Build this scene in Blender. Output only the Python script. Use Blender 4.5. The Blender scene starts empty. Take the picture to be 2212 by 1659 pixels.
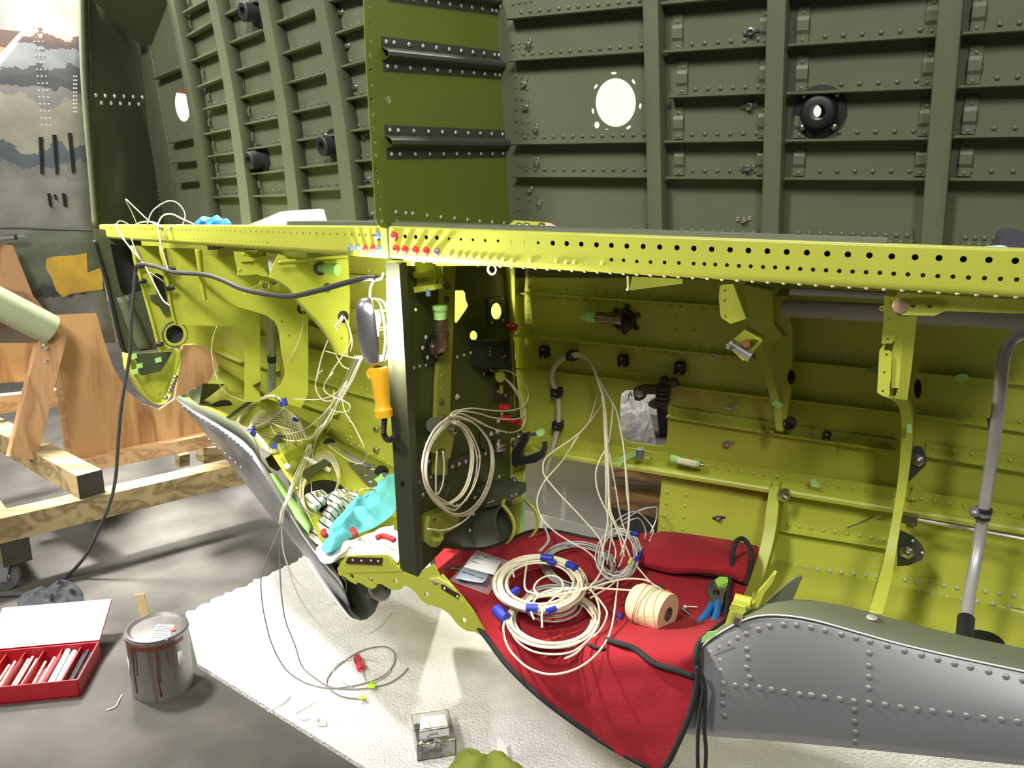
import bpy, bmesh, math, random
from mathutils import Vector as V, Matrix, noise
from mathutils.geometry import tessellate_polygon
random.seed(7)
sc = bpy.context.scene
COL = sc.collection
# ------------------------------------------------------------- camera, light, exposure
FPX, CX, CY, W_, H_ = 1790.0, 1106.0, 829.5, 2212, 1659
BULB = 5600.0
PITCH = math.atan(460 / FPX); CAM = V((0, 0, 1.45))
cd = bpy.data.cameras.new('camera'); cam = bpy.data.objects.new('camera', cd); COL.objects.link(cam)
cam.location = CAM; cam.rotation_euler = (math.pi / 2 - PITCH, 0, 0)
cd.sensor_fit = 'HORIZONTAL'; cd.sensor_width = 36; cd.lens = 36 * FPX / W_; cd.clip_start = .05
sc.camera = cam
w = bpy.data.worlds.new('world'); sc.world = w; w.use_nodes = True
w.node_tree.nodes['Background'].inputs[0].default_value = (1, .97, .92, 1)
w.node_tree.nodes['Background'].inputs[1].default_value = .035
def area(name, loc, aim, size, power, col=(1, .975, .92), sy=None):
    d = bpy.data.lights.new(name, 'AREA'); d.energy = power; d.color = col; d.size = size
    if sy: d.shape = 'RECTANGLE'; d.size_y = sy
    o = bpy.data.objects.new(name, d); COL.objects.link(o); o.location = loc
    o.rotation_euler = (V(aim) - V(loc)).to_track_quat('-Z', 'Y').to_euler(); return o
area('hangar_and_fill_light', (-2.5, -1.1, 4.9), (0.1, 2.2, 1.0), .7, 246)
area('hangar_and_fill_light', (2.4, -2.0, 5.0), (-.3, 2.2, 1.2), .9, 20)
area('hangar_and_fill_light', (.2, -4.0, 4.8), (0.2, 2.2, .8), .9, 180)
area('hangar_and_fill_light', (3.2, 4.8, 6.0), (3.4, 5.8, 0), 2.0, 320)  # added light for the floor and wall behind the fuselage
area('hangar_and_fill_light', (-4.8, 2.4, 4.4), (-1.9, 4.4, .5), .8, 60).data.spread = math.radians(95)  # added light to brighten the plywood and weathered skin
area('hangar_and_fill_light', (-2.7, 5.6, 5.0), (-1.6, 3.2, 0), .8, 110).data.spread = math.radians(52)
area('hangar_and_fill_light', (-3.0, 3.3, 5.2), (-1.2, 3.05, 0), .6, 50).data.spread = math.radians(31)  # added narrow pool of light for the rug and left floor
area('hangar_and_fill_light', (-.7, -2.6, 4.7), (-1.2, 3.1, 2.0), .7, 21).data.spread = math.radians(42)  # added fill aimed at the tail section
area('hangar_and_fill_light', (-3.6, 6.4, 4.6), (-4.8, 9.4, 4.4), 2.0, 900)  # added light to whiten the far wall at upper left
area('hangar_and_fill_light', (1.4, 4.6, 5.0), (2.3, 6.4, 1.6), 1.6, 500)  # added light to whiten the wall seen through the window opening
vs = sc.view_settings
sc.display_settings.display_device = 'sRGB'
vs.view_transform = 'Standard'; vs.look = 'None'; vs.gamma = 1; vs.use_curve_mapping = False; vs.exposure = 0.0
# ------------------------------------------------------------- projection: pixel -> point on a real plane
def ray(x, y):
    u = (x - CX) / FPX; v = (y - CY) / FPX
    return V((u, math.cos(PITCH) - v * math.sin(PITCH), -math.sin(PITCH) - v * math.cos(PITCH)))
def onplane(x, y, p, n):
    r = ray(x, y); return CAM + r * ((p - CAM).dot(n) / r.dot(n))
A = math.radians(28)
SR = V((math.cos(A), -math.sin(A), 0)); TR = V((math.sin(A), math.cos(A), 0)); UP = V((0, 0, 1))
_r = ray(837, 492); O = CAM + _r * ((1.33 - 1.45) / _r.z)
def R(x, y, t=0): return onplane(x, y, O + TR * t, TR)
def RS(x, y, s=0): return onplane(x, y, O + SR * s, SR)
def rp(s, t, h): return O + SR * s + TR * t + UP * h
KW = .13; W0 = .565
NWR = (TR + UP * KW).normalized()
def WR(x, y, d=0): return onplane(x, y, O + TR * W0, NWR) if d == 0 else onplane(x, y, O + TR * (W0 - d), NWR)
SL = V((-.70, .714, -.05)).normalized(); TL = V((.714, .70, 0)).normalized(); UL = SL.cross(TL)
if UL.z < 0: UL = -UL
def L(x, y, t=0): return onplane(x, y, O + TL * t, TL)
def LS(x, y, s=0): return onplane(x, y, O + SL * s, SL)
def lp(s, t, h): return O + SL * s + TL * t + UL * h
KL = .12; WL0 = .50
SLW = V((-.715, .69, -.085)).normalized()
_tw = SLW.cross(UP); _tw = _tw if _tw.y > 0 else -_tw
NWL = (_tw.normalized() + UP * KL).normalized()
PWL = O + TL * WL0 + SL * .2
def WL(x, y, d=0): return onplane(x, y, PWL - _tw.normalized() * d, NWL)
def G(x, y, z=0): return onplane(x, y, V((0, 0, z)), UP)
def DY(x, y, Y): r = ray(x, y); return CAM + r * ((Y) / r.y)
def zz(x0, y0, k=3.95):
    return lambda *a: [(x0 + p[0] / k, y0 + p[1] / k) for p in a]
# ------------------------------------------------------------- materials
MATS = {}
def mat(name, col, rough=.5, metal=0., var=0., vs_=6., bump=0., bs=40., col2=None, trans=0, coat=0, spec=None):
    if name in MATS: return MATS[name]
    m = bpy.data.materials.new(name); m.use_nodes = True; N = m.node_tree.nodes; K = m.node_tree.links
    b = N['Principled BSDF']; b.inputs['Roughness'].default_value = rough; b.inputs['Metallic'].default_value = metal
    b.inputs['Base Color'].default_value = (*col, 1)
    if trans: b.inputs['Transmission Weight'].default_value = trans
    if coat: b.inputs['Coat Weight'].default_value = coat
    if spec is not None: b.inputs['Specular IOR Level'].default_value = spec
    if var or col2 or bump:
        tc = N.new('ShaderNodeTexCoord')
    if var or col2:
        n = N.new('ShaderNodeTexNoise'); n.inputs['Scale'].default_value = vs_; n.inputs['Detail'].default_value = 5
        K.new(tc.outputs['Object'], n.inputs['Vector'])
        mx = N.new('ShaderNodeMix'); mx.data_type = 'RGBA'
        c2 = col2 or tuple(min(1, c * (1 + var)) for c in col); c1 = col if col2 else tuple(c * (1 - var) for c in col)
        mx.inputs[6].default_value = (*c1, 1); mx.inputs[7].default_value = (*c2, 1)
        mr = N.new('ShaderNodeMapRange'); mr.inputs[1].default_value = .3; mr.inputs[2].default_value = .7
        K.new(n.outputs['Fac'], mr.inputs[0]); K.new(mr.outputs[0], mx.inputs[0]); K.new(mx.outputs[2], b.inputs['Base Color'])
    if bump:
        n2 = N.new('ShaderNodeTexNoise'); n2.inputs['Scale'].default_value = bs; n2.inputs['Detail'].default_value = 3
        K.new(tc.outputs['Object'], n2.inputs['Vector'])
        bp = N.new('ShaderNodeBump'); bp.inputs['Strength'].default_value = bump; bp.inputs['Distance'].default_value = .01
        K.new(n2.outputs['Fac'], bp.inputs['Height']); K.new(bp.outputs[0], b.inputs['Normal'])
    MATS[name] = m; return m
def wood(name, c1, c2, axis='X', sc_=9, dist=3., stretch=.08, rough=.65):
    m = bpy.data.materials.new(name); m.use_nodes = True; N = m.node_tree.nodes; K = m.node_tree.links
    b = N['Principled BSDF']; b.inputs['Roughness'].default_value = rough
    tc = N.new('ShaderNodeTexCoord'); mp = N.new('ShaderNodeMapping'); K.new(tc.outputs['Object'], mp.inputs[0])
    s = [1, 1, 1]; s['XYZ'.index(axis)] = stretch; mp.inputs['Scale'].default_value = s
    n = N.new('ShaderNodeTexNoise'); n.inputs['Scale'].default_value = sc_; n.inputs['Detail'].default_value = 2; n.inputs['Distortion'].default_value = .6
    K.new(mp.outputs[0], n.inputs['Vector'])
    mu = N.new('ShaderNodeMath'); mu.operation = 'MULTIPLY'; mu.inputs[1].default_value = dist * 6; K.new(n.outputs['Fac'], mu.inputs[0])
    fr = N.new('ShaderNodeMath'); fr.operation = 'PINGPONG'; fr.inputs[1].default_value = 1; K.new(mu.outputs[0], fr.inputs[0])
    n3 = N.new('ShaderNodeTexNoise'); n3.inputs['Scale'].default_value = sc_ * 14; K.new(mp.outputs[0], n3.inputs['Vector'])
    ad = N.new('ShaderNodeMath'); ad.operation = 'MULTIPLY_ADD'; ad.inputs[1].default_value = .5; K.new(n3.outputs['Fac'], ad.inputs[0]); K.new(fr.outputs[0], ad.inputs[2])
    cr = N.new('ShaderNodeValToRGB'); cr.color_ramp.elements[0].position = .25; cr.color_ramp.elements[1].position = 1.1 if False else .95
    cr.color_ramp.elements[0].color = (*c1, 1); cr.color_ramp.elements[1].color = (*c2, 1)
    K.new(ad.outputs[0], cr.inputs[0]); K.new(cr.outputs[0], b.inputs['Base Color']); MATS[name] = m; return m
def srgb(r, g, b):
    f = lambda c: (c / 255 / 12.92) if c < 10 else ((c / 255 + .055) / 1.055) ** 2.4
    return (f(r), f(g), f(b))
YEL = mat('chromate_primer', (.44, .47, .058), .42, var=.06, vs_=5)
YELD = mat('chromate_green_primer', (.15, .185, .025), .42, var=.05, vs_=4)
OLV = mat('olive_interior_paint', (.108, .119, .07), .5, var=.06, vs_=4)
OLD = mat('dark_olive_paint', (.055, .065, .035), .5, var=.05, vs_=4)
ALU = mat('bare_aluminium', (.25, .25, .26), .42, .5, var=.07, vs_=3)
STEEL = mat('steel_bolt', (.55, .53, .5), .28, 1.)
RIV = mat('raw_rivet', (.62, .62, .56), .35, .4)
BLK = mat('black_rubber', (.012, .012, .013), .5)
BRZ = mat('bronze_fitting', (.32, .23, .16), .3, .9)
REDP = mat('red_paint_seal', (.55, .05, .04), .45)
BLUB = mat('blue_bolt', (.28, .36, .6), .35, .5)
MAR = mat('maroon_plastic', (.045, .016, .012), .5)
GTAPE = mat('green_tape', (.38, .68, .22), .6, var=.06, vs_=20)
WIRE = mat('cream_wire', (.80, .74, .55), .45)
WIREG = mat('grey_wire', (.42, .42, .40), .4)
BTAPE = mat('blue_tape', (.015, .03, .36), .5)
# ------------------------------------------------------------- objects
WLOC = {}
def link(o, parent, wloc):
    COL.objects.link(o); WLOC[o] = V(wloc)
    if parent is not None:
        o.parent = parent; o.location = V(wloc) - WLOC[parent]
    else: o.location = wloc
    return o
def tag(o, label, cat, group=None):
    o['label'] = label; o['category'] = cat
    if group: o['group'] = group
    return o
def thing(name, label, cat, loc, group=None):
    o = bpy.data.objects.new(name, None); o.empty_display_size = .05
    link(o, None, V(loc)); return tag(o, label, cat, group)
def kind(o, k): o['kind'] = k; return o
def obj(name, me_v, me_f, m, parent=None, smooth=False, mods=None):
    me_v = [V(v) for v in me_v]
    c = sum(me_v, V()) / len(me_v)
    me = bpy.data.meshes.new(name); me.from_pydata([v - c for v in me_v], [], me_f); me.validate(); me.update()
    me.materials.append(m)
    if smooth:
        me.polygons.foreach_set('use_smooth', [True] * len(me.polygons))
        if smooth != 'all':
            try: me.set_sharp_from_angle(angle=math.radians(40))
            except Exception: pass
    o = bpy.data.objects.new(name, me); return link(o, parent, c)
def perf(mb, P, s0, s1, ht, hb, holes, th=.0025, off=V((0, 0, 0)), n=10):
    """perforated strip: one cell per hole; P(s, h) gives the point, off is the inward thickness vector"""
    hs = sorted(holes); cuts = [s0] + [(a[0] + b[0]) / 2 for a, b in zip(hs, hs[1:])] + [s1]
    for (s, h, r), a, b in zip(hs, cuts, cuts[1:]):
        outer = [(a, ht(a)), (b, ht(b)), (b, hb(b)), (a, hb(a))]
        ring = [(s + r * math.cos(2 * math.pi * i / n), h + r * math.sin(2 * math.pi * i / n)) for i in range(n)]
        tr = tessellate_polygon([[V((x, y, 0)) for x, y in outer], [V((x, y, 0)) for x, y in ring]])
        pts = [P(x, y) for x, y in outer + ring]; N = len(pts)
        mb.add(pts + [p + off * th for p in pts], [tuple(t) for t in tr] + [tuple(i + N for i in t) for t in tr] + [(4 + i, 4 + (i + 1) % n, N + 4 + (i + 1) % n, N + 4 + i) for i in range(n)])
class MB:
    def __init__(s): s.v = []; s.f = []
    def add(s, v, f):
        n = len(s.v); s.v += [V(p) for p in v]; s.f += [tuple(i + n for i in q) for q in f]; return s
    def sheet(s, pts, th, holes=(), flip=False):
        v, f = sheet_geo(pts, th, holes, flip); return s.add(v, f)
    def box(s, c, ax, ay, az):
        c, ax, ay, az = V(c), V(ax), V(ay), V(az)
        v = [c + ax * i + ay * j + az * k for i in (-1, 1) for j in (-1, 1) for k in (-1, 1)]
        return s.add(v, [(0, 1, 3, 2), (4, 6, 7, 5), (0, 4, 5, 1), (2, 3, 7, 6), (0, 2, 6, 4), (1, 5, 7, 3)])
    def beam(s, a, b, w, h, up=UP):
        a, b = V(a), V(b); d = (b - a); n = d.normalized(); x = n.cross(up).normalized(); y = x.cross(n)
        return s.box((a + b) / 2, d / 2, x * w / 2, y * h / 2)
    def cyl(s, a, b, r, n=16, r2=None, cap=True):
        a, b = V(a), V(b); d = (b - a).normalized(); r2 = r if r2 is None else r2
        x = d.orthogonal().normalized(); y = d.cross(x)
        v = []
        for p, q in ((a, r), (b, r2)):
            v += [p + (x * math.cos(2 * math.pi * i / n) + y * math.sin(2 * math.pi * i / n)) * q for i in range(n)]
        f = [(i, (i + 1) % n, n + (i + 1) % n, n + i) for i in range(n)]
        if cap: f += [tuple(range(n - 1, -1, -1)), tuple(range(n, 2 * n))]
        return s.add(v, f)
    def lathe(s, a, axis, prof, n=20, ang=2 * math.pi, x=None):
        a = V(a); axis = V(axis).normalized(); x = (x and V(x)) or axis.orthogonal().normalized(); y = axis.cross(x); full = ang > 6.28
        m = n if full else n + 1; v = []
        for r, z in prof:
            v += [a + axis * z + (x * math.cos(ang * i / n) + y * math.sin(ang * i / n)) * r for i in range(m)]
        f = []
        for j in range(len(prof) - 1):
            for i in range(n):
                i2 = (i + 1) % m
                f.append((j * m + i, j * m + i2, (j + 1) * m + i2, (j + 1) * m + i))
        return s.add(v, f)
    def tube(s, pts, r, sides=6, cap=True):
        v, f = tube_geo(pts, r, sides, cap); return s.add(v, f)
    def build(s, name, m, parent=None, smooth=False): return obj(name, s.v, s.f, m, parent, smooth)
def newell(pts):
    n = V()
    for i in range(len(pts)):
        p, q = pts[i], pts[(i + 1) % len(pts)]
        n += V(((p.y - q.y) * (p.z + q.z), (p.z - q.z) * (p.x + q.x), (p.x - q.x) * (p.y + q.y)))
    return n.normalized()
def sheet_geo(pts, th, holes=(), flip=False):
    pts = [V(p) for p in pts]; n = newell(pts); c = sum(pts, V()) / len(pts)
    if (n.dot(CAM - c) < 0) != flip: pts.reverse(); n = -n
    loops = [pts]
    for h in holes:
        h = [V(p) for p in h]
        if newell(h).dot(n) > 0: h.reverse()
        loops.append(h)
    tris = tessellate_polygon(loops); flat = [p for l in loops for p in l]; N = len(flat)
    v = flat + [p - n * th for p in flat]; f = []
    for t in tris:
        a, b, c3 = [flat[i] for i in t]
        if (b - a).cross(c3 - a).dot(n) < 0: t = (t[0], t[2], t[1])
        f.append(tuple(t)); f.append((t[0] + N, t[2] + N, t[1] + N))
    k = 0
    for l in loops:
        m = len(l)
        for i in range(m):
            i2 = (i + 1) % m; f.append((k + i, k + i + N, k + i2 + N, k + i2))
        k += m
    return v, f
def sheet(name, px, fn, th, m, parent, holes=(), flip=False):
    v, f = sheet_geo([fn(*p) for p in px], th, [[fn(*p) for p in h] for h in holes], flip)
    return obj(name, v, f, m, parent)
def ell(x, y, rx, ry=None, n=14, rot=0):
    ry = ry or rx; c, s = math.cos(rot), math.sin(rot)
    return [(x + rx * math.cos(q) * c - ry * math.sin(q) * s, y + rx * math.cos(q) * s + ry * math.sin(q) * c) for q in [2 * math.pi * i / n for i in range(n)]]
def cat(pts, k=6, closed=False):
    pts = [V(p) for p in pts]
    if len(pts) < 3: return pts
    out = []; n = len(pts)
    rng = range(n) if closed else range(n - 1)
    for i in rng:
        if closed: p0, p1, p2, p3 = pts[i - 1], pts[i], pts[(i + 1) % n], pts[(i + 2) % n]
        else:
            p1, p2 = pts[i], pts[i + 1]; p0 = pts[i - 1] if i else p1 * 2 - p2; p3 = pts[i + 2] if i + 2 < n else p2 * 2 - p1
        for j in range(k):
            t = j / k
            out.append(.5 * ((2 * p1) + (p2 - p0) * t + (2 * p0 - 5 * p1 + 4 * p2 - p3) * t * t + (3 * p1 - p0 - 3 * p2 + p3) * t ** 3))
    if not closed: out.append(pts[-1])
    return out
def tube_geo(pts, r, sides=6, cap=True):
    pts = [V(p) for p in pts]; n = len(pts); v = []; x = None
    for i, p in enumerate(pts):
        d = (pts[min(i + 1, n - 1)] - pts[max(i - 1, 0)])
        d = d.normalized() if d.length > 1e-9 else V((0, 0, 1))
        if x is None: x = d.orthogonal().normalized()
        x = (x - d * x.dot(d)); x = x.normalized() if x.length > 1e-6 else d.orthogonal().normalized()
        y = d.cross(x); rr = r[i] if isinstance(r, (list, tuple)) else r
        v += [p + (x * math.cos(2 * math.pi * k / sides) + y * math.sin(2 * math.pi * k / sides)) * rr for k in range(sides)]
    f = []
    for i in range(n - 1):
        for k in range(sides):
            k2 = (k + 1) % sides; f.append((i * sides + k, i * sides + k2, (i + 1) * sides + k2, (i + 1) * sides + k))
    if cap: f += [tuple(range(sides - 1, -1, -1)), tuple(range((n - 1) * sides, n * sides))]
    return v, f
def tube(name, pts, r, m, parent=None, sides=6, k=6, smooth='all'):
    v, f = tube_geo(cat(pts, k), r, sides); return obj(name, v, f, m, parent, smooth)
def grid(name, rows, th, m, parent=None, smooth=True, sub=0):
    nr, nc = len(rows), len(rows[0]); v = [p for r in rows for p in r]
    f = [(i * nc + j, i * nc + j + 1, (i + 1) * nc + j + 1, (i + 1) * nc + j) for i in range(nr - 1) for j in range(nc - 1)]
    o = obj(name, v, f, m, parent, smooth)
    if th:
        md = o.modifiers.new('thickness', 'SOLIDIFY'); md.thickness = th; md.offset = 0
    if sub:
        md = o.modifiers.new('smooth', 'SUBSURF'); md.levels = sub; md.render_levels = sub
    return o
def strip(name, pa, pb, fa, fb, th, m, parent=None, k=5):
    a = cat([fa(*p) for p in pa], k); b = cat([fb(*p) for p in pb], k)
    return grid(name, [a, b], th, m, parent)
def prof(name, a, b, out, up, pts, m, parent, th=None, smooth=False):
    """extrude an open cross-section (out, up) from a to b; a constant wall thickness is given to it"""
    a, b, out, up = V(a), V(b), V(out), V(up); th = th or .0016
    q = [V((p[0], p[1])) for p in pts]; n = len(q); nor = []
    for i in range(n):
        d = (q[min(i + 1, n - 1)] - q[max(i - 1, 0)]); d = d.normalized() if d.length else V((1, 0)); nor.append(V((-d.y, d.x)))
    loop = q + [q[i] - nor[i] * th for i in range(n - 1, -1, -1)]; mm = len(loop)
    v = [e + out * p.x + up * p.y for e in (a, b) for p in loop]
    f = [(i, (i + 1) % mm, mm + (i + 1) % mm, mm + i) for i in range(mm)]
    for i in range(n - 1):
        j, k = mm - 1 - i, mm - 2 - i
        f.append((i, j, k, i + 1)); f.append((mm + i, mm + i + 1, mm + k, mm + j))
    return obj(name, v, f, m, parent, smooth)
# rivets and bolts: one mesh each, shared
def _unit(name, mb, m): 
    me = bpy.data.meshes.new(name); me.from_pydata(mb.v, [], mb.f); me.update(); me.materials.append(m)
    me.polygons.foreach_set('use_smooth', [True] * len(me.polygons))
    try: me.set_sharp_from_angle(angle=math.radians(50))
    except Exception: pass
    return me
def dome(): return MB().lathe((0, 0, 0), UP, [(1, -.1), (1, .12), (.75, .42), (.001, .55)], 8)
def hexb(): return MB().lathe((0, 0, 0), UP, [(1.5, -.1), (1.5, .12), (1.05, .13), (1.05, .7), (.9, .85), (.55, .86), (.5, 1.3), (.001, 1.4)], 6)
def flat(): return MB().lathe((0, 0, 0), UP, [(1, -.1), (1, .12), (.9, .2), (.001, .22)], 10)
def nutp(): return MB().box((0, 0, .1), (2.1, 0, 0), (0, .55, 0), (0, 0, .14)).lathe((0, 0, .2), UP, [(1, 0), (1, 1.0), (.62, 1.1), (.55, .2), (.001, .2)], 8).lathe((1.6, 0, .24), UP, [(.45, 0), (.4, .25), (.001, .3)], 6).lathe((-1.6, 0, .24), UP, [(.45, 0), (.4, .25), (.001, .3)], 6)
UM = {}
def unit(shape, m):
    k = (shape, m.name)
    if k not in UM: UM[k] = _unit(shape, {'dome': dome, 'hex': hexb, 'flat': flat, 'nut': nutp}[shape](), m)
    return UM[k]
def put(name, shape, m, p, n, r, parent, spin=0):
    o = bpy.data.objects.new(name, unit(shape, m)); link(o, parent, p)
    o.rotation_euler = (V(n).to_track_quat('Z', 'Y') @ Matrix.Rotation(spin, 3, 'Z').to_quaternion()).to_euler(); o.scale = (r, r, r); return o
def puts(name, shape, m, px, fn, n, r, parent):
    for p in px: put(name, shape, m, fn(*p), n, r, parent)
def stuff(name, shape, m, pts, n, r, parent):
    u = unit(shape, m); q = V(n).to_track_quat('Z', 'Y'); mb = MB(); fs = [tuple(p.vertices) for p in u.polygons]; vs3 = [q @ (x.co * r) for x in u.vertices]
    for p in pts: mb.add([V(p) + x for x in vs3], fs)
    return kind(mb.build(name, m, parent, True), 'stuff')
def line(a, b, n): return [(a[0] + (b[0] - a[0]) * i / (n - 1), a[1] + (b[1] - a[1]) * i / (n - 1)) for i in range(n)]
def lin3(a, b, n): return [V(a).lerp(V(b), i / (n - 1)) for i in range(n)]
def text(name, s, p, right, up, size, m, parent, ex=.0002):
    cu = bpy.data.curves.new(name, 'FONT'); cu.body = s; cu.size = size; cu.align_x = 'CENTER'; cu.align_y = 'CENTER'; cu.extrude = ex
    t = bpy.data.objects.new(name, cu); COL.objects.link(t); bpy.context.view_layer.update()
    me = bpy.data.meshes.new_from_object(t.evaluated_get(bpy.context.evaluated_depsgraph_get()))
    bpy.data.objects.remove(t); me.materials.clear(); me.materials.append(m)
    r, u = V(right).normalized(), V(up); u = (u - r * u.dot(r)).normalized(); n = r.cross(u)
    o = bpy.data.objects.new(name, me); link(o, parent, V(p))
    o.rotation_euler = Matrix((r, u, n)).transposed().to_euler(); return o
# ------------------------------------------------------------- setting
CONC = mat('concrete_floor', srgb(66, 64, 60), .9, var=0, vs_=5.0, bump=.12, bs=60, col2=srgb(90, 87, 82))
CONC.node_tree.nodes['Principled BSDF'].inputs['Specular IOR Level'].default_value = .15
fl = kind(MB().box((-1, 4, -.05), (7, 0, 0), (0, 8, 0), (0, 0, .05)).build('floor', CONC), 'structure')
WWALL = mat('white_wall_paint', (.82, .82, .80), .7)
wp = G(1400, 893); wd = V((-.77, .64, 0)).normalized(); wn = V((-wd.y, wd.x, 0))
wn = wn if wn.y > 0 else -wn
kind(MB().box(wp + wn * .1 + UP * 3, wd * 11, wn * .1, UP * 3).build('wall_back', WWALL), 'structure')
GIRD = mat('painted_girder', srgb(62, 46, 34), .6)
gp = DY(-10, 82, 9.0); kind(MB().beam(gp + V((-.6, 0, .05)), DY(75, 90, 9.2), .12, .16).build('trim_1', GIRD), 'structure')
tag(MB().lathe(DY(2, 128, 8.6), UP, [(.001, -.12), (.09, -.12), (.11, 0), (.1, .1), (.001, .12)], 14).build('orange_float', mat('orange_plastic', srgb(190, 62, 20), .5), None, True), 'orange rounded object high behind the weathered fuselage, at the left picture edge', 'float')

# ------------------------------------------------------------- forward fuselage section (right of the seam)
F = thing('fuselage', 'open-sided aircraft fuselage, chartreuse below and olive above, bolted at a middle seam', 'fuselage', rp(0, .3, -1.0))
# upper far wall: three skin sheets with the round window opening and its slots
z4 = zz(1200, 0)
slots = [ell(*z4((x, y))[0], 5, 3.4, 8, r) for x, y, r in ((497, 624, 0), (665, 697, 1.0), (343, 738, -1.0), (722, 905, 1.5), (318, 948, 1.4), (445, 1113, .5), (622, 1088, -.6))]
slots = [ell(*z4((x, y))[0], 6.5, 3.0, 8, r) for x, y, r in ((497, 624, 0), (665, 697, 1.05), (343, 738, -.9), (722, 905, 1.62), (318, 948, 1.45), (445, 1113, .5), (622, 1088, -.6))]
big = ell(1330, 221.5, 43.5, 52.5, 40)
sheet('skin_panel', [(1040, -60), (1418, -60), (1432, 600), (1050, 600)], WR, .0015, OLV, F, [big, ell(1289, 270, 6, 7.6, 10)] + slots)
sheet('skin_panel', [(1418, -60), (2320, -60), (2320, 640), (1432, 600)], WR, .0015, OLV, F, [ell(1765, 240, 9, 13, 14)])
OUTW = -TR; 
def frame_up(l0, r0, l1, r1, dep=.05, ys=(-60, 610)):
    a = [(l0 + (l1 - l0) * (y - 0) / 520, y) for y in ys]; b = [(r0 + (r1 - r0) * (y - 0) / 520, y) for y in ys]
    A0, A1 = [WR(*p, dep) for p in a]; B0, B1 = [WR(*p, dep) for p in b]
    mid0, mid1 = (A0 + B0) / 2, (A1 + B1) / 2; wv = ((B0 - A0) + (B1 - A1)) / 4
    nn = -NWR; r_ = .006; hw = wv.length
    pts = [(-dep, -hw), (-r_, -hw), (-.0015, -hw + .0015), (0, -hw + r_), (0, hw - r_), (-.0015, hw - .0015), (-r_, hw), (-dep, hw)]
    return prof('frame', mid0, mid1, nn, wv.normalized(), pts, OLV, F, .002, True)
FR = [frame_up(1388, 1421, 1401, 1430), frame_up(1658, 1697, 1644, 1681), frame_up(2028, 2081, 1990, 2035)]
for p in ((1415, 71), (1431, 180)): pass
HOLE = mat('hole_shadow', (.004, .004, .004), .9)  # black colour painted in for the shade inside holes and openings
for p, fr_, r in (((1415, 70), 0, .004), ((1676, 299), 1, .004), ((1673, 431), 1, .004), ((2022, 444), 2, .008), ((2012, 493), 2, .004)):
    put('bolt_hole', 'flat', HOLE, WR(*p, .0502), -NWR, r * .9, FR[fr_])
# stringers between the frames, each with its rivet row and end clips
SBAY = [
 [(1095, 42, 1392, 18), (1100, 133, 1395, 118), (1105, 313, 1402, 308), (1107, 383, 1404, 384), (1090, -45, 1390, -75)],
 [(1428, 11, 1660, -6), (1433, 115, 1657, 101), (1444, 212, 1656, 206), (1436, 309, 1653, 306), (1438, 387, 1650, 387)],
 [(1702, 101, 2023, 80), (1700, 205, 2014, 194), (1697, 307, 2007, 305), (1695, 389, 1998, 391), (1705, -5, 2030, -32)],
 [(2078, 76, 2330, 63), (2070, 191, 2330, 183), (2060, 299, 2330, 299), (2052, 391, 2330, 396)]]
SPROF = [(0, .03), (0, 0.002), (.002, 0), (.034, 0), (.036, .002), (.036, .006)]
upw = NWR.cross(SR).normalized(); upw = upw if upw.z > 0 else -upw
for bi, bay in enumerate(SBAY):
    for (x0, y0, x1, y1) in bay:
        a = WR(x0, y0, .034); b = WR(x1, y1, .034)
        a += NWR * .0345; b += NWR * .0345; b = a + SR * (b - a).dot(SR)
        st = prof('stringer', a, b, -NWR, upw, SPROF, OLV, F, .0016)
        n = 13 if bi == 0 else 7 if bi < 3 else 5; ln = (b - a).length
        for i in range(n):
            p = a + (b - a) * ((i + .9) / (n + .8)); put('rivet', 'dome', OLV, p + upw * .016 - NWR * .0018, -NWR, .0052, st)
        if bi and y0 > -20:
            for e, sg in ((a, 1), (b, -1)):
                c = e + SR * sg * (.024 if sg > 0 else .012); H2 = .075
                cp = prof('frame_clip', c + upw * .006 - SR * .012, c + upw * .006 + SR * .012, -NWR, upw, [(.003, 0), (.003, .018), (.0075, .026), (.0075, .045), (.003, .053), (.003, H2)], OLV, F, .002)
                for hh in (.012, .066): put('rivet', 'dome', OLV, c + upw * (hh) - NWR * .0035, -NWR, .0055, cp)
# doubler strips with double rivet rows above the sill
for (x0, x1, y0, y1, yb0, yb1) in ((1462, 1638, 484, 492, 520, 524), (1712, 1972, 491, 497, 528, 534), (2075, 2240, 501, 506, 545, 552), (1150, 1396, 481, 483, 505, 508)):
    d = sheet('doubler', [(x0, y0), (x1, y1), (x1, yb1 + 20), (x0, yb0 + 20)], lambda x, y: WR(x, y, .003), .0028, OLV, F)
    m = max(8, int((x1 - x0) / 22))
    for k, dy in enumerate((12, 27)):
        if x0 == 1150 and k: continue
        for i in range(m):
            f = (i + .5 + (.4 if k else 0)) / m
            if f < 1: put('rivet', 'dome', OLV, WR(x0 + (x1 - x0) * f, y0 + (y1 - y0) * f + dy, .0032), -NWR, .006 if x0 > 1400 else .0045, d)
for x, y, r in ((1660, 520, 12), (2006, 530, 13)): sheet('lightening_hole_shade', ell(x, y, r, r, 16), lambda x, y: WR(x, y, .0505), .001, HOLE, F)  # solid black discs painted in for the dark inside the holes
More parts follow.
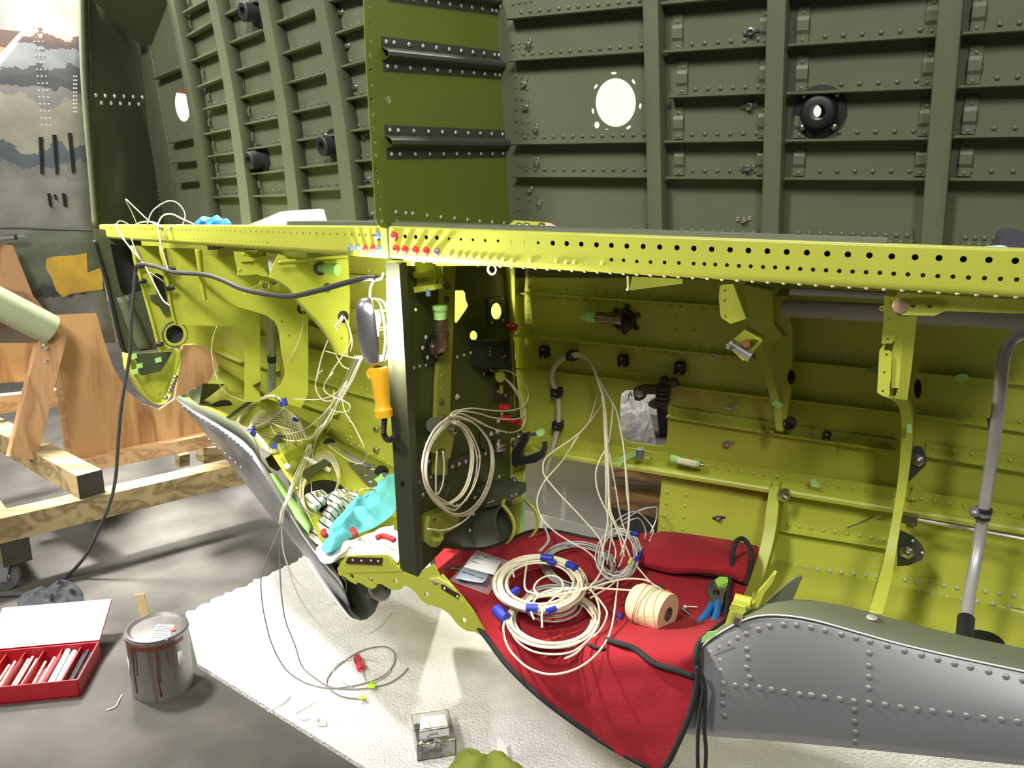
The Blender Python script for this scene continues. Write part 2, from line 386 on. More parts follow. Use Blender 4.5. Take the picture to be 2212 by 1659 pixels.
# nut plates
for x, y, q in ((1623, 68, .2), (1619, 229, .1), (1615, 362, .1), (1607, 472, .1)): put('nut_plate', 'nut', STEEL, WR(x, y, .001), -NWR, .009, F, q)
for x, y in ((1143, 97), (1158, 280), (1160, 352), (1166, 438)): put('nut_plate', 'nut', STEEL, WR(x, y, .001), -NWR, .007, F, 1.4)
for x, y in ((1132, 182), (1136, 232), (1145, 410)): put('nut_plate', 'nut', STEEL, WR(x, y, .001), -NWR, .007, F, .9)
rv = []
for y in range(165, 500, 24):
    for k in range(3): rv.append(WR(1111 + k * 12 + y * .02, y + k * 1.5, .0005))
for y in (8, 95, 106): rv += [WR(1108 + k * 13, y - k * 2, .0005) for k in range(4)]
stuff('rivet_rows', 'dome', OLV, rv, -NWR, .0048, F)
# black flanged fitting
def insul(x, y, fn, n, r, par, deep, hole=True):
    c = fn(x, y); ax = -n
    b = MB().lathe(c, ax, [(r * .25, 0), (r, 0), (r, .006), (r * .72, .008), (r * .66, .02), (r * .62, deep), (r * .55, deep + .003), (r * .3, deep + .003), (r * .26, 0)], 24)
    o = b.build('flanged_fitting', BLK, par, True); x_ = ax.orthogonal().normalized(); y_ = ax.cross(x_)
    for i in range(4):
        q = math.radians(45 + 90 * i); u = (SR * math.cos(q) + UP * math.sin(q)); put('bolt', 'dome', STEEL, c + u * r * .84 + ax * .008, ax, r * .14, o)
    return o
insul(1771, 240, lambda x, y: WR(x, y, .001), NWR, .056, F, .03)
# shade gap ring
# upper bulkhead
bh = [(786, -70), (786, 0), (790, 120), (798, 250), (806, 360), (812, 470), (816, 485), (824, 492), (838, 494), (1103, 496), (1099, 250), (1085, 100), (1073, -70)]
z3 = zz(760, 0)
eh = z3((155, 55), (155, 200), (160, 345), (158, 470), (160, 597), (170, 722), (172, 848), (180, 975), (185, 1095), (197, 1207), (205, 1322), (210, 1440), (222, 1552)) + [(819, 422), (821, 451), (824, 478)]
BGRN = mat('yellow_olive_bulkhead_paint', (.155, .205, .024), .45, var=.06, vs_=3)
B = sheet('upper_bulkhead', bh, RS, .002, BGRN, F, [ell(x, y, 3.2, 4.4, 8) for x, y in eh] + [ell(839, 215, 5.5, 8.5, 12)])
def hat(a0, a1, b0, b1, ra, rb):
    """hat stiffener on the bulkhead: pixel corners of its two flanges"""
    P0, P1, Q0, Q1 = RS(*a0), RS(*a1), RS(*b0), RS(*b1)
    up = (P0 - Q0); hgt = (up.length + (P1 - Q1).length) / 2; up = up.normalized()
    m0 = (P0 + Q0) / 2; m1 = (P1 + Q1) / 2; d = .018; f = hgt * .30; r = .004
    pts = [(.0005, hgt / 2), (.0005, hgt / 2 - f), (d - r, hgt / 2 - f - .006), (d, hgt / 2 - f - .006 - r), (d, -hgt / 2 + f + .006 + r), (d - r, -hgt / 2 + f + .006), (.0005, -hgt / 2 + f), (.0005, -hgt / 2)]
    o = prof('hat_stiffener', m0, m1, SR, up, pts, OLD2, F, .0016)
    for t0 in ((hgt / 2 - f * .5), (-hgt / 2 + f * .5)):
        fr = [.03, .085] + [.085 + (.94 - .085) * i / 8 for i in range(1, 9)] + [.985]
        for q in fr: put('rivet', 'dome', RIV, m0.lerp(m1, q) + up * t0 + SR * .0024, SR, .0052, o)
    return o
OLD2 = mat('grey_olive_stiffener_paint', (.062, .066, .045), .5)
hat((822, 80), (1077, 109), (827, 152), (1083, 173), 0, 0)
hat((830, 272), (1095, 280), (835, 342), (1100, 342), 0, 0)
hat((830, -70), (1070, -35), (838, -2), (1073, 38), 0, 0)
z6 = zz(620, 400)
puts('rivet', 'dome', RIV, z6((930, 232), (1015, 240), (1073, 243), (1196, 260), (1315, 272), (1431, 283), (1542, 295), (1648, 307), (1752, 316), (1852, 325), (937, 316), (1049, 328), (1240, 350), (1768, 370)), RS, SR, .0055, B)
# angle with bolts where the bulkhead meets the far wall
ang = strip('corner_angle', [(1074, -60), (1087, 120), (1098, 250), (1102, 340), (1106, 500)], [(1092, -60), (1104, 120), (1115, 250), (1118, 340), (1120, 500)], RS, lambda x, y: RS(x - 3, y, .012), .003, OLV, F)
for x, y in z3((1265, 60), (1290, 270), (1297, 345), (1305, 422), (1333, 617), (1335, 722), (1343, 828), (1350, 928), (1358, 1035), (1370, 1137), (1385, 1322), (1385, 1415), (1393, 1597)) + [(1113, 405), (1113, 434), (1113, 462)]:
    put('bolt', 'hex', STEEL, RS(x + 2, y, .010), SR - TR * .5, .0062, ang)

# near sill longeron with its two rows of holes
z11 = zz(1100, 400); z16 = zz(1652, 400)
up_s = z6((1380, 457), (1483, 462), (1585, 467), (1690, 472), (1800, 476), (1910, 481), (2025, 487)) + z11((15, 481), (130, 487), (246, 492))
up_b = z6((1007, 438), (1097, 443), (1187, 446), (1277, 449)) 
up_m = z11((371, 495), (490, 499), (614, 504), (744, 509), (871, 514), (1003, 520), (1142, 523), (1283, 528), (1431, 534), (1575, 540), (1727, 547), (1884, 552), (2040, 558)) + z16((22, 563), (187, 570), (359, 576), (533, 585), (709, 592), (893, 599), (1083, 608), (1283, 615), (1487, 622), (1695, 632), (1913, 638), (2138, 646), (2370, 655), (2610, 665))
lo = z11((871, 637), (975, 641), (1088, 651), (1205, 656), (1325, 660), (1447, 664), (1573, 670), (1665, 673), (1758, 678), (1857, 682), (1959, 689), (2060, 693), (2165, 699)) + z16((88, 702), (194, 706), (302, 715), (412, 721), (523, 727), (636, 733), (749, 738), (864, 743), (982, 748), (1100, 756), (1221, 762), (1349, 769), (1476, 777), (1605, 781), (1738, 789), (1875, 794), (2011, 800), (2150, 806), (2300, 815))
def sh(p, r): q = R(*p) - O; return (q.dot(SR), q.z, r)
hu = [sh(p, .0032) for p in up_s] + [sh(p, .0048) for p in up_b] + [sh(p, .0052) for p in up_m]; hl3 = [sh(p, .0038) for p in lo]
mb = MB(); s0, s1 = .004, 1.36
perf(mb, lambda s, h: rp(s, 0, h), s0, s1, lambda s: 0, lambda s: -.031, hu, .0025, TR); perf(mb, lambda s, h: rp(s, 0, h), s0, s1, lambda s: -.031, lambda s: -.058, hl3, .0025, TR)
arc = [(0, -.058)] + [(.012 - .012 * math.cos(q), -.058 - .013 * math.sin(q)) for q in [math.pi / 2 * i / 6 for i in range(1, 7)]] + [(.05, -.071)]
arcT = [(0, 0)] + [(.006 - .006 * math.cos(q), .004 * math.sin(q)) for q in [math.pi / 2 * i / 4 for i in range(1, 5)]] + [(.03, .004)]
for ar in (arc, arcT):
    v = [rp(s, t, h) for s in (s0, s1) for t, h in ar]; k = len(ar)
    mb.add(v, [(i, i + 1, k + i + 1, k + i) for i in range(k - 1)])
LG = mb.build('sill_longeron', YEL, F, True)
md = prof('upper_skin_lip', rp(.004, .008, .004), rp(1.0, .02, .003), -TR, UP, [(0, 0), (0.0, .006), (-.03, .007)], OLV, F, .002)
for p in z6((918, 435), (933, 549), (1008, 553), (1098, 559), (1188, 564)): put('bolt', 'hex', REDP, R(*p, 0), -TR, .0072, LG)
put('bolt', 'hex', mat('grey_sealed_bolt', srgb(160, 140, 130), .4, .5), R(*z6((1277, 570))[0]), -TR, .0072, LG)
for p in z6((1388, 590), (1455, 598), (1518, 598), (1583, 606), (1650, 610), (1718, 617), (1790, 617), (1850, 633), (1925, 640), (2080, 640)) + z11((180, 640), (405, 645), (490, 655), (560, 655), (800, 660)): put('flush_rivet', 'flat', YEL, R(*p), -TR, .0052, LG)
kind(MB().sheet([rp(.0, .01, -.03), rp(1.4, .01, -.03), rp(1.4, .56, -.035), rp(.0, .56, -.035)], .012, flip=False).build('deck_panel', YELD, F), 'part') if False else MB().sheet([rp(.0, .01, -.03), rp(1.4, .01, -.03), rp(1.4, .56, -.035), rp(.0, .56, -.035)], .012).build('deck_panel', YELD, F)
MB().sheet([rp(.0, .028, .003), rp(1.4, .028, .003), rp(1.4, .028, -.036), rp(.0, .028, -.036)], .002).build('sill_hole_backing', YELD, F)  # added backing that keeps the sill holes dark
gap = MB().box(rp(0, .003, -.033), SR * .0035, TR * .002, UP * .036).build('seam_strip', OLD, F)
# cockpit-edge bracket with bolts on the deck
br = sheet('deck_bracket', z11((-40, 395), (-5, 340), (40, 300), (310, 318), (310, 400), (100, 410)), lambda x, y: R(x, y, .30), .006, YEL, F)
for p in z11((85, 355), (148, 355)): put('bolt', 'hex', STEEL, R(*p, .299), -TR, .0075, br)
put('bolt', 'hex', BRZ, R(*z11((276, 358))[0], .299), -TR, .0075, br)

# lower far wall with access hole and stringers
z12 = zz(1200, 800); z1652 = zz(1652, 800)
acc = [(1340, 862), (1343, 850), (1352, 843), (1425, 842), (1438, 850), (1443, 866), (1441, 955), (1430, 963), (1360, 955), (1346, 946), (1340, 935)]
mb = MB()
mb.sheet([WR(*p) for p in ((1098, 560), (2330, 640), (2330, 1150), (2000, 1098), (1420, 1003), (1128, 962))], .0015, [[WR(*p) for p in acc]])
LW = mb.build('lower_skin_panel', YEL, F)
pe = sheet('skin_overlap', z12((960, 372), (1200, 412), (1760, 520), (2400, 625), (2400, 1010), (900, 790), (945, 600), (960, 500)), lambda x, y: WR(x, y, .006), .004, YEL, F)
YP = [(0, .022), (0, .001), (.018, .0), (.02, .003)]
def ystr(p, q, n, o=0.0, rows=1, pr=None):
    a, b = WR(*p, o), WR(*q, o); st = prof('stringer', a, b, -NWR, upw, pr or [(0.001, .024), (.001, .001), (.016, 0), (.018, .003), (.018, -.003), (.014, -.003)], YEL, F, .0016)
    for i in range(n):
        c = a.lerp(b, (i + .5) / n)
        put('rivet', 'dome', YEL, c + upw * .014 - NWR * .0012, -NWR, .0045, st)
        if rows > 1: put('rivet', 'dome', YEL, c - upw * .012 - NWR * .0004, -NWR, .0045, st)
    return st
ystr((1113, 629), (1556, 658), 20, rows=2); ystr((1113, 720), (1632, 771), 22, rows=2)
ystr((1113, 791), (1290, 811), 9); ystr((1290, 811), (1668, 856), 16, rows=2)
ystr((1703, 859), (1943, 888), 10, rows=2); ystr((1979, 891), (2330, 942), 10)
ystr((1443, 895), (1672, 931), 12, .006, 2); ystr((1660, 930), (1935, 970), 12, .006, 2); ystr((1999, 977), (2330, 1030), 8, .006)
ystr((1706, 777), (1895, 795), 9); ystr((1984, 802), (2330, 835), 8)
# ledge longeron along the wall
lg = [(.012, .045), (.012, .01), (.04, .006), (.044, .001), (.044, -.008), (.02, -.010), (.0, -.010)]
a, b = WR(1128, 957, 0), WR(2330, 1148, 0); b = a + SR * (b - a).dot(SR) + UP * (b - a).z
LE = prof('ledge_longeron', a, b, -NWR, upw, lg, YEL, F, .002)
for i in range(46): put('rivet', 'dome', YEL, a.lerp(b, (i + .5) / 46) + upw * .026 - NWR * .0125, -NWR, .005, LE)
# lower inboard side panel below the ledge, floor panel
TB = .655
def low(x, y): return R(x, y, TB)
LP = sheet('side_panel', [(1434, 985), (2330, 1130), (2330, 1322), (1640, 1215), (1416, 1185)], low, .0016, YEL, F)
z14 = zz(1200, 1140); z19 = zz(1652, 1139, 3.19)
puts('rivet', 'dome', YEL, z12((960, 937), (950, 1038), (943, 1134), (931, 1237), (923, 1335), (1119, 957), (1110, 1060), (1101, 1157), (1091, 1252), (1082, 1355)), lambda x, y: R(x, y, TB - .0005), -TR, .0055, LP)
DS = sheet('doubler', z19((60, 235), (850, 308), (950, 335), (2400, 470), (2400, 640), (930, 455), (80, 338)), lambda x, y: R(x, y, TB - .003), .0028, YEL, F)
RIVZ = mat('grey_primed_rivet', srgb(170, 172, 150), .45)
puts('rivet', 'dome', RIVZ, z19((130, 256), (208, 265), (285, 275), (365, 288), (447, 300), (528, 310), (612, 321), (695, 331), (780, 343), (123, 322), (200, 331), (284, 341), (362, 353), (443, 367), (524, 378), (605, 389), (690, 400), (968, 362), (1050, 380), (1142, 394), (1233, 403), (1328, 418), (1520, 442), (1617, 457), (1718, 472), (955, 433), (1062, 451), (1158, 468), (1257, 484), (1360, 497), (1462, 512), (1573, 526), (1680, 545), (1785, 560)), lambda x, y: R(x, y, TB - .0034), -TR, .0062, DS)
# belly floor curving up to the near lip
hb = [(TB, -.90), (.60, -.94), (.5, -.97), (.34, -.985), (.15, -.98), (.10, -.97)]
rows = []
for t, h in hb: rows.append([rp(s, t, h if s < .7 else max(h, -.945 if s < .9 else -.94)) for s in (.42, .6, .8, 1.0, 1.25, 1.5)])
mbf = MB(); grid('belly_panel', rows, .002, YEL, F)
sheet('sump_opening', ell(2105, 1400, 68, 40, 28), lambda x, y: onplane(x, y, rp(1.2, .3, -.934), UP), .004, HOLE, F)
# short side stringer + gussets in the bays
def lowstr(p, q, n):
    a, b = R(*p, TB), R(*q, TB); st = prof('stringer', a, b, -TR, UP, [(.001, .022), (.001, .001), (.02, 0), (.022, .003), (.022, -.003)], YEL, F, .0016)
    for i in range(n): put('rivet', 'dome', YEL, a.lerp(b, (i + .5) / n) + UP * .012 - TR * .0014, -TR, .0055, st)
lowstr((1690, 1140), (1922, 1177), 9)
# channel frame A and curved frame B
def chan(name, la, ra, tt, wb, m=YEL, th=.002):
    a = cat([R(x, y, t) for (x, y), t in zip(la, tt)], 6); b = cat([R(x, y, t) for (x, y), t in zip(ra, tt)], 6)
    bk = [p + TR * wb for p in b]; ak = [p + TR * wb for p in a]
    return grid(name, [ak, a, b, bk], th, m, F)
chan('frame', [(1663, 1052), (1656, 1100), (1648, 1160), (1632, 1220), (1608, 1280), (1585, 1330)], [(1681, 1050), (1680, 1100), (1672, 1160), (1655, 1225), (1635, 1285), (1612, 1340)], [.60, .58, .55, .50, .44, .38], .08)
FB = chan('frame', [(1918, 858), (1940, 875), (1948, 905), (1947, 960), (1940, 1040), (1928, 1120), (1912, 1200), (1896, 1262), (1876, 1330)], [(1935, 856), (1958, 872), (1968, 900), (1970, 950), (1960, 1040), (1945, 1130), (1932, 1210), (1922, 1265), (1904, 1330)], [.30, .36, .42, .46, .47, .46, .42, .36, .28], .10)
sheet('frame_web', [(1700, 640), (1712, 720), (1708, 840), (1700, 900), (1692, 932), (1680, 932), (1694, 840), (1690, 740), (1672, 640)], lambda x, y: WR(x, y, .05), .05, YEL, F)
sheet('frame_strap', [(1612, 690), (1634, 690), (1652, 760), (1668, 800), (1676, 840), (1688, 880), (1691, 928), (1676, 930), (1672, 885), (1660, 845), (1648, 800), (1636, 766)], lambda x, y: WR(x, y, .12), .004, YEL, F)
sheet('knee_bracket', [(1608, 615), (1668, 628), (1672, 700), (1694, 730), (1660, 746), (1634, 715), (1612, 700)], lambda x, y: WR(x, y, .16), .03, YEL, F)
# near brackets hanging from the sill
A1 = sheet('hinge_bracket', z11((1795, 865), (1815, 850), (1912, 843), (1935, 930), (2022, 1140), (1890, 1185), (1808, 1130), (1795, 1050), (1788, 960)), lambda x, y: R(x, y, .14), .004, YEL, F, [ell(*z11(p)[0], 2.4, 2.6, 8) for p in ((1842, 898), (1841, 982), (1845, 1120))])
sheet('bracket_side', z11((1912, 843), (1900, 1180), (2022, 1140)), lambda x, y: R(x, y, .139), .03, YEL, F)
fb = [z11(p)[0] for p in ((2015, 1228), (2165, 1312), (2022, 1475), (1875, 1345))]
def R16(x, y): return R(x, y, .2)
fbk = MB(); fbk.sheet([R(*p, .24) for p in fb], .004)
for i in (0, 1, 2): fbk.beam(R(*fb[i], .222), R(*fb[(i + 1) % 4], .222), .006, .035, TR)
FK = fbk.build('fork_bracket', YEL, F)
pa, pb = R(*z11((1880, 1350))[0], .2), R(*z11((2065, 1465))[0], .2)
MB().cyl(pa, pb, .0085, 14).cyl(pa, pa + (pb - pa).normalized() * .006, .0125, 14).cyl(pb - (pb - pa).normalized() * .006, pb, .0125, 14).build('pivot_pin', ALU, FK, True)
MB().cyl(R(*z11((2030, 1352))[0], .236), R(*z11((2018, 1360))[0], .2), .010, 6).cyl(R(*z11((2030, 1352))[0], .236), R(*z11((2016, 1362))[0], .19), .006, 10).build('castle_nut', mat('copper_nut', (.55, .25, .15), .4, .8), FK)
B1 = sheet('hinge_bracket', z16((1020, 945), (1042, 938), (1045, 953), (1136, 953), (1120, 1200), (1112, 1320), (1085, 1350), (995, 1352), (1010, 1200)), lambda x, y: R(x, y, .13), .003, YEL, F, [ell(*z16(p)[0], 2.4, 2.8, 8) for p in ((1073, 1000), (1060, 1140), (1050, 1312))])
B2 = sheet('hinge_bracket', z16((1000, 1380), (1025, 1352), (1018, 1408), (1070, 1412), (1086, 1432), (1075, 1660), (1066, 1720), (1065, 1790), (1045, 1810), (1008, 1800), (958, 1770), (965, 1640), (978, 1410)), lambda x, y: R(x, y, .13), .003, YEL, F, [ell(*z16(p)[0], 2.4, 2.8, 8) for p in ((1038, 1447), (1019, 1597), (1007, 1757))])
sheet('hinge_plate', z16((1118, 1115), (1198, 1120), (1180, 1300), (1142, 1730), (1080, 1730), (1090, 1400), (1112, 1330)), lambda x, y: R(x, y, .15), .003, YEL, F)
sheet('hinge_back_plate', z16((1198, 1120), (1300, 1118), (1262, 1480), (1240, 1660), (1215, 1832), (1105, 1822), (1142, 1730)), lambda x, y: R(x, y, .19), .003, YEL, F)
sheet('sill_gusset', z16((1130, 915), (2400, 990), (2400, 1105), (1540, 1073), (1500, 1090), (1445, 1116), (1180, 1108), (1130, 1090)), lambda x, y: R(x, y, .05), .004, YEL, F, [ell(*z16(p)[0], 6, 6, 12) for p in ((1265, 1025), (1408, 1028))])
put('bolt', 'flat', mat('pink_sealed_bolt', srgb(185, 150, 135), .4, .3), R(*z16((1160, 1028))[0], .049), -TR, .013, F)
sheet('latch_lug', z16(*ell(1000, 1052, 26, 24, 12)), lambda x, y: R(x, y, .135), .004, YEL, F, [z16(*ell(1000, 1052, 10, 10, 8))])
MB().tube(cat([R(*p, .33) for p in z16((215, 905), (560, 920), (1030, 945))]), .008, 8).build('control_tube', ALU, F, True)
MB().tube([R(*p, .40) for p in z16((150, 1050), (1010, 1092), (1350, 1110), (2400, 1165))], .020, 12).build('torque_tube', mat('grey_tube_paint', srgb(128, 124, 116), .45), F, True)
MB().sheet([R(*p, .04) for p in z11((1000, 775), (1018, 778), (1018, 885), (1012, 900), (1000, 900), (994, 885), (1006, 880))], .003).build('cable_hook', mat('pale_primer', srgb(225, 225, 190), .5), F)
sheet('gusset_plate', z11((1025, 880), (1020, 900), (1480, 840), (1480, 800), (1050, 780)), lambda x, y: R(x, y, .2), .003, YEL, F)
stuff('sill_underside_rivets', 'flat', mat('white_primed_rivet', srgb(235, 235, 205), .5), [rp(.06 + .027 * i, .008, -.071) for i in range(46)], -UP - TR * .6, .0035, F)
for x, y in ((1064, 582),): MB().lathe(R(x, y, .03), -TR, [(.010, 0), (.012, .004), (.008, .004), (.008, 0)], 16).build('drain_ring', mat('pale_primer', (.7, .7, .5)), F)
# aluminium fuel pipe with sleeve, clamp and band
pp = [(2300, 716, .42), (2215, 722, .42), (2185, 738, .42), (2168, 775, .42), (2160, 850, .42), (2146, 960, .43), (2128, 1080, .45), (2118, 1150, .46), (2108, 1210, .44), (2097, 1265, .40), (2088, 1330, .34), (2082, 1385, .28)]
PIPM = mat('brushed_pipe', (.42, .41, .39), .35, .3)
PI_ = tube('fuel_pipe', [R(*p) for p in pp], .0125, PIPM, F, 14)
MB().cyl(R(2087, 1335, .335), R(2083, 1385, .28), .017, 16).build('pipe_sleeve', BLK, PI_, True)
MB().cyl(R(2150.5, 929, .43), R(2148, 905, .43), .0134, 14).build('pipe_band', mat('teal_band', srgb(25, 62, 62), .5), PI_, True)
cl = MB().cyl(R(2126, 1098, .45), R(2125, 1106, .45), .0165, 16).cyl(R(2122, 1114, .45), R(2121, 1120, .45), .0165, 16).build('pipe_clamp', BLK, PI_, True)
MB().cyl(R(2125, 1106, .45), R(2122, 1114, .45), .016, 16).lathe(R(2106, 1104, .45), -TR, [(.011, 0), (.011, .012), (.006, .018), (.001, .02)], 12).build('clamp_band', ALU, PI_, True)
# threaded rod
RD = MB().cyl(R(1950, 1116, .55), R(2330, 1186, .55), .0052, 10).build('threaded_rod', STEEL, F, True)
for i in range(70): RD  # thread comes from the ring bumps below
mb = MB()
for i in range(110):
    p = R(1975 + i * 2.4, 1120.6 + i * 2.4 * .184, .55); q = R(1976.3 + i * 2.4, 1120.8 + i * 2.4 * .184, .55); mb.cyl(p, q, .0064, 8)
kind(mb.build('thread', STEEL, RD, True), 'stuff')
MB().lathe(R(1968, 1134, .55), -TR, [(.012, -.02), (.012, .006), (.007, .014), (.001, .015)], 12).box(R(1966, 1120, .55), SR * .016, TR * .012, UP * .010).build('rod_end', STEEL, F, True)
# dark gussets beside frame B
GD = mat('dark_green_gusset_paint', (.045, .052, .035), .5)
g1 = sheet('gusset', z1652((1250, 660), (1300, 650), (1340, 660), (1385, 760), (1375, 810), (1230, 950), (1222, 930)), lambda x, y: R(x, y, .56), .006, GD, F)
put('bolt', 'hex', STEEL, R(*z1652((1310, 770))[0], .556), -TR, .011, g1)
g2 = sheet('gusset', z1652((1135, 1385), (1165, 1378), (1260, 1420), (1340, 1500), (1366, 1560), (1340, 1620), (1230, 1665), (1128, 1672)), lambda x, y: R(x, y, .54), .008, GD, F)
put('bolt', 'hex', STEEL, R(*z1652((1215, 1552))[0], .536), -TR, .012, g2)
for p in z1652((1262, 1455), (1345, 1557)): put('rivet', 'dome', RIV, R(*p, .536), -TR, .004, g2)
cg = sheet('corner_gusset', z1652((1215, 1110), (1275, 985), (1345, 998), (1335, 1085), (1305, 1115)), lambda x, y: WR(x, y, .02), .003, YEL, F)
put('rivet', 'dome', YEL, WR(*z1652((1258, 1098))[0], .0205), -NWR, .006, cg)
for c, fn in (((225, 60), WR), ((1305, 160), WR)): sheet('lightening_hole_shade', z1652(*ell(*c, 32, 62 if c[0] < 500 else 80, 14)), lambda x, y: WR(x, y, .056 if x < 1900 else .021), .004, HOLE, F)  # black discs again, hole shade put in as colour
MB().lathe(WR(*z1652((220, 440))[0], .03), -NWR, [(.016, 0), (.018, .02), (.012, .022), (.011, .004), (.001, .004)], 14).build('hole_grommet', mat('dark_steel', (.12, .11, .1), .35, .8), F, True)
MB().lathe(R(*z12((1938, 1055))[0], .59), SR - TR, [(.016, 0), (.018, .008), (.012, .010), (.011, .002), (.001, .002)], 14).build('hole_grommet', STEEL, F, True)
for p in ((1543, 767), (1580, 878), (1573, 958), (1562, 1040), (1553, 1117)):
    put('nut_plate', 'nut', STEEL, WR(*p, .008) if p[1] < 1000 else R(*p, TB - .001), -TR, .0085, F, .3)
for x, y in z11((1420, 1130), (1590, 1140), (1415, 1235), (1580, 1245), (1270, 1420), (1410, 1430), (1575, 1440)): put('rivet', 'dome', YEL, WR(x, y, .0005), -NWR, .0045, LW)
rv = []
for y in (600, 640, 652, 670, 692, 710): rv += [WR(1141, y, .0006), WR(1153, y, .0006)]
stuff('rivet_rows', 'dome', YEL, rv, -NWR, .0048, F)
# bronze union on the far wall, rubber cable blocks
U = MB().lathe(WR(1352, 690, 0), -NWR, [(.03, 0), (.03, .012), (.022, .016), (.022, .035), (.016, .04), (.001, .04)], 20).build('pipe_union', BLK, F, True)
for q in range(6):
    d = SR * math.cos(q * 1.047 + .4) + upw * math.sin(q * 1.047 + .4); put('bolt', 'hex', mat('dark_bolt', (.1, .09, .07), .4, .7), WR(1352, 690, .004) + d * .036, -NWR, .006, U)
c = WR(1345, 690, .035); MB().cyl(c, c - SR * .075, .015, 14).cyl(c - SR * .02, c - SR * .036, .019, 6).build('union_elbow', BRZ, U, True)
def capt(name, pts, r, par): return tube(name, pts, r, GTAPE, par, 8)
c2 = c - SR * .075; capt('tape_cap', [c2, c2 - SR * .012, c2 - SR * .03, c2 - SR * .043 + UP * .006], [.0165] * 6 + [.016] * 6 + [.013] * 6 + [.004], U)
def block(x, y, w=.022, par=F):
    c = WR(x, y, .012); o = MB().box(c, SR * w * .62, NWR * .012, upw * w * .75).build('cable_block', BLK, par)
    bv = o.modifiers.new('b', 'BEVEL'); bv.width = .004; bv.segments = 2
    for d in (-.5, .5): put('screw', 'dome', STEEL, c - NWR * .012 + upw * w * d, -NWR, .0032, o)
for x, y in ((1176, 760), (1346, 779), (1469, 795)): block(x, y)
block(1787, 940, .014)
# mechanism hanging at the access hole
DM = mat('dark_casting', (.03, .032, .022), .45)
ME = sheet('latch_casting', z12((665, 165), (730, 140), (850, 140), (885, 90), (925, 60), (950, 95), (1010, 80), (1040, 130), (960, 160), (960, 290), (930, 345), (900, 320), (840, 330), (790, 300), (800, 265), (850, 240), (870, 210), (840, 205), (770, 205), (755, 245), (715, 262), (675, 255), (668, 210)), lambda x, y: WR(x, y, .05), .02, DM, F)
c = WR(*z12((910, 215))[0], .06)
for k in range(4): MB().cyl(c + UP * (.022 - .012 * k), c + UP * (.015 - .012 * k), .017 - .002 * (k % 2), 16).build('spring_coil', DM, ME, True)
put('bolt', 'hex', STEEL, WR(*z12((710, 200))[0], .05), -NWR, .008, ME)
for p in z12((915, 75), (1005, 85)): put('bolt', 'hex', DM, WR(*p, .05), -NWR, .007, ME)
# ------------------------------------------------------------- lower bulkhead of the cockpit section
z82 = zz(820, 800); z46 = zz(460, 1200); z88 = zz(880, 1140); z36 = zz(360, 800); z20 = zz(200, 400)
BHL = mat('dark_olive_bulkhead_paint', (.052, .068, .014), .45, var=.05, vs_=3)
ov = [ell(1072, 672, 11, 18, 16), ell(1023, 725, 8, 10.5, 14), z6((1435, 900), (1500, 897), (1518, 915), (1522, 975), (1546, 1025), (1530, 1060), (1445, 1180), (1430, 1165)), ell(1061, 799, 7, 8, 12), ell(897.5, 669, 2.6, 3.4, 8)]
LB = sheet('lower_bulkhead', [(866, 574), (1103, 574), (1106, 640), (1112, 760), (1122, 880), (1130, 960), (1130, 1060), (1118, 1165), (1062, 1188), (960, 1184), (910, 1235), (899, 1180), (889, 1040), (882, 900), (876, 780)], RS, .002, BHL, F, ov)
pl_, pr_ = [(833, 566), (839, 800), (856, 1103), (862, 1200), (865, 1233)], [(862, 570), (876, 800), (892, 1103), (898, 1200), (902, 1248)]
PSTM = mat('dark_post_paint', (.036, .041, .021), .45, var=.05)
PO = MB().sheet([R(*p) for p in pl_] + [R(*p) for p in reversed(pr_)], .028, [[R(*q) for q in ell(870, 1047, 5, 7, 12)]]).build('door_post', PSTM, F)
rv = [(z6(p)[0]) for p in ((970, 685), (985, 790), (990, 890), (995, 990), (1005, 1090), (1007, 1195), (1010, 1290), (1017, 1385), (1022, 1483), (1027, 1575))] + z82((245, 95), (253, 188), (258, 282), (262, 378), (266, 470), (271, 562), (276, 655), (280, 747), (300, 1170), (305, 1230), (312, 1375), (318, 1562))
puts('rivet', 'dome', RIV, rv, RS, SR, .004, PO)
puts('bolt', 'hex', STEEL, z82((322, 952), (315, 1102), (300, 815)), RS, SR, .006, PO)
pf = strip('post_flange', [(863, 572), (877, 800), (893, 1103), (903, 1245)], [(876, 572), (889, 800), (903, 1103), (912, 1235)], lambda x, y: RS(x, y, .002), lambda x, y: RS(x, y, .002), .003, OLD, F)
# chartreuse strap and hooks on the bulkhead
sp = sheet('bulkhead_strap', z6((1330, 690), (1440, 690), (1425, 1100), (1400, 1660)) + z82((612, 0), (600, 400), (580, 890), (470, 890), (490, 330), (500, 0)) + z6((1290, 1659), (1320, 1000)), lambda x, y: RS(x, y, .014), .012, YELD2, F) if False else None
YELM = mat('chartreuse_strap_paint', (.27, .29, .04), .45, var=.05)
sp = sheet('bulkhead_strap', z6((1330, 690), (1440, 690), (1425, 1100), (1400, 1660)) + z82((612, 60), (600, 400), (585, 700), (578, 890), (470, 890), (480, 600), (490, 330), (497, 60)) + z6((1292, 1640), (1322, 1000)), lambda x, y: RS(x, y, .014), .012, YELM, F)
puts('rivet', 'dome', YELM, z82((530, 42), (528, 158), (510, 875)) + z6((1325, 1620),), lambda x, y: RS(x, y, .0144), SR, .005, sp)
puts('bolt', 'hex', BRZ, z82((524, 270), (540, 405)), lambda x, y: RS(x, y, .0144), SR, .006, sp)
puts('bolt', 'hex', mat('dark_bolt', (.1, .09, .07), .4, .7), z6((1365, 860), (1360, 975)), lambda x, y: RS(x, y, .0144), SR, .007, sp)
HK = MB()
HK.sheet([R(*p, .10) for p in z6((1060, 650), (1255, 660), (1258, 900), (1105, 900), (1105, 790), (1070, 780))], .006)
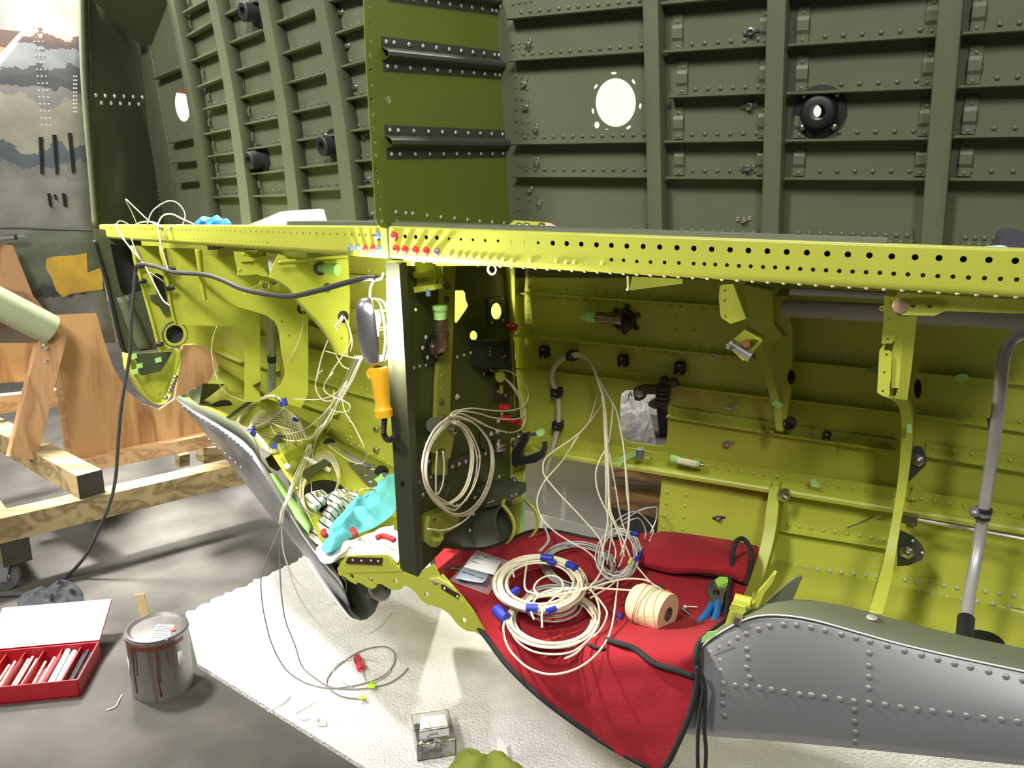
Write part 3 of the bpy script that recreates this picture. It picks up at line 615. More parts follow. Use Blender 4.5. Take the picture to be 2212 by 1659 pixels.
for p in (((1070, 745), (1190, 735), (1215, 780), (1085, 795)), ((1080, 870), (1255, 850), (1265, 890), (1085, 920))): HK.sheet([R(*q, .075) for q in z6(*p)], .03)
HK.build('hook_bracket', YEL, F)
MB().lathe(R(*z6((1205, 915))[0], .08), -UP, [(.006, -.01), (.006, .008), (.001, .01)], 8).build('hook_bolt', BLUB, F)
sheet('hook_arm', z6((1255, 700), (1300, 700), (1320, 790), (1260, 830)), lambda x, y: R(x, y, .13), .004, YELD, F)
# bronze elbow with tape cap on a black flange
fe = MB().lathe(RS(930, 755, .002), SR, [(.012, .004), (.038, .0), (.038, .005), (.012, .007), (.012, .03)], 20).build('elbow_flange', mat('black_flange_paint', (.02, .022, .014), .5), F, True)
puts('bolt', 'dome', RIV, z6((1187, 1298), (1158, 1390), (1198, 1468), (1270, 1455)), lambda x, y: RS(x, y, .007), SR, .006, fe)
e0, e1, e2, e3 = RS(*z6((1240, 1385))[0], .02), RS(*z6((1320, 1385))[0], .045), RS(*z6((1312, 1230))[0], .045), RS(*z6((1305, 1130))[0], .045)
EL = MB().tube(cat([e0, e0.lerp(e1, .7), e1 + UP * .012, e2], 8), .0155, 14).cyl(e0.lerp(e1, .1), e0.lerp(e1, .3), .019, 16).cyl(e2 - UP * .003, e2 + UP * .014, .019, 6).cyl(e1 + UP * .03, e1 + UP * .038, .019, 14).cyl(e2, e3, .0135, 14).build('elbow_fitting', BRZ, F, True)
t0 = e3 - UP * .004; tube('tape_cap', [t0, t0 + UP * .008, t0 + UP * .022, t0 + UP * .032], [.0155] * 6 + [.016] * 6 + [.019] * 7, GTAPE, EL, 8)
puts('rivet', 'dome', RIV, z6((1083, 1558), (1133, 1545), (1187, 1533), (1260, 1515), (1452, 1465), (1512, 1450), (1680, 1608), (1683, 1530)), lambda x, y: RS(x, y, .001), SR, .0045, LB)
# dark plates around the openings, junction box
pq = sheet('cover_plate', z6((1715, 962), (1855, 955), (1862, 1180), (1722, 1195)), lambda x, y: RS(x, y, .003), .003, OLD, F, [z6(*ell(1787, 1078, 46, 74, 16))])
puts('screw', 'dome', RIV, z6((1742, 985), (1838, 968), (1750, 1172), (1845, 1150)), lambda x, y: RS(x, y, .0032), SR, .0045, pq)
JB = MB().sheet([RS(*p, .05) for p in z6((1700, 1335), (1890, 1320), (1890, 1540), (1705, 1560))], .048).sheet([RS(*p, .004) for p in z6((1575, 1345), (1700, 1340), (1705, 1525), (1578, 1525))], .004).build('junction_box', mat('black_crackle_paint', (.014, .015, .012), .6), F)
puts('screw', 'dome', RIV, z6((1593, 1368), (1568, 1430), (1600, 1492)), lambda x, y: RS(x, y, .0045), SR, .0045, JB)
puts('screw', 'dome', RIV, z6((1730, 1385), (1732, 1415), (1732, 1445), (1838, 1465), (1860, 1455)), lambda x, y: RS(x, y, .0505), SR, .0025, JB)
for x, y, o in ((1105, 706, .03), (1089, 880, .02), (1091, 904, .02), (1115, 911, .03)):
    c = RS(x, y, o); MB().cyl(c - SR * .012, c + SR * .002, .009, 12).lathe(c + SR * .004, SR, [(.0105, 0), (.0115, .004), (.010, .011), (.004, .013), (.001, .013)], 12).build('red_cap', mat('red_plastic', (.55, .02, .03), .35), F, True)
mp_ = sheet('fuse_plate', z82((990, 150), (1110, 150), (1105, 262), (985, 265)), lambda x, y: RS(x, y, .006), .005, MAR, F)
MB().sheet([RS(*p, .01) for p in z82((1028, 130), (1052, 128), (1053, 195), (1038, 200))], .004).build('spade_lug', YEL, mp_)
puts('screw', 'dome', RIV, z82((1010, 180), (1075, 213)), lambda x, y: RS(x, y, .0065), SR, .004, mp_)
MB().lathe(RS(*z6((1738, 1580))[0], .001), SR, [(.016, 0), (.016, .006), (.010, .008), (.008, .002), (.001, .002)], 16).build('grommet', BLK, F, True)
MB().sheet([RS(*p, .03) for p in z82(*ell(1034, 55, 38, 48, 14))], .004, [[RS(*p, .03) for p in z82(*ell(1036, 30, 6, 9, 8))]]).build('cable_tag', YEL, F)
for p, r in (((1010, 432), .0055), ((1040, 370), .004), ((660, 225), .006)): put('bolt', 'hex', RIV, RS(*z82(p)[0], .002), SR, r, F)
# dark riveted band with pulley, chartreuse bell crank
bd = sheet('bulkhead_band', z82((290, 775), (640, 760), (770, 700), (900, 690), (930, 740), (620, 850), (470, 880), (300, 1000)), lambda x, y: RS(x, y, .004), .003, OLD, F)
puts('rivet', 'dome', RIV, z82((420, 775), (622, 822), (681, 800), (737, 778), (850, 732), (905, 708)), lambda x, y: RS(x, y, .0044), SR, .006, bd)
pu = sheet('pulley_bracket', z82((870, 540), (930, 515), (1080, 540), (1105, 600), (1100, 700), (1050, 735), (960, 735), (880, 670)), lambda x, y: RS(x, y, .008), .006, OLD, F)
pc = RS(*z82((1012, 640))[0], .03); MB().lathe(pc - UP * .012, UP, [(.001, 0), (.022, 0), (.022, .005), (.014, .008), (.014, .013), (.022, .016), (.022, .021), (.008, .022), (.008, .032), (.001, .033)], 18).build('pulley', STEEL, pu, True)
puts('bolt', 'hex', RIV, z82((950, 543), (1000, 523)), lambda x, y: RS(x, y, .009), SR, .006, pu)
puts('rivet', 'dome', RIV, z82((1070, 965), (815, 1085), (743, 1105), (802, 1228), (660, 1155), (370, 1060), (370, 1278), (378, 1435), (770, 1366), (1020, 905), (350, 800), (435, 905)), lambda x, y: RS(x, y, .001), SR, .0055, LB)
crk = sheet('bell_crank', z82((415, 620), (430, 605), (470, 600), (540, 545), (565, 480), (600, 455), (640, 465), (658, 495), (640, 560), (625, 640), (605, 740), (585, 765), (565, 760), (560, 730), (570, 690), (540, 660), (510, 665), (470, 710), (445, 705), (420, 670)), lambda x, y: RS(x, y, .05), .010, YELM, F, [z82(*ell(432, 632, 8, 12, 8)), z82(*ell(580, 745, 8, 10, 8))])
MB().lathe(RS(*z82((607, 507))[0], .05), SR, [(.005, .014), (.010, .014), (.010, -.04), (.012, -.04)], 14).build('crank_bearing', STEEL, crk, True)
MB().cyl(RS(*z82((470, 470))[0], .002), RS(*z82((470, 470))[0], .03), .021, 18).build('tube_stub', OLD, F, True)
MB().lathe(RS(*z82((540, 1015))[0], .001), SR, [(.029, .002), (.026, .004), (.025, -.03), (.001, -.03)], 22).build('duct_stub', mat('grey_duct', srgb(110, 105, 102), .4, .4), F, True)
sheet('crank_strap', z82((490, 640), (530, 640), (580, 770), (572, 895), (470, 890), (480, 760)), lambda x, y: RS(x, y, .02), .004, YELM, F)
# rolled map case (bottle holder) with chartreuse bands
TBX = mat('olive_case_paint', (.075, .085, .05), .45)
RU = SR
cA, cB = R(1012, 1135, .42), R(1085, 1135, .42)
bx = MB().sheet([R(*p, .36) for p in z82((800, 1010), (900, 980), (1180, 1005), (1180, 1085), (1120, 1110), (895, 1178), (880, 1080))], .05).build('case_shelf', TBX, F)
puts('rivet', 'dome', RIV, z82((928, 1127), (950, 1120), (970, 1112), (1128, 1072), (1165, 1060)), lambda x, y: R(x, y, .3595), -TR, .0028, bx)
cs = MB(); ax_ = (R(1100, 1130, .40) - R(1032, 1140, .40)).normalized()
cs.lathe(R(1022, 1143, .40), ax_, [(.052, 0), (.056, .002), (.056, .115), (.050, .115), (.050, .004), (.048, 0), (.001, .01)], 26)
CS = cs.build('bottle_case', TBX, F, True)
def band(pts, t, w, par):
    a = [R(x, y, t) for x, y in z82(*pts)]; a = cat(a, 5); return grid('case_band', [a, [p + ax_ * w for p in a]], .003, YEL, par)
band([(1050, 1100), (1035, 1150), (1060, 1180), (1110, 1250), (1135, 1330), (1125, 1400), (1080, 1470), (1000, 1515), (920, 1505)], .36, .012, CS)
band([(1225, 1095), (1250, 1130), (1310, 1190), (1338, 1280), (1325, 1360), (1280, 1420), (1200, 1450), (1120, 1450)], .42, .010, CS)
yl = sheet('rear_post', z82((1120, 580), (1180, 560), (1235, 640), (1245, 830), (1235, 1000), (1225, 1440), (1145, 1440), (1130, 1100), (1098, 1000), (1095, 800)), lambda x, y: R(x, y, .57), .006, YEL, F)
puts('bolt', 'hex', STEEL, z82((1150, 945), (1155, 635)), lambda x, y: R(x, y, .568), -TR, .009, yl)
MB().sheet([R(*p, .562) for p in z82((1238, 830), (1222, 900), (1190, 1440), (1222, 1450), (1240, 1000))], .002).build('tape_edge', GTAPE, yl)
# lower chartreuse lugs
lug = MB().sheet([RS(*p, .03) for p in z82((425, 1250), (560, 1190), (640, 1170), (685, 1270), (660, 1340), (560, 1390), (510, 1460), (470, 1480), (420, 1470), (417, 1330))], .028, [[RS(*p, .03) for p in z82(*ell(472, 1285, 16, 20, 10))]])
lug.lathe(RS(*z82((465, 1425))[0], .045), UP * .8 + SR * .5, [(.011, .012), (.022, .010), (.022, -.012), (.012, -.012), (.011, .012)], 18)
lug.build('pivot_lug', YELM, F, True)
sheet('floor_stub', z82((120, 1300), (150, 1290), (150, 1370), (120, 1360)), lambda x, y: R(x, y, .06), .02, YELM, F)
# scalloped chartreuse lower rail with holes
up_r = z46((1060, 110), (1130, 8), (1480, 0), (1600, 135), (1745, 192), (1790, 120), (1880, 80), (1935, 190)) + z88((290, 400), (380, 500), (470, 600), (560, 720), (640, 860), (690, 950))
lo_r = z88((620, 915), (580, 890), (500, 880), (430, 830), (385, 770), (350, 730), (290, 690), (200, 660), (180, 665), (110, 610), (75, 560), (45, 515)) + z46((1720, 310), (1690, 280), (1640, 255), (1615, 265), (1600, 290), (1530, 297), (1480, 270), (1440, 245), (1400, 240), (1385, 275), (1360, 288), (1310, 268), (1270, 240), (1232, 228), (1218, 248), (1160, 215), (1110, 175), (1075, 170))
SR_ = sheet('scalloped_rail', up_r + lo_r, lambda x, y: R(x, y, -.004), .006, YEL, F, [z46(*ell(1185, 180, 16, 28, 10, -.4)), z46(*ell(1345, 205, 16, 28, 10, -.4)), z46(*ell(1558, 218, 17, 26, 10, -.4)), z88(*ell(162, 570, 18, 22, 12)), z88(*ell(482, 792, 21, 24, 12))])
sheet('rail_flange', z46((1090, 60), (1480, 5), (1610, 135), (1500, 140), (1130, 150), (1060, 120)), lambda x, y: R(x, y, -.006), .004, YEL, SR_)
m1 = sheet('phenolic_strip', z46((1150, 20), (1438, 25), (1430, 78), (1130, 65)), lambda x, y: R(x, y, -.012), .005, MAR, SR_)
m2 = sheet('phenolic_strip', z88((290, 485), (318, 495), (440, 575), (432, 605), (288, 520)), lambda x, y: R(x, y, -.010), .004, MAR, SR_)
for p in z46((1193, 40), (1267, 46), (1349, 44), (1410, 50)): put('screw', 'dome', RIV, R(*p, -.0122), -TR, .0035, m1) if False else None
puts('screw', 'dome', RIV, z46((1193, 40), (1267, 46), (1349, 44), (1410, 50)) , lambda x, y: R(x, y, -.0122), -TR, .0035, SR_)
puts('screw', 'dome', RIV, z88((318, 518), (427, 588)), lambda x, y: R(x, y, -.0102), -TR, .0035, SR_)
sheet('rail_pad', z88((180, 440), (260, 425), (380, 500), (470, 640), (440, 610), (400, 560), (290, 480)), lambda x, y: R(x, y, -.007), .003, mat('pale_chartreuse', (.58, .6, .12), .45), SR_)
put('bolt', 'flat', mat('pink_sealed_bolt', (.4, .3, .25), .4), R(*z88((232, 462))[0], -.006), -TR, .007, SR_)
# ------------------------------------------------------------- near bare-metal belly skin of the cockpit section
top = [(1508, 1404), (1535, 1380), (1570, 1358), (1610, 1338), (1650, 1329), (1700, 1330), (1760, 1340), (1840, 1362), (1940, 1390), (2060, 1418), (2212, 1450), (2330, 1476)]
botY = [1590, 1592, 1596, 1600, 1603, 1608, 1614, 1622, 1632, 1645, 1660, 1672]
botX = [1462, 1490, 1525, 1570, 1620, 1680, 1745, 1830, 1935, 2060, 2212, 2330]
def bulge(f): return -.01 - .05 * math.sin(min(1, f * 1.15) * math.pi * .5)
cols = []
for (x, y), bx_, by in zip(top, botX, botY):
    cols.append([R(x + (bx_ - x) * f, y + (by - y) * f, bulge(f)) for f in (0, .15, .3, .45, .6, .75, .9, 1.0)])
rows = [[c[i] for c in cols] for i in range(8)]
rows.append([p + TR * .10 - UP * .05 for p in rows[-1]]); rows.append([p + TR * .16 - UP * .02 for p in rows[-1]])
BS = grid('belly_skin', rows, .002, ALU, F, True, 1)
def bs(x, y):
    f = .5
    # height fraction between the top and bottom edge at this column
    for i in range(len(top) - 1):
        if top[i][0] <= x <= top[i + 1][0] or i == len(top) - 2:
            a = (x - top[i][0]) / (top[i + 1][0] - top[i][0]); ty = top[i][1] + (top[i + 1][1] - top[i][1]) * a; by = botY[i] + (botY[i + 1] - botY[i]) * a
            f = (y - ty) / (by - ty); break
    return R(x, y, bulge(max(0, f)) - .0012)
rr = z14((1243, 1100), (1325, 1068), (1403, 1030), (1487, 993), (1560, 944), (1627, 906), (1733, 868), (1825, 842), (1943, 828), (2055, 832), (2180, 852), (1408, 1140), (1413, 1222), (1630, 1037), (1640, 1110), (1630, 1195), (1657, 1278), (1313, 1313), (1430, 1328), (1533, 1347), (1628, 1355), (1740, 1366), (1843, 1382), (1953, 1398), (2083, 1422), (2190, 1432)) + z19((318, 691), (415, 713), (527, 739), (628, 764), (725, 790), (844, 818), (961, 853), (1080, 882), (1192, 912), (1307, 943), (1417, 967), (1542, 997), (1662, 1031), (1780, 1058), (720, 867), (717, 955), (717, 1032), (716, 1110), (318, 1159), (413, 1173), (517, 1185), (615, 1200), (720, 1211), (829, 1224), (938, 1242), (1048, 1256), (1157, 1268), (1273, 1283), (1390, 1299), (1510, 1314), (1632, 1326), (1745, 1341))
puts('rivet', 'flat', ALU, rr, bs, -TR + UP * .3, .0058, BS)
DRV = mat('dark_dimple', (.16, .16, .16), .5, .5)
puts('dimple_rivet', 'flat', DRV, z19((618, 1262), (620, 1340), (627, 1416), (622, 1480)) + z14((1425, 1413), (1425, 1503), (1440, 1605)), bs, -TR + UP * .3, .0058, BS)
# olive rim along the top of that skin
rim_o = [(x, y + 2) for x, y in top]
rim_i = [(1520, 1385), (1548, 1360), (1585, 1335), (1625, 1316), (1665, 1303), (1712, 1296), (1770, 1300), (1850, 1316), (1945, 1342), (2060, 1370), (2212, 1402), (2330, 1428)]
a = cat([R(x, y, -.012) for x, y in rim_o], 4); b_ = cat([R(x * .55 + u * .45, y * .55 + v * .45, .0) for (x, y), (u, v) in zip(rim_o, rim_i)], 4); c_ = cat([R(x, y, .035) for x, y in rim_i], 4)
RM = grid('belly_rim', [[p + UP * .0 - UP * .02 + TR * .01 for p in a], a, b_, c_, [p - UP * .02 for p in c_]], .002, OLV, F, True)
put('bolt', 'flat', RIV, R(1884, 1334, .02), UP, .010, RM)
for p in z19((355, 547), (1775, 908)): put('rivet', 'flat', RIV, R(*p, .02), UP, .004, RM)
edge = mat('cut_metal_edge', (.85, .86, .84), .4); tube('skin_edge', [R(x, y, -.0135) for x, y in top], .0016, edge, F, 6)
# hinge lug and olive strut at the left end of the rim
hl = MB().sheet([R(*p, .01) for p in z14((1425, 890), (1480, 715), (1560, 740), (1625, 770), (1620, 800), (1580, 790), (1530, 780), (1500, 800), (1465, 890))], .012)
hl.sheet([R(*p, -.0) for p in z14((1480, 690), (1500, 650), (1620, 680), (1625, 715), (1600, 740), (1490, 710))], .03)
hl.cyl(R(*z14((1530, 615))[0], .02), R(*z14((1670, 650))[0], .02), .013, 14)
hl.sheet([R(*p, .03) for p in z14((1640, 680), (1690, 650), (1720, 560), (1800, 470), (1850, 400), (1875, 405), (1850, 470), (1780, 560), (1730, 690), (1680, 710))], .02)
HL = hl.build('hinge_lug', YEL, F)
MB().cyl(R(*z14((1560, 750))[0], -.01), R(*z14((1545, 810))[0], -.01), .010, 12).build('hinge_bolt', STEEL, HL, True)
sheet('rim_strut', z14((1790, 640), (1980, 480), (2060, 425), (2090, 420), (2095, 450), (2020, 625), (1900, 650)), lambda x, y: R(x, y, .06), .012, OLV, F)
sheet('tape_patch', z14((1240, 985), (1250, 940), (1300, 890), (1380, 880), (1370, 915), (1290, 965)), lambda x, y: R(x, y, -.03), .002, GTAPE, F)

# ------------------------------------------------------------- tail fuselage section (left of the seam)
T = F
WLm = lambda x, y: WL(x, y)
upl = (UP - NWL * UP.dot(NWL)).normalized(); sl = SLW
sheet('skin_panel', [(290, -60), (900, -60), (900, 520), (340, 520)], WL, .0015, OLV, T, [ell(394, 227, 16, 36, 24, -.12)])
sheet('red_beyond_window', [(380, 190), (410, 190), (410, 205), (380, 200)], lambda x, y: WL(x, y, -.2), .004, mat('red_oxide', srgb(120, 60, 45), .6), T)
z36a = zz(360, 0)
# frames: left/right edge of each face at the top and bottom of the view
for (l0, r0, l1, r1) in ((358, 371, 441, 452), (446, 463, 521, 541), (555, 573, 624, 647), (673, 695, 741, 768)):
    dep = .05
    bow = lambda y: -10 * math.sin(math.pi * (y + 60) / 600)
    ys = [-60, 60, 180, 300, 420, 540]
    la = [(l0 + (l1 - l0) * y / 490 - bow(y), y) for y in ys]; ra = [(r0 + (r1 - r0) * y / 490 - bow(y), y) for y in ys]
    a = cat([WL(x, y, dep) for x, y in la], 3); b = cat([WL(x, y, dep) for x, y in ra], 3)
    fr_ = grid('frame', [[p + NWL * dep for p in a], a, b, [p + NWL * dep for p in b]], .003, OLV, T, True)
    hx, hy = (ra[3][0] - 6, 300 - l0 * .0)
    put('bolt_hole', 'flat', HOLE, WL(hx, 180 + (l0 - 358) * -.03, dep + .0016), -NWL, .004, fr_)
# stringers per bay: pixel ends of the lip
LB_ = [
 [(330, 172, 388, 148), (362, 310, 424, 298), (370, 353, 433, 346), (378, 396, 440, 390)],
 [(401, 82, 457, 50), (405, 138, 470, 110), (428, 190, 484, 168), (440, 238, 498, 223), (441, 292, 508, 278), (450, 340, 518, 331), (457, 387, 526, 382), (460, 428, 530, 425), (396, 30, 450, 0)],
 [(471, 40, 553, 3), (487, 99, 567, 67), (500, 159, 580, 132), (513, 215, 592, 194), (525, 271, 605, 255), (533, 325, 612, 313), (540, 378, 620, 370), (548, 426, 627, 424)],
 [(585, 57, 678, 19), (598, 123, 692, 90), (610, 185, 705, 158), (623, 247, 716, 227), (632, 307, 725, 293), (638, 366, 733, 355), (643, 415, 740, 410), (575, -5, 668, -45)],
 [(713, 80, 800, 50), (727, 150, 805, 128), (738, 219, 812, 205), (747, 287, 818, 277), (755, 352, 824, 346), (760, 407, 830, 404), (700, 8, 795, -20)]]
for bi, bay in enumerate(LB_):
    for (x0, y0, x1, y1) in bay:
        a, b = WL(x0, y0, .03), WL(x1, y1, .03)
        a += NWL * .031; b += NWL * .031; d = (b - a).normalized(); u2 = d.cross(NWL).normalized(); u2 = u2 if u2.z > 0 else -u2
        st = prof('stringer', a, b, -NWL, u2, [(0, .03), (0, .002), (.002, 0), (.030, 0), (.032, .002), (.032, .007)], OLV, T, .0018)
        for i in range(5): put('rivet', 'dome', OLV, a.lerp(b, (i + 1.1) / 5.6) + u2 * .017 - NWL * .002, -NWL, .0055, st)
        c = a.lerp(b, .04); prof('frame_clip', c + u2 * .005, c + u2 * .005 + d * .016, -NWL, u2, [(.003, 0), (.003, .018), (.009, .026), (.009, .045), (.003, .053), (.003, .07)], OLV, T, .002) if bi else None
for x0, x1 in ((458, 522), (552, 622), (656, 738), (772, 826)):
    d = sheet('doubler', [(x0, 474), (x1, 476), (x1, 515), (x0, 515)], lambda x, y: WL(x, y, .003), .0028, OLV, T)
    for i in range(6): put('rivet', 'dome', OLV, WL(x0 + (x1 - x0) * (i + .5) / 6, 482, .0032), -NWL, .006, d)
insul(553, 343, lambda x, y: WL(x + 14, y, .001), NWL, .05, T, .055); insul(712, 312, lambda x, y: WL(x + 14, y, .001), NWL, .05, T, .055); insul(545, 25, lambda x, y: WL(x + 12, y, .001), NWL, .05, T, .055)
for x, y in z36a((1490, 105), (1547, 390), (1612, 742), (1690, 1165), (1722, 1527)) + [(803, 463)]: put('nut_plate', 'nut', STEEL, WL(x, y, .001), -NWL, .008, T, .5)
# dark end plate with its two rivet rows, lip and outer edge
eb0, eb1 = L(190, 200, 0), WL(360, 400, 0)
en = (eb1 - eb0); en.z = 0; en = en.normalized().cross(UP)
EP = lambda x, y: onplane(x, y, L(205, 490, 0), en)
ep = sheet('end_plate', [(182, -60), (290, -60), (300, 60), (322, 170), (345, 290), (362, 400), (372, 505), (206, 500), (196, 320), (186, 120)], EP, .003, OLD, T)
z0 = zz(0, 0)
puts('rivet', 'dome', RIV, z0((812, 811), (893, 817), (972, 820), (1052, 823), (1131, 826), (1209, 830), (1286, 833), (860, 877), (942, 880), (1021, 882), (1100, 886), (1178, 888), (1293, 892)), EP, (CAM - eb0).normalized(), .0085, ep)
stuff('rivet_rows', 'dome', OLD, [EP(188 + (i * 7) * .034, i * 7) for i in range(0, 70)] + [EP(320 + (i - 12) * 1.7 * .4 + i * .1, 80 + i * 9) for i in range(0, 44)], (CAM - eb0).normalized(), .007, ep)
strip('end_plate_lip', [(172, -60), (175, 120), (184, 260), (196, 400), (203, 495)], [(184, -60), (187, 120), (193, 260), (204, 400), (212, 495)], EP, EP, .012, OLV, T)
strip('wall_edge_angle', [(290, -60), (304, 60), (326, 170), (349, 290), (366, 400), (374, 505)], [(302, -60), (316, 60), (338, 170), (360, 290), (376, 400), (384, 505)], EP, lambda x, y: WL(x, y, .004), .003, OLV, T)
MB().sheet([EP(200, -60), EP(310, -60), WL(398, 15), WL(372, -60)], .003) if False else None
sheet('top_shadow_sheet', [(188, -60), (380, -60), (388, 20), (330, 95), (305, 100), (270, 60), (205, 5)], lambda x, y: onplane(x, y, WL(330, 90), V((.1, -.5, -.75)).normalized()), .003, OLD, T)  # dark sheet put in for the shadow at the top corner
# sill longeron
def holeL(p, r): 
    q = L(*p) - O; return (q.dot(SL), q.dot(UL), r)
h1 = [holeL(p, .0040) for p in [(x, y) for x, y in zip([200 + q / 3.95 for q in (115, 135, 160, 185, 211, 236, 262, 288, 314, 341, 368, 395, 422, 450, 479, 508, 538, 569, 601, 634, 668, 702, 733, 767, 801, 836, 870, 905, 940, 978, 1018, 1059, 1097, 1137, 1178, 1219, 1262, 1306, 1351, 1397, 1445, 1493, 1541, 1591, 1640, 1691, 1743, 1797, 1853, 1910, 1969, 2029, 2090, 2151)], [400 + (365 + (q - 115) * .0285) / 3.95 for q in (115, 135, 160, 185, 211, 236, 262, 288, 314, 341, 368, 395, 422, 450, 479, 508, 538, 569, 601, 634, 668, 702, 733, 767, 801, 836, 870, 905, 940, 978, 1018, 1059, 1097, 1137, 1178, 1219, 1262, 1306, 1351, 1397, 1445, 1493, 1541, 1591, 1640, 1691, 1743, 1797, 1853, 1910, 1969, 2029, 2090, 2151)])]]
h1 += [holeL(p, .0048) for p in z6((553, 425), (615, 425), (672, 427), (738, 428))]
h2 = []
q = 110.
while q < 1520:
    h2.append(holeL((200 + q / 3.95, 400 + (428 + (q - 110) * .0475) / 3.95), .0028)); q += 19 + q * .012
mb = MB(); SE = 1.80
hA, hB = -.0, -.052
hm = lambda s: (lambda f: f)(-.0265 + (s / SE) * .0225)
perf(mb, lambda s, h: lp(s, 0, h), .004, SE, lambda s: .014 * s / SE, hm, h1, .0025, TL, 8); perf(mb, lambda s, h: lp(s, 0, h), .004, SE, hm, lambda s: -.055 + .031 * s / SE, h2, .0025, TL, 8)
for (ar, ar2) in (([(0, -.055), (.002, -.061), (.006, -.066), (.012, -.068), (.05, -.069)], [(0, -.024), (.002, -.028), (.005, -.031), (.01, -.033), (.05, -.034)]), ([(0, 0), (.002, .003), (.006, .004), (.03, .004)], [(0, .014), (.002, .017), (.006, .018), (.03, .018)])):
    k = len(ar); mb.add([lp(.004, t, h) for t, h in ar] + [lp(SE, t, h) for t, h in ar2], [(i, i + 1, k + i + 1, k + i) for i in range(k - 1)])
LGL = mb.build('sill_longeron', YEL, T, True)
prof('upper_skin_lip', lp(.004, .008, .004), lp(.45, .012, .008), -TL, UP, [(0, 0), (0, .007), (-.03, .008)], OLV, T, .002)
put('bolt', 'hex', BLUB, L(*z6((778, 432))[0]), -TL, .0075, LGL)
for p, m in (((548, 535), BLUB), ((612, 535), BLUB), ((675, 542), REDP), ((738, 538), REDP), ((790, 548), BLUB)): put('bolt', 'hex', m, L(*z6(p)[0]), -TL, .0065, LGL)
MB().sheet([lp(.0, .02, -.03), lp(1.75, .02, -.01), lp(1.75, .44, -.01), lp(.3, .49, -.03), lp(0, .5, -.03)], .012).build('deck_panel', YELD, T)
# lower wall and belly floor
LWL = sheet('lower_skin_panel', [(250, 485), (1112, 485), (1112, 1160), (960, 1080), (845, 1008), (700, 932), (560, 850), (470, 790), (455, 745), (300, 745)], WL, .0015, YEL, T)
def fl_row(pts, t): return [L(x, y, t) for x, y in pts]
lip = [(382, 860), (450, 892), (530, 938), (590, 985), (640, 1060), (690, 1165), (735, 1212), (780, 1232), (850, 1240)]
cor = [(470, 790), (520, 820), (575, 858), (640, 897), (705, 935), (775, 972), (845, 1008), (900, 1040), (960, 1075)]
r0 = [L(*p, .0) for p in lip]; r3 = [WL(*p, .0) for p in cor]
FN = None
rr_ = []
for i in range(6):
    f = i / 5; rr_.append([a.lerp(b, f) - UP * .05 * math.sin(math.pi * f) for a, b in zip(r0, r3)])
FLo = grid('belly_panel', rr_, .002, YEL, T, True)
def onfloor(x, y, lift=.003):
    """first hit of the view ray with the tail belly panel"""
    from mathutils.geometry import intersect_ray_tri
    r = ray(x, y).normalized(); best = None
    for i in range(5):
        for j in range(8):
            q = rr_[i][j], rr_[i][j + 1], rr_[i + 1][j + 1], rr_[i + 1][j]
            for tri in ((q[0], q[1], q[2]), (q[0], q[2], q[3])):
                h = intersect_ray_tri(*tri, r, CAM, True)
                if h and (best is None or (h - CAM).length < (best - CAM).length): best = h
    if best is None: best = L(x, y, .15)
    return best + UP * lift
def fpt(x, y, d=.04):
    h = onfloor(x, y, 0); return h + (CAM - h).normalized() * d
# stringers on the lower wall
def lstr(p, q, n=8):
    a, b = WL(*p), WL(*q); d = (b - a).normalized(); u2 = d.cross(NWL).normalized(); u2 = u2 if u2.z > 0 else -u2
    st = prof('stringer', a, b, -NWL, u2, [(.001, .026), (.001, .001), (.024, 0), (.026, .004), (.026, -.002)], YEL, T, .0018)
    for i in range(n): put('rivet', 'dome', YEL, a.lerp(b, (i + .5) / n) + u2 * .015 - NWL * .0014, -NWL, .0055, st)
for p, q in (((648, 695), (720, 713)), ((650, 742), (745, 768)), ((648, 806), (750, 835)), ((740, 835), (840, 862)), ((655, 866), (735, 892)), ((460, 750), (530, 780)), ((548, 720), (606, 730)), ((552, 780), (606, 800)), ((738, 590), (850, 598)), ((740, 660), (850, 676)), ((740, 712), (850, 735))): lstr(p, q)
dv = [(1540, 590), (1575, 570), (1640, 645), (1700, 690), (1760, 715), (1800, 735), (1850, 760), (1890, 800), (1575, 630), (1640, 690), (1700, 745), (1765, 775), (1800, 795), (1850, 830), (1600, 610), (1665, 665), (1725, 715)]
stuff('rivet_rows', 'dome', YEL, [WL(x, y, .001) for x, y in z36(*dv)] + [WL(*p, .001) for p in z36(*[(480 + 30 * i, 120 + 18 * i) for i in range(7)], *[(470 + 30 * i, 20 + 18 * i) for i in range(8)], *[(1560, 240 + 40 * i) for i in range(9)])], -NWL, .006, T)
for p in z36((1798, 495), (1795, 675)): put('nut_plate', 'nut', STEEL, WL(*p, .002), -NWL, .010, T, .6)
# formers, seen nearly face on
def former(px, s, holes=(), th=.003): return sheet('former', px, lambda x, y: LS(x, y, s), th, YEL, T, holes)
F1 = former(z20((330, 515), (560, 520), (720, 1190), (1110, 1200), (1100, 1420), (985, 1410), (940, 1372), (880, 1345), (790, 1350), (690, 1385), (600, 1422), (570, 1425), (545, 1350), (510, 1210), (480, 1100), (440, 960), (400, 800), (365, 690), (345, 590)), 1.50, [z20(*ell(702, 1272, 76, 78, 24)), z20(*ell(1000, 1277, 13, 14, 10)), z20((515, 770), (545, 750), (640, 790), (655, 1080), (620, 1110), (560, 960), (530, 860))])
strip('former_flange', z20((325, 515), (360, 690), (400, 800), (440, 960), (480, 1100), (510, 1210), (545, 1350), (568, 1425)), z20((355, 515), (390, 690), (425, 800), (462, 960), (503, 1100), (535, 1210), (568, 1350), (592, 1428)), lambda x, y: LS(x, y, 1.485), lambda x, y: LS(x, y, 1.485), .006, YEL, F1)
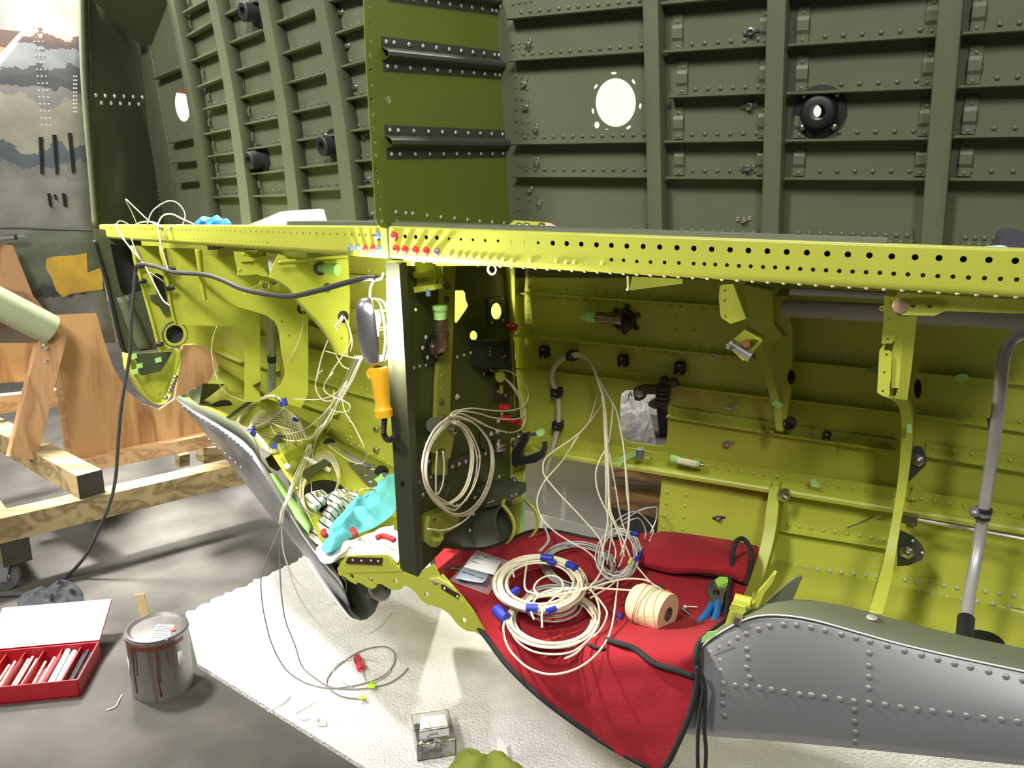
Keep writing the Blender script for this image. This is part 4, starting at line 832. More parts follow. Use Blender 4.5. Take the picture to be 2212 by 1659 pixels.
sheet('dark_instrument', z20((505, 740), (600, 730), (670, 800), (680, 1120), (600, 1125), (530, 960)), lambda x, y: LS(x, y, 1.54), .03, BLK, F1)
MB().lathe(LS(*z20((702, 1272))[0], 1.50), SL, [(.044, -.004), (.048, 0), (.044, .004), (.044, .05), (.001, .05)], 24).build('vent_tube', mat('dark_grey_tube', (.06, .06, .062), .45), F1, True)
F2 = former(z20((570, 535), (870, 540), (1000, 960), (1430, 1100), (1430, 1850), (1300, 1850), (1300, 1420), (1290, 1340), (1250, 1260), (1180, 1212), (1050, 1200), (830, 1195), (780, 1190), (710, 1196), (680, 1120), (655, 1000), (640, 880), (625, 800), (610, 720), (600, 660), (575, 590)), 1.24)
F3 = former(z20((875, 550), (935, 550), (965, 602), (1210, 612), (1500, 760), (1660, 900), (1840, 1090), (1840, 1780), (1780, 1900), (1440, 1810), (1530, 1765), (1610, 1700), (1642, 1620), (1640, 1560), (1612, 1430), (1600, 1320), (1590, 1230), (1550, 1160), (1480, 1110), (1350, 1070), (1200, 1030), (1080, 1000), (1040, 975), (950, 982), (935, 930), (920, 850), (905, 740), (885, 620)), .97, [z20(*ell(1617, 1164, 9, 9, 8)), z20(*ell(1678, 1284, 8, 9, 8))])
strip('former_flange', z20((575, 535), (595, 640), (615, 740), (640, 880), (655, 1000), (680, 1120), (710, 1195)), z20((625, 535), (640, 640), (655, 740), (670, 880), (682, 1000), (705, 1120), (725, 1200)), lambda x, y: LS(x, y, 1.22), lambda x, y: LS(x, y, 1.235), .003, YEL, F2)
strip('former_flange', z20((875, 550), (890, 640), (905, 740), (920, 850), (938, 935), (952, 982)), z20((930, 550), (935, 640), (945, 740), (955, 850), (965, 935), (975, 978)), lambda x, y: LS(x, y, .95), lambda x, y: LS(x, y, .965), .003, YEL, F3)
F4 = former(z20((1205, 565), (1500, 575), (1495, 740), (1512, 785), (1440, 775), (1400, 760), (1300, 770), (1237, 766), (1240, 740), (1222, 650)), .72, [z20(*ell(1367, 672, 9, 11, 10))])
sheet('bracket_step', z20((1270, 625), (1495, 605), (1495, 640), (1275, 655)), lambda x, y: LS(x, y, .71), .008, YEL, F4)
puts('rivet', 'dome', YEL, z20((1290, 590), (1350, 585), (1420, 583), (1480, 585), (1255, 720), (1465, 718)), lambda x, y: LS(x, y, .719), -SL, .005, F4)
D_ = former([(602, 549), (650, 560), (752, 549), (756, 640), (752, 772), (731, 766), (716, 735), (696, 705), (668, 672), (645, 648), (628, 625), (605, 608), (582, 597), (590, 572)], .50, [ell(691, 580, 8, 10, 16), ell(707, 621, 9, 11, 16), ell(741, 684, 7, 9, 14), ell(714, 562, 2, 2.5, 8), ell(738, 731, 2, 2.5, 8)])
strip('former_flange', [(582, 597), (605, 608), (628, 625), (645, 648), (668, 672), (696, 705), (716, 735), (731, 766)], [(580, 600), (602, 612), (625, 629), (641, 652), (664, 677), (692, 709), (712, 738), (727, 768)], lambda x, y: LS(x, y, .49), lambda x, y: LS(x, y, .52), .003, YEL, D_)
strip('panel_bead', [(600, 565), (650, 560), (700, 555), (752, 552)], [(603, 572), (650, 568), (700, 562), (752, 558)], lambda x, y: LS(x, y, .46), lambda x, y: LS(x, y, .485), .004, YEL, D_)
for (x, y), s, r in (((691, 580), .497, .019), ((741, 684), .497, .017), ((653, 666), .93, .02)): MB().lathe(LS(x, y, s), -SL, [(r * .55, -.006), (r * .55, .006), (r, .004), (r, 0)], 18).build('grommet', BLK, T, True)
c = LS(690, 580, .49); MB().tube([c, c - SL * .02 + V((.01, 0, 0)), c - SL * .03 + V((.035, -.01, -.002))], [.008, .014, .017], 8).build('tape_plug', GTAPE, T, True)
for p, s in (((1480, 860), .8), ((1560, 835), .8)): put('bolt', 'hex', STEEL, LS(*z20(p)[0], s), -SL, .008, T)
sheet('rod_bracket', z20((1300, 930), (1320, 890), (1430, 850), (1450, 810), (1480, 800), (1510, 830), (1600, 815), (1620, 860), (1660, 880), (1640, 900), (1500, 890), (1440, 900), (1340, 945)), lambda x, y: LS(x, y, .80), .012, YEL, T)
sheet('silver_duct', z20((1505, 590), (1590, 585), (1625, 665), (1718, 662), (1670, 755), (1525, 760)), lambda x, y: LS(x, y, .62), .01, mat('bright_sheet', (.7, .7, .7), .5, .2), T)
# black dangling clips on the formers
for x, y, s in ((308, 575, 1.47), (308, 608, 1.47), (345, 744, 1.47), (370, 582, 1.2), (368, 623, 1.2)):
    MB().tube([LS(x - 9, y + 1, s), LS(x, y, s), LS(x + 8, y - 1, s)], .008, 6).build('spring_clip', BLK, T, True)
sheet('dark_bracket', z20((500, 940), (560, 935), (640, 1000), (660, 1090), (620, 1110), (560, 1010), (505, 990)), lambda x, y: LS(x, y, 1.48), .01, OLD, T)
# blue-banded conduit behind the formers
cp = MB().tube([WL(587, 680, .09), WL(587, 850, .09)], .016, 12).build('conduit', mat('grey_conduit', srgb(170, 174, 168), .4), T, True)
MB().cyl(WL(587, 767, .09), WL(587, 781, .09), .0172, 12).build('conduit_band', mat('teal_band', srgb(25, 62, 62), .5), cp, True)
# dark jamb panel at the far left, under the sill
JM = lambda x, y: LS(x, y, 1.74)
jb = sheet('end_jamb', z20((10, 370), (130, 380), (400, 400), (560, 1400), (330, 1420), (335, 1500), (250, 1400), (190, 1150), (110, 850), (40, 560)), JM, .006, OLD, T, [z20((150, 500), (310, 520), (360, 620), (440, 900), (270, 945), (240, 900), (200, 740))])
sheet('jamb_recess', z20((120, 490), (360, 500), (470, 960), (240, 960)), lambda x, y: LS(x, y, 1.86), .004, mat('near_black_recess', (.012, .013, .012), .6), jb)  # near-black sheet set behind the jamb opening
strip('jamb_edge', z20((5, 470), (40, 600), (100, 800), (170, 1100), (240, 1380), (330, 1510)), z20((25, 470), (60, 600), (122, 800), (190, 1100), (262, 1370), (345, 1500)), lambda x, y: LS(x, y, 1.735), lambda x, y: LS(x, y, 1.735), .02, BLK, jb)
strip('jamb_rib', z20((200, 960), (290, 1200), (390, 1400)), z20((300, 950), (420, 1200), (500, 1390)), lambda x, y: LS(x, y, 1.73), lambda x, y: LS(x, y, 1.73), .008, OLV, jb)
# U shaped tail tip with chartreuse inside
tip_o = [(280, 765), (284, 800), (296, 822), (312, 848), (329, 868), (346, 874), (361, 868), (373, 846), (382, 820), (391, 785), (394, 755)]
UT = LS
tp = sheet('tip_former', tip_o, lambda x, y: LS(x, y, 1.66), .004, YEL, T, [ell(346, 852, 3, 3, 8)])
tr_a = cat([LS(x, y, 1.60) for x, y in tip_o], 3); grid('tip_skin', [tr_a, [p + SL * .07 for p in tr_a]], .003, YEL, T, True)
sheet('tip_plate', z20((335, 1440), (560, 1425), (680, 1420), (640, 1500), (580, 1590), (420, 1625), (390, 1600), (380, 1510)), lambda x, y: LS(x, y, 1.59), .004, OLD, T)
puts('bolt', 'dome', STEEL, zz(0, 800)((1500, 60), (1490, 90), (1475, 120), (1465, 150), (1450, 180), (1415, 235)), lambda x, y: LS(x, y, 1.60), -SL, .009, tp)
for p in z20((400, 1540), (360, 1590), (560, 1490), (350, 1460)): MB().sheet([LS(x, y, 1.58) for x, y in [(p[0] - 7, p[1] - 3), (p[0] + 6, p[1] - 6), (p[0] + 8, p[1] + 4), (p[0] - 5, p[1] + 7)]], .002).build('tape_scrap', GTAPE, tp)
# silver belly skin under the lip with the olive lip flange
so = [(380, 866), (438, 935), (478, 990), (520, 1042), (585, 1130), (650, 1195), (700, 1272), (768, 1338)]
si = [(378, 859), (436, 893), (505, 930), (548, 965), (575, 1012), (615, 1075), (665, 1165), (735, 1240)]
skr = []
for f in (0, .2, .4, .6, .8, 1): skr.append([L(a[0] + (b[0] - a[0]) * f, a[1] + (b[1] - a[1]) * f, -.01 - .035 * math.sin(math.pi * f) + .06 * f * f) for a, b in zip(si, so)])
skr.append([p + TL * .12 for p in skr[-1]])
BSL = grid('belly_skin', skr, .002, mat('scuffed_aluminium', (.36, .36, .37), .38, .75, var=.35, vs_=7), T, True, 1)
lin = [(388, 852), (440, 880), (505, 915), (555, 950), (590, 1000), (640, 1070), (700, 1165)]
strip('lip_flange', [(377, 860), (436, 895), (500, 932), (540, 962), (565, 998)], z36((110, 215), (290, 300), (560, 430), (680, 510), (760, 600), (805, 690)), lambda x, y: L(x, y, -.016), lambda x, y: L(x, y, -.006), .003, OLV, T)
rvp = line((395, 880), (470, 925), 8) + line((470, 925), (545, 985), 10) + line((440, 940), (520, 1010), 8)
stuff('rivet_rows', 'dome', ALU, [L(x, y, -.034) for x, y in rvp], -TL, .005, T)
strip('tape_strip', z36((845, 875), (900, 950), (990, 1130), (1110, 1270), (1210, 1395)), z36((930, 885), (985, 960), (1070, 1080), (1160, 1200), (1240, 1320)), lambda x, y: L(x, y, -.016), lambda x, y: L(x, y, .02), .002, GTAPE, T)
# tail-side tip: dark inside, pale edge
nose = z46((985, 90), (1040, 60), (1130, 120), (1240, 240), (1340, 290), (1490, 265), (1480, 300), (1430, 350), (1370, 490), (1310, 545), (1250, 556), (1200, 540), (1150, 470), (1080, 350), (1020, 220))
nt = sheet('belly_end_rib', nose, lambda x, y: L(x, y, .05), .004, OLD, T, [z46(*ell(1262, 467, 8, 10, 8))])
strip('belly_end_skin', z46((985, 90), (1020, 220), (1080, 350), (1150, 470), (1200, 540), (1250, 556)), z46((760, 0), (880, 170), (980, 300), (1080, 430), (1170, 530), (1250, 558)), lambda x, y: L(x, y, .045), lambda x, y: L(x, y, -.02), .003, mat('pale_metal', (.75, .73, .7), .45, .2), T)
fw = MB().lathe(L(*z46((1415, 290))[0], .04), V((.5, -.5, .6)), [(.001, .0), (.03, .0), (.034, .006), (.03, .012), (.012, .014), (.001, .014)], 20).build('filler_cap', mat('grey_cap', srgb(150, 148, 145), .4, .3), T, True)
MB().sheet([L(*p, .03) for p in z46(*ell(1325, 340, 22, 32, 10))], .006).build('wing_nut', ALU, fw)
def cat2(px): return [(p.x, p.y) for p in cat([V((x, y, 0)) for x, y in px], 2, True)]
# floor details: openings, riveted strips, pins
def ofl(px, name, m, lift, th=.003, par=None, holes=()): 
    if name == 'drain_opening':
        cx, cy = sum(p[0] for p in px) / len(px), sum(p[1] for p in px) / len(px)
        rows = [[onfloor(cx + (x - cx) * f, cy + (y - cy) * f, lift) for x, y in cat2(px)] for f in (.02, .35, .7, 1)]
        return grid(name, [r + [r[0]] for r in rows], .002, m, par or T)
    v = [onfloor(x, y, lift) for x, y in px]; vv, ff = sheet_geo(v, th, holes); return obj(name, vv, ff, m, par or T)
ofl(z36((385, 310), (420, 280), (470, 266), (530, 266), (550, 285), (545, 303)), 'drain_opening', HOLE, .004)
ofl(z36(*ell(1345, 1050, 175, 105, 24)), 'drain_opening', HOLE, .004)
d1 = ofl(z36((120, 235), (310, 125), (500, 130), (280, 300)), 'riveted_plate', OLD, .006)
puts('rivet', 'dome', RIV, z36((185, 212), (250, 170), (320, 163), (300, 215), (232, 232), (335, 232), (400, 150), (212, 282), (245, 298), (180, 262)), lambda x, y: onfloor(x, y, .0065), UP, .006, d1)
d2 = ofl(z36((505, 415), (540, 425), (760, 265), (720, 255)), 'riveted_strip', OLD, .006)
puts('rivet', 'dome', RIV, z36((556, 398), (612, 357), (665, 318)), lambda x, y: onfloor(x, y, .0065), UP, .006, d2)
d3 = ofl(z36((1545, 800), (1610, 800), (1930, 940), (1930, 1050), (1850, 1110), (1790, 1080)), 'riveted_plate', OLV, .006)
puts('rivet', 'dome', mat('cream_rivet', (.6, .58, .4), .5), z36((1611, 820), (1698, 915), (1740, 968), (1783, 1018), (1827, 1078), (1912, 1000), (1830, 905), (1760, 860)), lambda x, y: onfloor(x, y, .0065), UP, .007, d3)
d4 = ofl(z36((1080, 1020), (1150, 985), (1440, 770), (1400, 740), (1110, 900)), 'riveted_strip', OLD, .006)
puts('rivet', 'dome', RIV, z36((1120, 965), (1180, 970), (1245, 918), (1340, 785), (1370, 810), (1110, 1025)), lambda x, y: onfloor(x, y, .0065), UP, .006, d4)
ofl(z36((870, 640), (900, 690), (1010, 560), (960, 540)), 'riveted_strip', OLD, .006)
hp = sheet('hinge_fitting', z36((850, 860), (945, 800), (960, 740), (1020, 735), (1060, 745), (1110, 700), (1160, 730), (1140, 765), (1060, 800), (1010, 850), (920, 905)), lambda x, y: onfloor(x, y, .05), .03, YEL, T) if False else ofl(z36((850, 860), (945, 800), (960, 740), (1020, 735), (1060, 745), (1110, 700), (1160, 730), (1140, 765), (1060, 800), (1010, 850), (920, 905)), 'hinge_fitting', YEL, .045, .03)
put('bolt', 'hex', STEEL, onfloor(*z36((1098, 765))[0], .047), UP, .009, hp); put('bolt', 'hex', STEEL, onfloor(*z36((1010, 780))[0], .047), UP, .007, hp)
ap = cat([onfloor(x, y, .03) for x, y in z36((1160, 720), (1280, 670), (1370, 580), (1420, 440), (1440, 330))], 4)
grid('arched_rib', [ap, [p + UP * .03 for p in ap]], .004, YEL, T, True)
WPIN = mat('white_pin', (.75, .75, .72), .4)
for p, q in (((1180, 795), (1390, 900)), ((1030, 870), (1110, 1155))): MB().cyl(onfloor(*z36(p)[0], .02), onfloor(*z36(q)[0], .02), .009, 10).build('white_pin', WPIN, T, True)
rd = MB().cyl(WL(*z36((1385, 640))[0], .06), WL(*z36((1800, 870))[0], .06), .013, 12).cyl(WL(*z36((1200, 540))[0], .06), WL(*z36((1320, 600))[0], .06), .011, 10).build('push_rod', ALU, T, True)
tube('rod_tail', [WL(*z36(p)[0], .06) for p in ((1800, 870), (1880, 905), (1930, 950), (1940, 1010))], .010, ALU, rd, 8)
MB().lathe(WL(*z36((1385, 635))[0], .06), WL(*z36((1800, 870))[0], .06) - WL(*z36((1385, 640))[0], .06), [(.013, -.006), (.026, -.006), (.028, 0), (.026, .006), (.013, .006)], 18).build('rod_grommet', BLK, rd, True)
MB().lathe(WL(*z36((1835, 870))[0], .06), WL(*z36((1800, 870))[0], .06) - WL(*z36((1385, 640))[0], .06), [(.013, -.012), (.024, -.012), (.026, 0), (.018, .004), (.024, .01), (.013, .012)], 16).build('rod_grommet', BLK, rd, True)
for k in range(6): MB().lathe(WL(*z36((1745 + 11 * k, 815 + 19 * k))[0], .06), UP, [(.012, -.004), (.017, 0), (.012, .004)], 12).build('spring_coil', STEEL, rd, True)
mq = ofl(z36((675, 200), (690, 165), (725, 160), (730, 175), (780, 158), (775, 225), (735, 235), (690, 220)), 'hinge_block', MAR, .02, .012)
puts('screw', 'dome', RIV, z36((768, 173), (762, 215)), lambda x, y: onfloor(x, y, .0205), UP, .006, mq)
ofl(z36((1770, 950), (1830, 910), (1860, 940), (1805, 985)), 'tape_scrap', GTAPE, .009, .001)
# ------------------------------------------------------------- rug
RUG = mat('white_rug', (.80, .785, .76), .95, bump=.9, bs=130, col2=(.68, .665, .64), vs_=14, var=.1)
d1 = V((.79, -.61, 0)).normalized(); d2 = V((.58, .82, 0)).normalized()
a0 = G(402, 1333); b0_ = G(428, 1442)
rugp = [b0_, b0_ + d1 * 3.2, b0_ + d1 * 3.2 + d2 * 1.3]
n = 90
for i in range(n + 1):
    p = (b0_ + d1 * 3.2 + d2 * 2.2).lerp(a0 + d2 * 2.4, i / n); 
far = a0 + d2 * 1.35
rugp.append(far)
for i in range(1, n): rugp.append(far.lerp(a0, i / n) + d1 * random.uniform(-.012, .012))
rugp.append(a0)
RG = MB().sheet([p + UP * .014 for p in rugp], .0138).build('rug', RUG); tag(RG, 'white shaggy rug remnant with a frayed back edge on the concrete floor', 'rug')
# ------------------------------------------------------------- weathered fuselage piece on the left
wm = bpy.data.materials.new('weathered_skin'); wm.use_nodes = True; N = wm.node_tree.nodes; K = wm.node_tree.links; b = N['Principled BSDF']
b.inputs['Roughness'].default_value = .5; b.inputs['Metallic'].default_value = .0
g = N.new('ShaderNodeTexCoord'); sx = N.new('ShaderNodeSeparateXYZ'); K.new(g.outputs['Object'], sx.inputs[0])
no = N.new('ShaderNodeTexNoise'); no.inputs['Scale'].default_value = 6; no.inputs['Detail'].default_value = 10; no.inputs['Roughness'].default_value = .6; K.new(g.outputs['Object'], no.inputs['Vector'])
ma = N.new('ShaderNodeMath'); ma.operation = 'MULTIPLY_ADD'; ma.inputs[1].default_value = .30; K.new(no.outputs['Fac'], ma.inputs[0]); K.new(sx.outputs['Z'], ma.inputs[2])
mr = N.new('ShaderNodeMapRange'); mr.inputs[1].default_value = -.6; mr.inputs[2].default_value = 1.0; K.new(ma.outputs[0], mr.inputs[0])
cr = N.new('ShaderNodeValToRGB'); K.new(mr.outputs[0], cr.inputs[0]); cr.color_ramp.interpolation = 'CONSTANT'; el = cr.color_ramp.elements
cols_ = [(0, (120, 122, 122)), (.10, (70, 74, 74)), (.14, (98, 106, 94)), (.24, (110, 116, 104)), (.28, (128, 127, 122)), (.42, (120, 118, 114)), (.45, (82, 88, 96)), (.50, (140, 136, 122)), (.60, (118, 114, 112)), (.63, (66, 68, 68)), (.67, (72, 76, 76)), (.69, (122, 124, 126)), (.735, (80, 70, 68)), (.755, (98, 78, 72)), (.77, (205, 180, 148)), (1, (210, 188, 156))]
el[0].position = 0; el[0].color = (*srgb(*cols_[0][1]), 1); el[1].position = 1; el[1].color = (*srgb(*cols_[-1][1]), 1)
for p_, c_ in cols_[1:-1]: e = el.new(p_); e.color = (*srgb(*c_), 1)
n2_ = N.new('ShaderNodeTexNoise'); n2_.inputs['Scale'].default_value = 9; n2_.inputs['Detail'].default_value = 6; K.new(g.outputs['Object'], n2_.inputs['Vector'])
mr2 = N.new('ShaderNodeMapRange'); mr2.inputs[1].default_value = .3; mr2.inputs[2].default_value = .7; mr2.inputs[3].default_value = .72; mr2.inputs[4].default_value = 1.12; K.new(n2_.outputs['Fac'], mr2.inputs[0])
vm = N.new('ShaderNodeVectorMath'); vm.operation = 'SCALE'; K.new(cr.outputs[0], vm.inputs[0]); K.new(mr2.outputs[0], vm.inputs['Scale']); K.new(vm.outputs[0], b.inputs['Base Color'])
WF = thing('fuselage_fragment', 'old weathered grey fuselage piece with peeling paint, at the left picture edge', 'fuselage', DY(60, 650, 3.7) * 1)
pd = (G(440, 945, .22) - G(160, 1010, .22)); pd.z = 0; pd.normalize(); pn = V((-pd.y, pd.x, 0)); pn = pn if pn.y > 0 else -pn
pp0 = G(160, 1010, .22)
def PW(x, y, d=0): return onplane(x, y, pp0 + pn * (.10 + d), pn)
def wfd(y): f = (y - 360) / 400; return .02 + .22 * f * f
def WFp(x, y, o=0): return PW(x, y, wfd(y) + o)
rows = []
ysr = [-60 + 40 * i for i in range(21)]
xr = lambda y: 176 + (y > 0) * y * .045 + max(0, y - 480) * .16
for y in ysr:
    xl = max(-120, 108 - y / 1.08) if y < 250 else -120
    xs = [xl + (xr(y) - xl) * i / 8 for i in range(9)]
    rows.append([WFp(x, y) for x in xs])
sk = grid('weathered_skin', rows, .006, wm, WF, True)
for q in (((333, 1170), (365, 1168), (372, 1475), (352, 1480)), ((450, 1150), (480, 1150), (500, 1465), (482, 1485)), ((583, 1135), (612, 1135), (645, 1460), (620, 1478)), ((408, 1655), (428, 1650), (445, 1760), (428, 1762)), ((535, 1650), (560, 1655), (575, 1765), (550, 1760)), ((465, 1660), (478, 1660), (486, 1700), (478, 1705))):
    sheet('vent_slot_shade', z0(*q), lambda x, y: WFp(x, y, -.014), .012, HOLE, sk)  # black sheets on the skin, slot shade put in as colour
YPT = mat('yellow_filler', srgb(205, 168, 62), .5, col2=srgb(176, 140, 62), vs_=14)
sheet('filler_patch', z0((400, 2210), (470, 2190), (650, 2180), (740, 2160), (745, 2290), (750, 2330), (850, 2290), (870, 2300), (880, 2470), (720, 2490), (600, 2510), (540, 2540), (480, 2480), (440, 2370), (390, 2290)), lambda x, y: WFp(x, y, -.008), .003, YPT, sk)
pts = []
for i in range(15):
    for j in range(3): pts.append(WFp(72 + j * 9 + i * 1.4, 60 + i * 15, -.004))
for i in range(10): pts += [WFp(160 + k * 5, 165 + i * 8.5, -.004) for k in range(2)]
stuff('rivet_rows', 'flat', mat('bright_rivet', (.7, .7, .7), .3, .5), pts, -pn, .0036, sk)
strip('panel_lap', [(0, 489), (60, 490), (130, 493), (205, 495)], [(0, 493), (60, 494), (130, 497), (205, 499)], lambda x, y: WFp(x, y, -.006), lambda x, y: WFp(x, y, -.006), .003, mat('dark_lap', (.12, .12, .12), .5), sk)
rd_ = MB().cyl(WFp(0, 516, -.05), WFp(52, 511, -.05), .008, 10).build('hinge_rod', ALU, WF, True); MB().cyl(WFp(30, 513, -.05), WFp(36, 512.5, -.05), .0105, 10).build('rod_collar', BLK, rd_, True)
# ------------------------------------------------------------- wooden cradle stand
PLY = wood('plywood', srgb(138, 94, 52), srgb(192, 150, 100), 'Z', 5.5, 1.1, .13)
PLY2 = wood('plywood_brown', srgb(118, 80, 54), srgb(160, 118, 86), 'X', 7, 1.1, .2)
LUM = wood('pine_board', srgb(176, 132, 90), srgb(206, 168, 124), 'X', 12, 1.2, .06)
TRT = wood('treated_timber', srgb(112, 96, 62), srgb(160, 142, 100), 'X', 12, 1.2, .06)
TREND = mat('timber_end', srgb(52, 50, 40), .8, var=.25, vs_=40)
ST = thing('cradle_stand', 'plywood and timber cradle stand under the weathered fuselage piece', 'stand', pp0 - UP * .2)
sheet('plywood_panel', [(119, 681), (208, 677), (226, 740), (243, 790), (272, 842), (306, 872), (345, 885), (378, 862), (395, 745), (520, 745), (520, 935), (157, 1012)], PW, .018, PLY, ST)
sheet('plywood_edge', [(105, 683), (119, 681), (157, 1012), (146, 1015)], lambda x, y: PW(x, y, .004), .02, LUM, ST)
sheet('plywood_saddle', [(-60, 525), (28, 530), (48, 580), (72, 640), (100, 672), (122, 688), (-60, 720)], lambda x, y: PW(x, y, -.03), .018, PLY2, ST)
MB().sheet([PW(x, y, -.06) for x, y in ((150, 1001), (430, 944), (470, 936), (470, 962), (170, 1025))], .06).build('ledger_board', LUM, ST)
e = G(196, 1046, .325); MB().beam(e, G(-60, 905, .325), .09, .09).build('side_timber', TRT, ST)
dd = (G(-60, 905, .325) - e).normalized(); MB().box(e - dd * .002, dd * .002, dd.cross(UP) * .0455, UP * .0455).build('timber_end', TREND, ST)
fa, fb_ = G(-60, 1152, .235), G(520, 1016, .235); MB().beam(fa, fb_, .09, .09).build('front_timber', TRT, ST)
ba = G(35, 1192, .145); MB().beam(ba, ba + V((-.45, .50, 0)), .09, .088).build('caster_block', TRT, ST)
dd = V((-.45, .50, 0)).normalized(); MB().box(ba - dd * .002, dd * .002, dd.cross(UP) * .0455, UP * .0445).build('timber_end', TREND, ST)
MB().beam(PW(112, 722, -.12), PW(46, 990, -.22), .10, .045, pn).build('brace', wood('brace_board', srgb(150, 112, 76), srgb(180, 140, 100), 'Z', 12, 1.2, .06), ST)
sheet('plywood_back', [(-60, 705), (112, 735), (88, 822), (-60, 832)], lambda x, y: PW(x, y, .5), .018, PLY, ST)
MB().sheet([PW(x, y, .3) for x, y in ((-60, 862), (128, 842), (128, 878), (-60, 902))], .05).build('cross_rail', LUM, ST)
MB().sheet([PW(x, y, .05) for x, y in ((388, 985), (410, 980), (410, 1005), (388, 1010))], .05).build('leg', TRT, ST)
MB().sheet([PW(x, y, .15) for x, y in ((440, 968), (490, 965), (490, 1000), (440, 1008))], .09).build('leg', TRT, ST)
for p in ((96, 748), (98, 782)): put('bolt', 'hex', STEEL, PW(*p, -.155), -pn, .012, ST)
cw = G(15, 1272); ax2 = V((.25, -.97, 0)).normalized(); cc = cw + UP * .05
CW = MB().lathe(cc, ax2, [(.001, .014), (.03, .014), (.036, .012), (.048, .012), (.05, .008), (.05, -.012), (.03, -.014), (.001, -.014)], 24).build('caster_wheel', mat('grey_rubber', (.10, .10, .11), .5), ST, True)
MB().lathe(cc + ax2 * .014, ax2, [(.022, 0), (.018, .005), (.001, .006)], 18).build('hub', STEEL, CW, True)
MB().sheet([cc + ax2 * .022 + V(p) for p in ((-.03, 0, .05), (.03, 0, .05), (.012, 0, -.008), (-.012, 0, -.008))], .003)  .box(cc + UP * .052 + ax2 * .001, V((.03, 0, 0)), ax2 * .023, UP * .003).sheet([cc - ax2 * .02 + V(p) for p in ((-.03, 0, .05), (.03, 0, .05), (.012, 0, -.008), (-.012, 0, -.008))], .003).build('caster_fork', ALU, ST)
tag(MB().cyl(PW(-70, 622, -.14), PW(108, 712, -.13), .062, 24).build('painted_tube', mat('pale_green_tube', srgb(150, 160, 128), .4, var=.08, vs_=4), None, True), 'pale grey-green tube resting across the cradle stand beside the plywood panel', 'tube')
# things seen below and through the fuselage
CR = thing('wooden_crate', 'stacked brown wooden boards standing behind the opening in the fuselage side', 'crate', R(1385, 1160, 1.1) - UP * .2)
BRW = wood('brown_board', srgb(96, 66, 40), srgb(150, 112, 76), 'X', 10, 1.2, .08)
for k, q in enumerate((((1300, 985), (1450, 1005), (1450, 1048), (1300, 1022)), ((1300, 1024), (1450, 1050), (1450, 1078), (1300, 1048)), ((1300, 1052), (1450, 1080), (1450, 1125), (1300, 1090)))):
    MB().sheet([R(x, y, 1.05 + (k == 1) * .03) for x, y in q], .05).build('board', BRW if k != 1 else wood('grey_board', srgb(88, 76, 64), srgb(120, 106, 92), 'X', 10, 1.2, .08), CR)
MB().sheet([R(x, y, 1.10) for x, y in ((1300, 1085), (1450, 1128), (1450, 1300), (1300, 1260))], .04).build('plinth', mat('black_plinth', (.012, .012, .012), .7), CR)
MP = sheet('sheet_metal_panel', [(1120, 970), (1324, 985), (1318, 1175), (1120, 1190)], lambda x, y: R(x, y, .95), .002, mat('dull_sheet_metal', (.22, .21, .21), .45, .4, var=.15, vs_=2), None)
tag(MP, 'dull grey sheet metal panel standing behind the fuselage opening', 'panel')
MP2 = sheet('sheet_metal_strip', [(1120, 1100), (1330, 1150), (1330, 1200), (1120, 1160)], lambda x, y: R(x, y, .80), .002, mat('pale_sheet_metal', (.38, .38, .37), .4, .4), MP)
# wrapped bundle seen through the access hole
gp_ = G(1358, 948); random.seed(3)
rows = []
for j in range(9):
    th_ = math.pi * (j / 8) * .5; rows.append([gp_ + V((.15 * math.cos(2 * math.pi * i / 22) * math.cos(th_) * random.uniform(.85, 1.1), .20 * math.sin(2 * math.pi * i / 22) * math.cos(th_), .25 * math.sin(th_) * random.uniform(.9, 1.1))) + UP * .005 for i in range(23)])
for r in rows: r[-1] = r[0]
pw = grid('plastic_wrap', rows, 0, mat('crumpled_plastic', (.36, .36, .37), .2, 0, var=.15, vs_=12, bump=.8, bs=24), None, False)
tag(pw, 'crumpled clear plastic wrap on the floor, seen through the access hole', 'wrap')
bq = G(1418, 940) + V((.06, .02, 0)); tag(MB().box(bq + V((.0, -.02, .17)), (.065, .0, .0), (0, .05, .03), (-.02, -.02, .14)).sheet([bq + V(p) for p in ((-.09, -.08, .28), (.05, -.1, .34), (.06, -.1, .28), (-.06, -.09, .2))], .02).build('black_bag', mat('black_cloth', (.01, .01, .012), .7)), 'black upright bag beside the plastic wrap, seen through the access hole', 'bag')
# ------------------------------------------------------------- floor things
def rag(name, px, fn, h, m, seed, label, cat_, group=None, folds=9., rings=9, per=40, parent=None, nrm=None):
    base = cat([fn(*p) for p in px], max(2, per // len(px)), True); c = sum(base, V()) / len(base)
    both = nrm is not None
    if not both: nrm = newell(base); nrm = nrm if nrm.z > 0 else -nrm
    rows = []; off = V((seed * 3.1, seed * 1.7, 0))
    for i in range(rings + 1):
        f = 1 - i / rings
        r = []
        for p in base:
            q = c + (p - c) * (.02 + .98 * f)
            nz = noise.noise(q * folds + off); nz2 = noise.noise(q * folds * 2.3 + off * 2)
            rid = 1 - abs(nz) * 2.2; hh = h * (1 - f ** 3) * (.35 + .55 * rid + .28 * nz2)
            r.append(q + nrm * (max(.0015, hh) if i else .001) + V((nz2, nz, 0)) * h * .18 * (1 if i else 0))
        rows.append(r + [r[0]])
    if both: rows = [[q - nrm * (2 * (q - c).dot(nrm)) for q in r] for r in reversed(rows[1:])] + rows
    o = grid(name, rows, .0, m, parent, True, 1)
    if parent is None: tag(o, label, cat_, group)
    return o
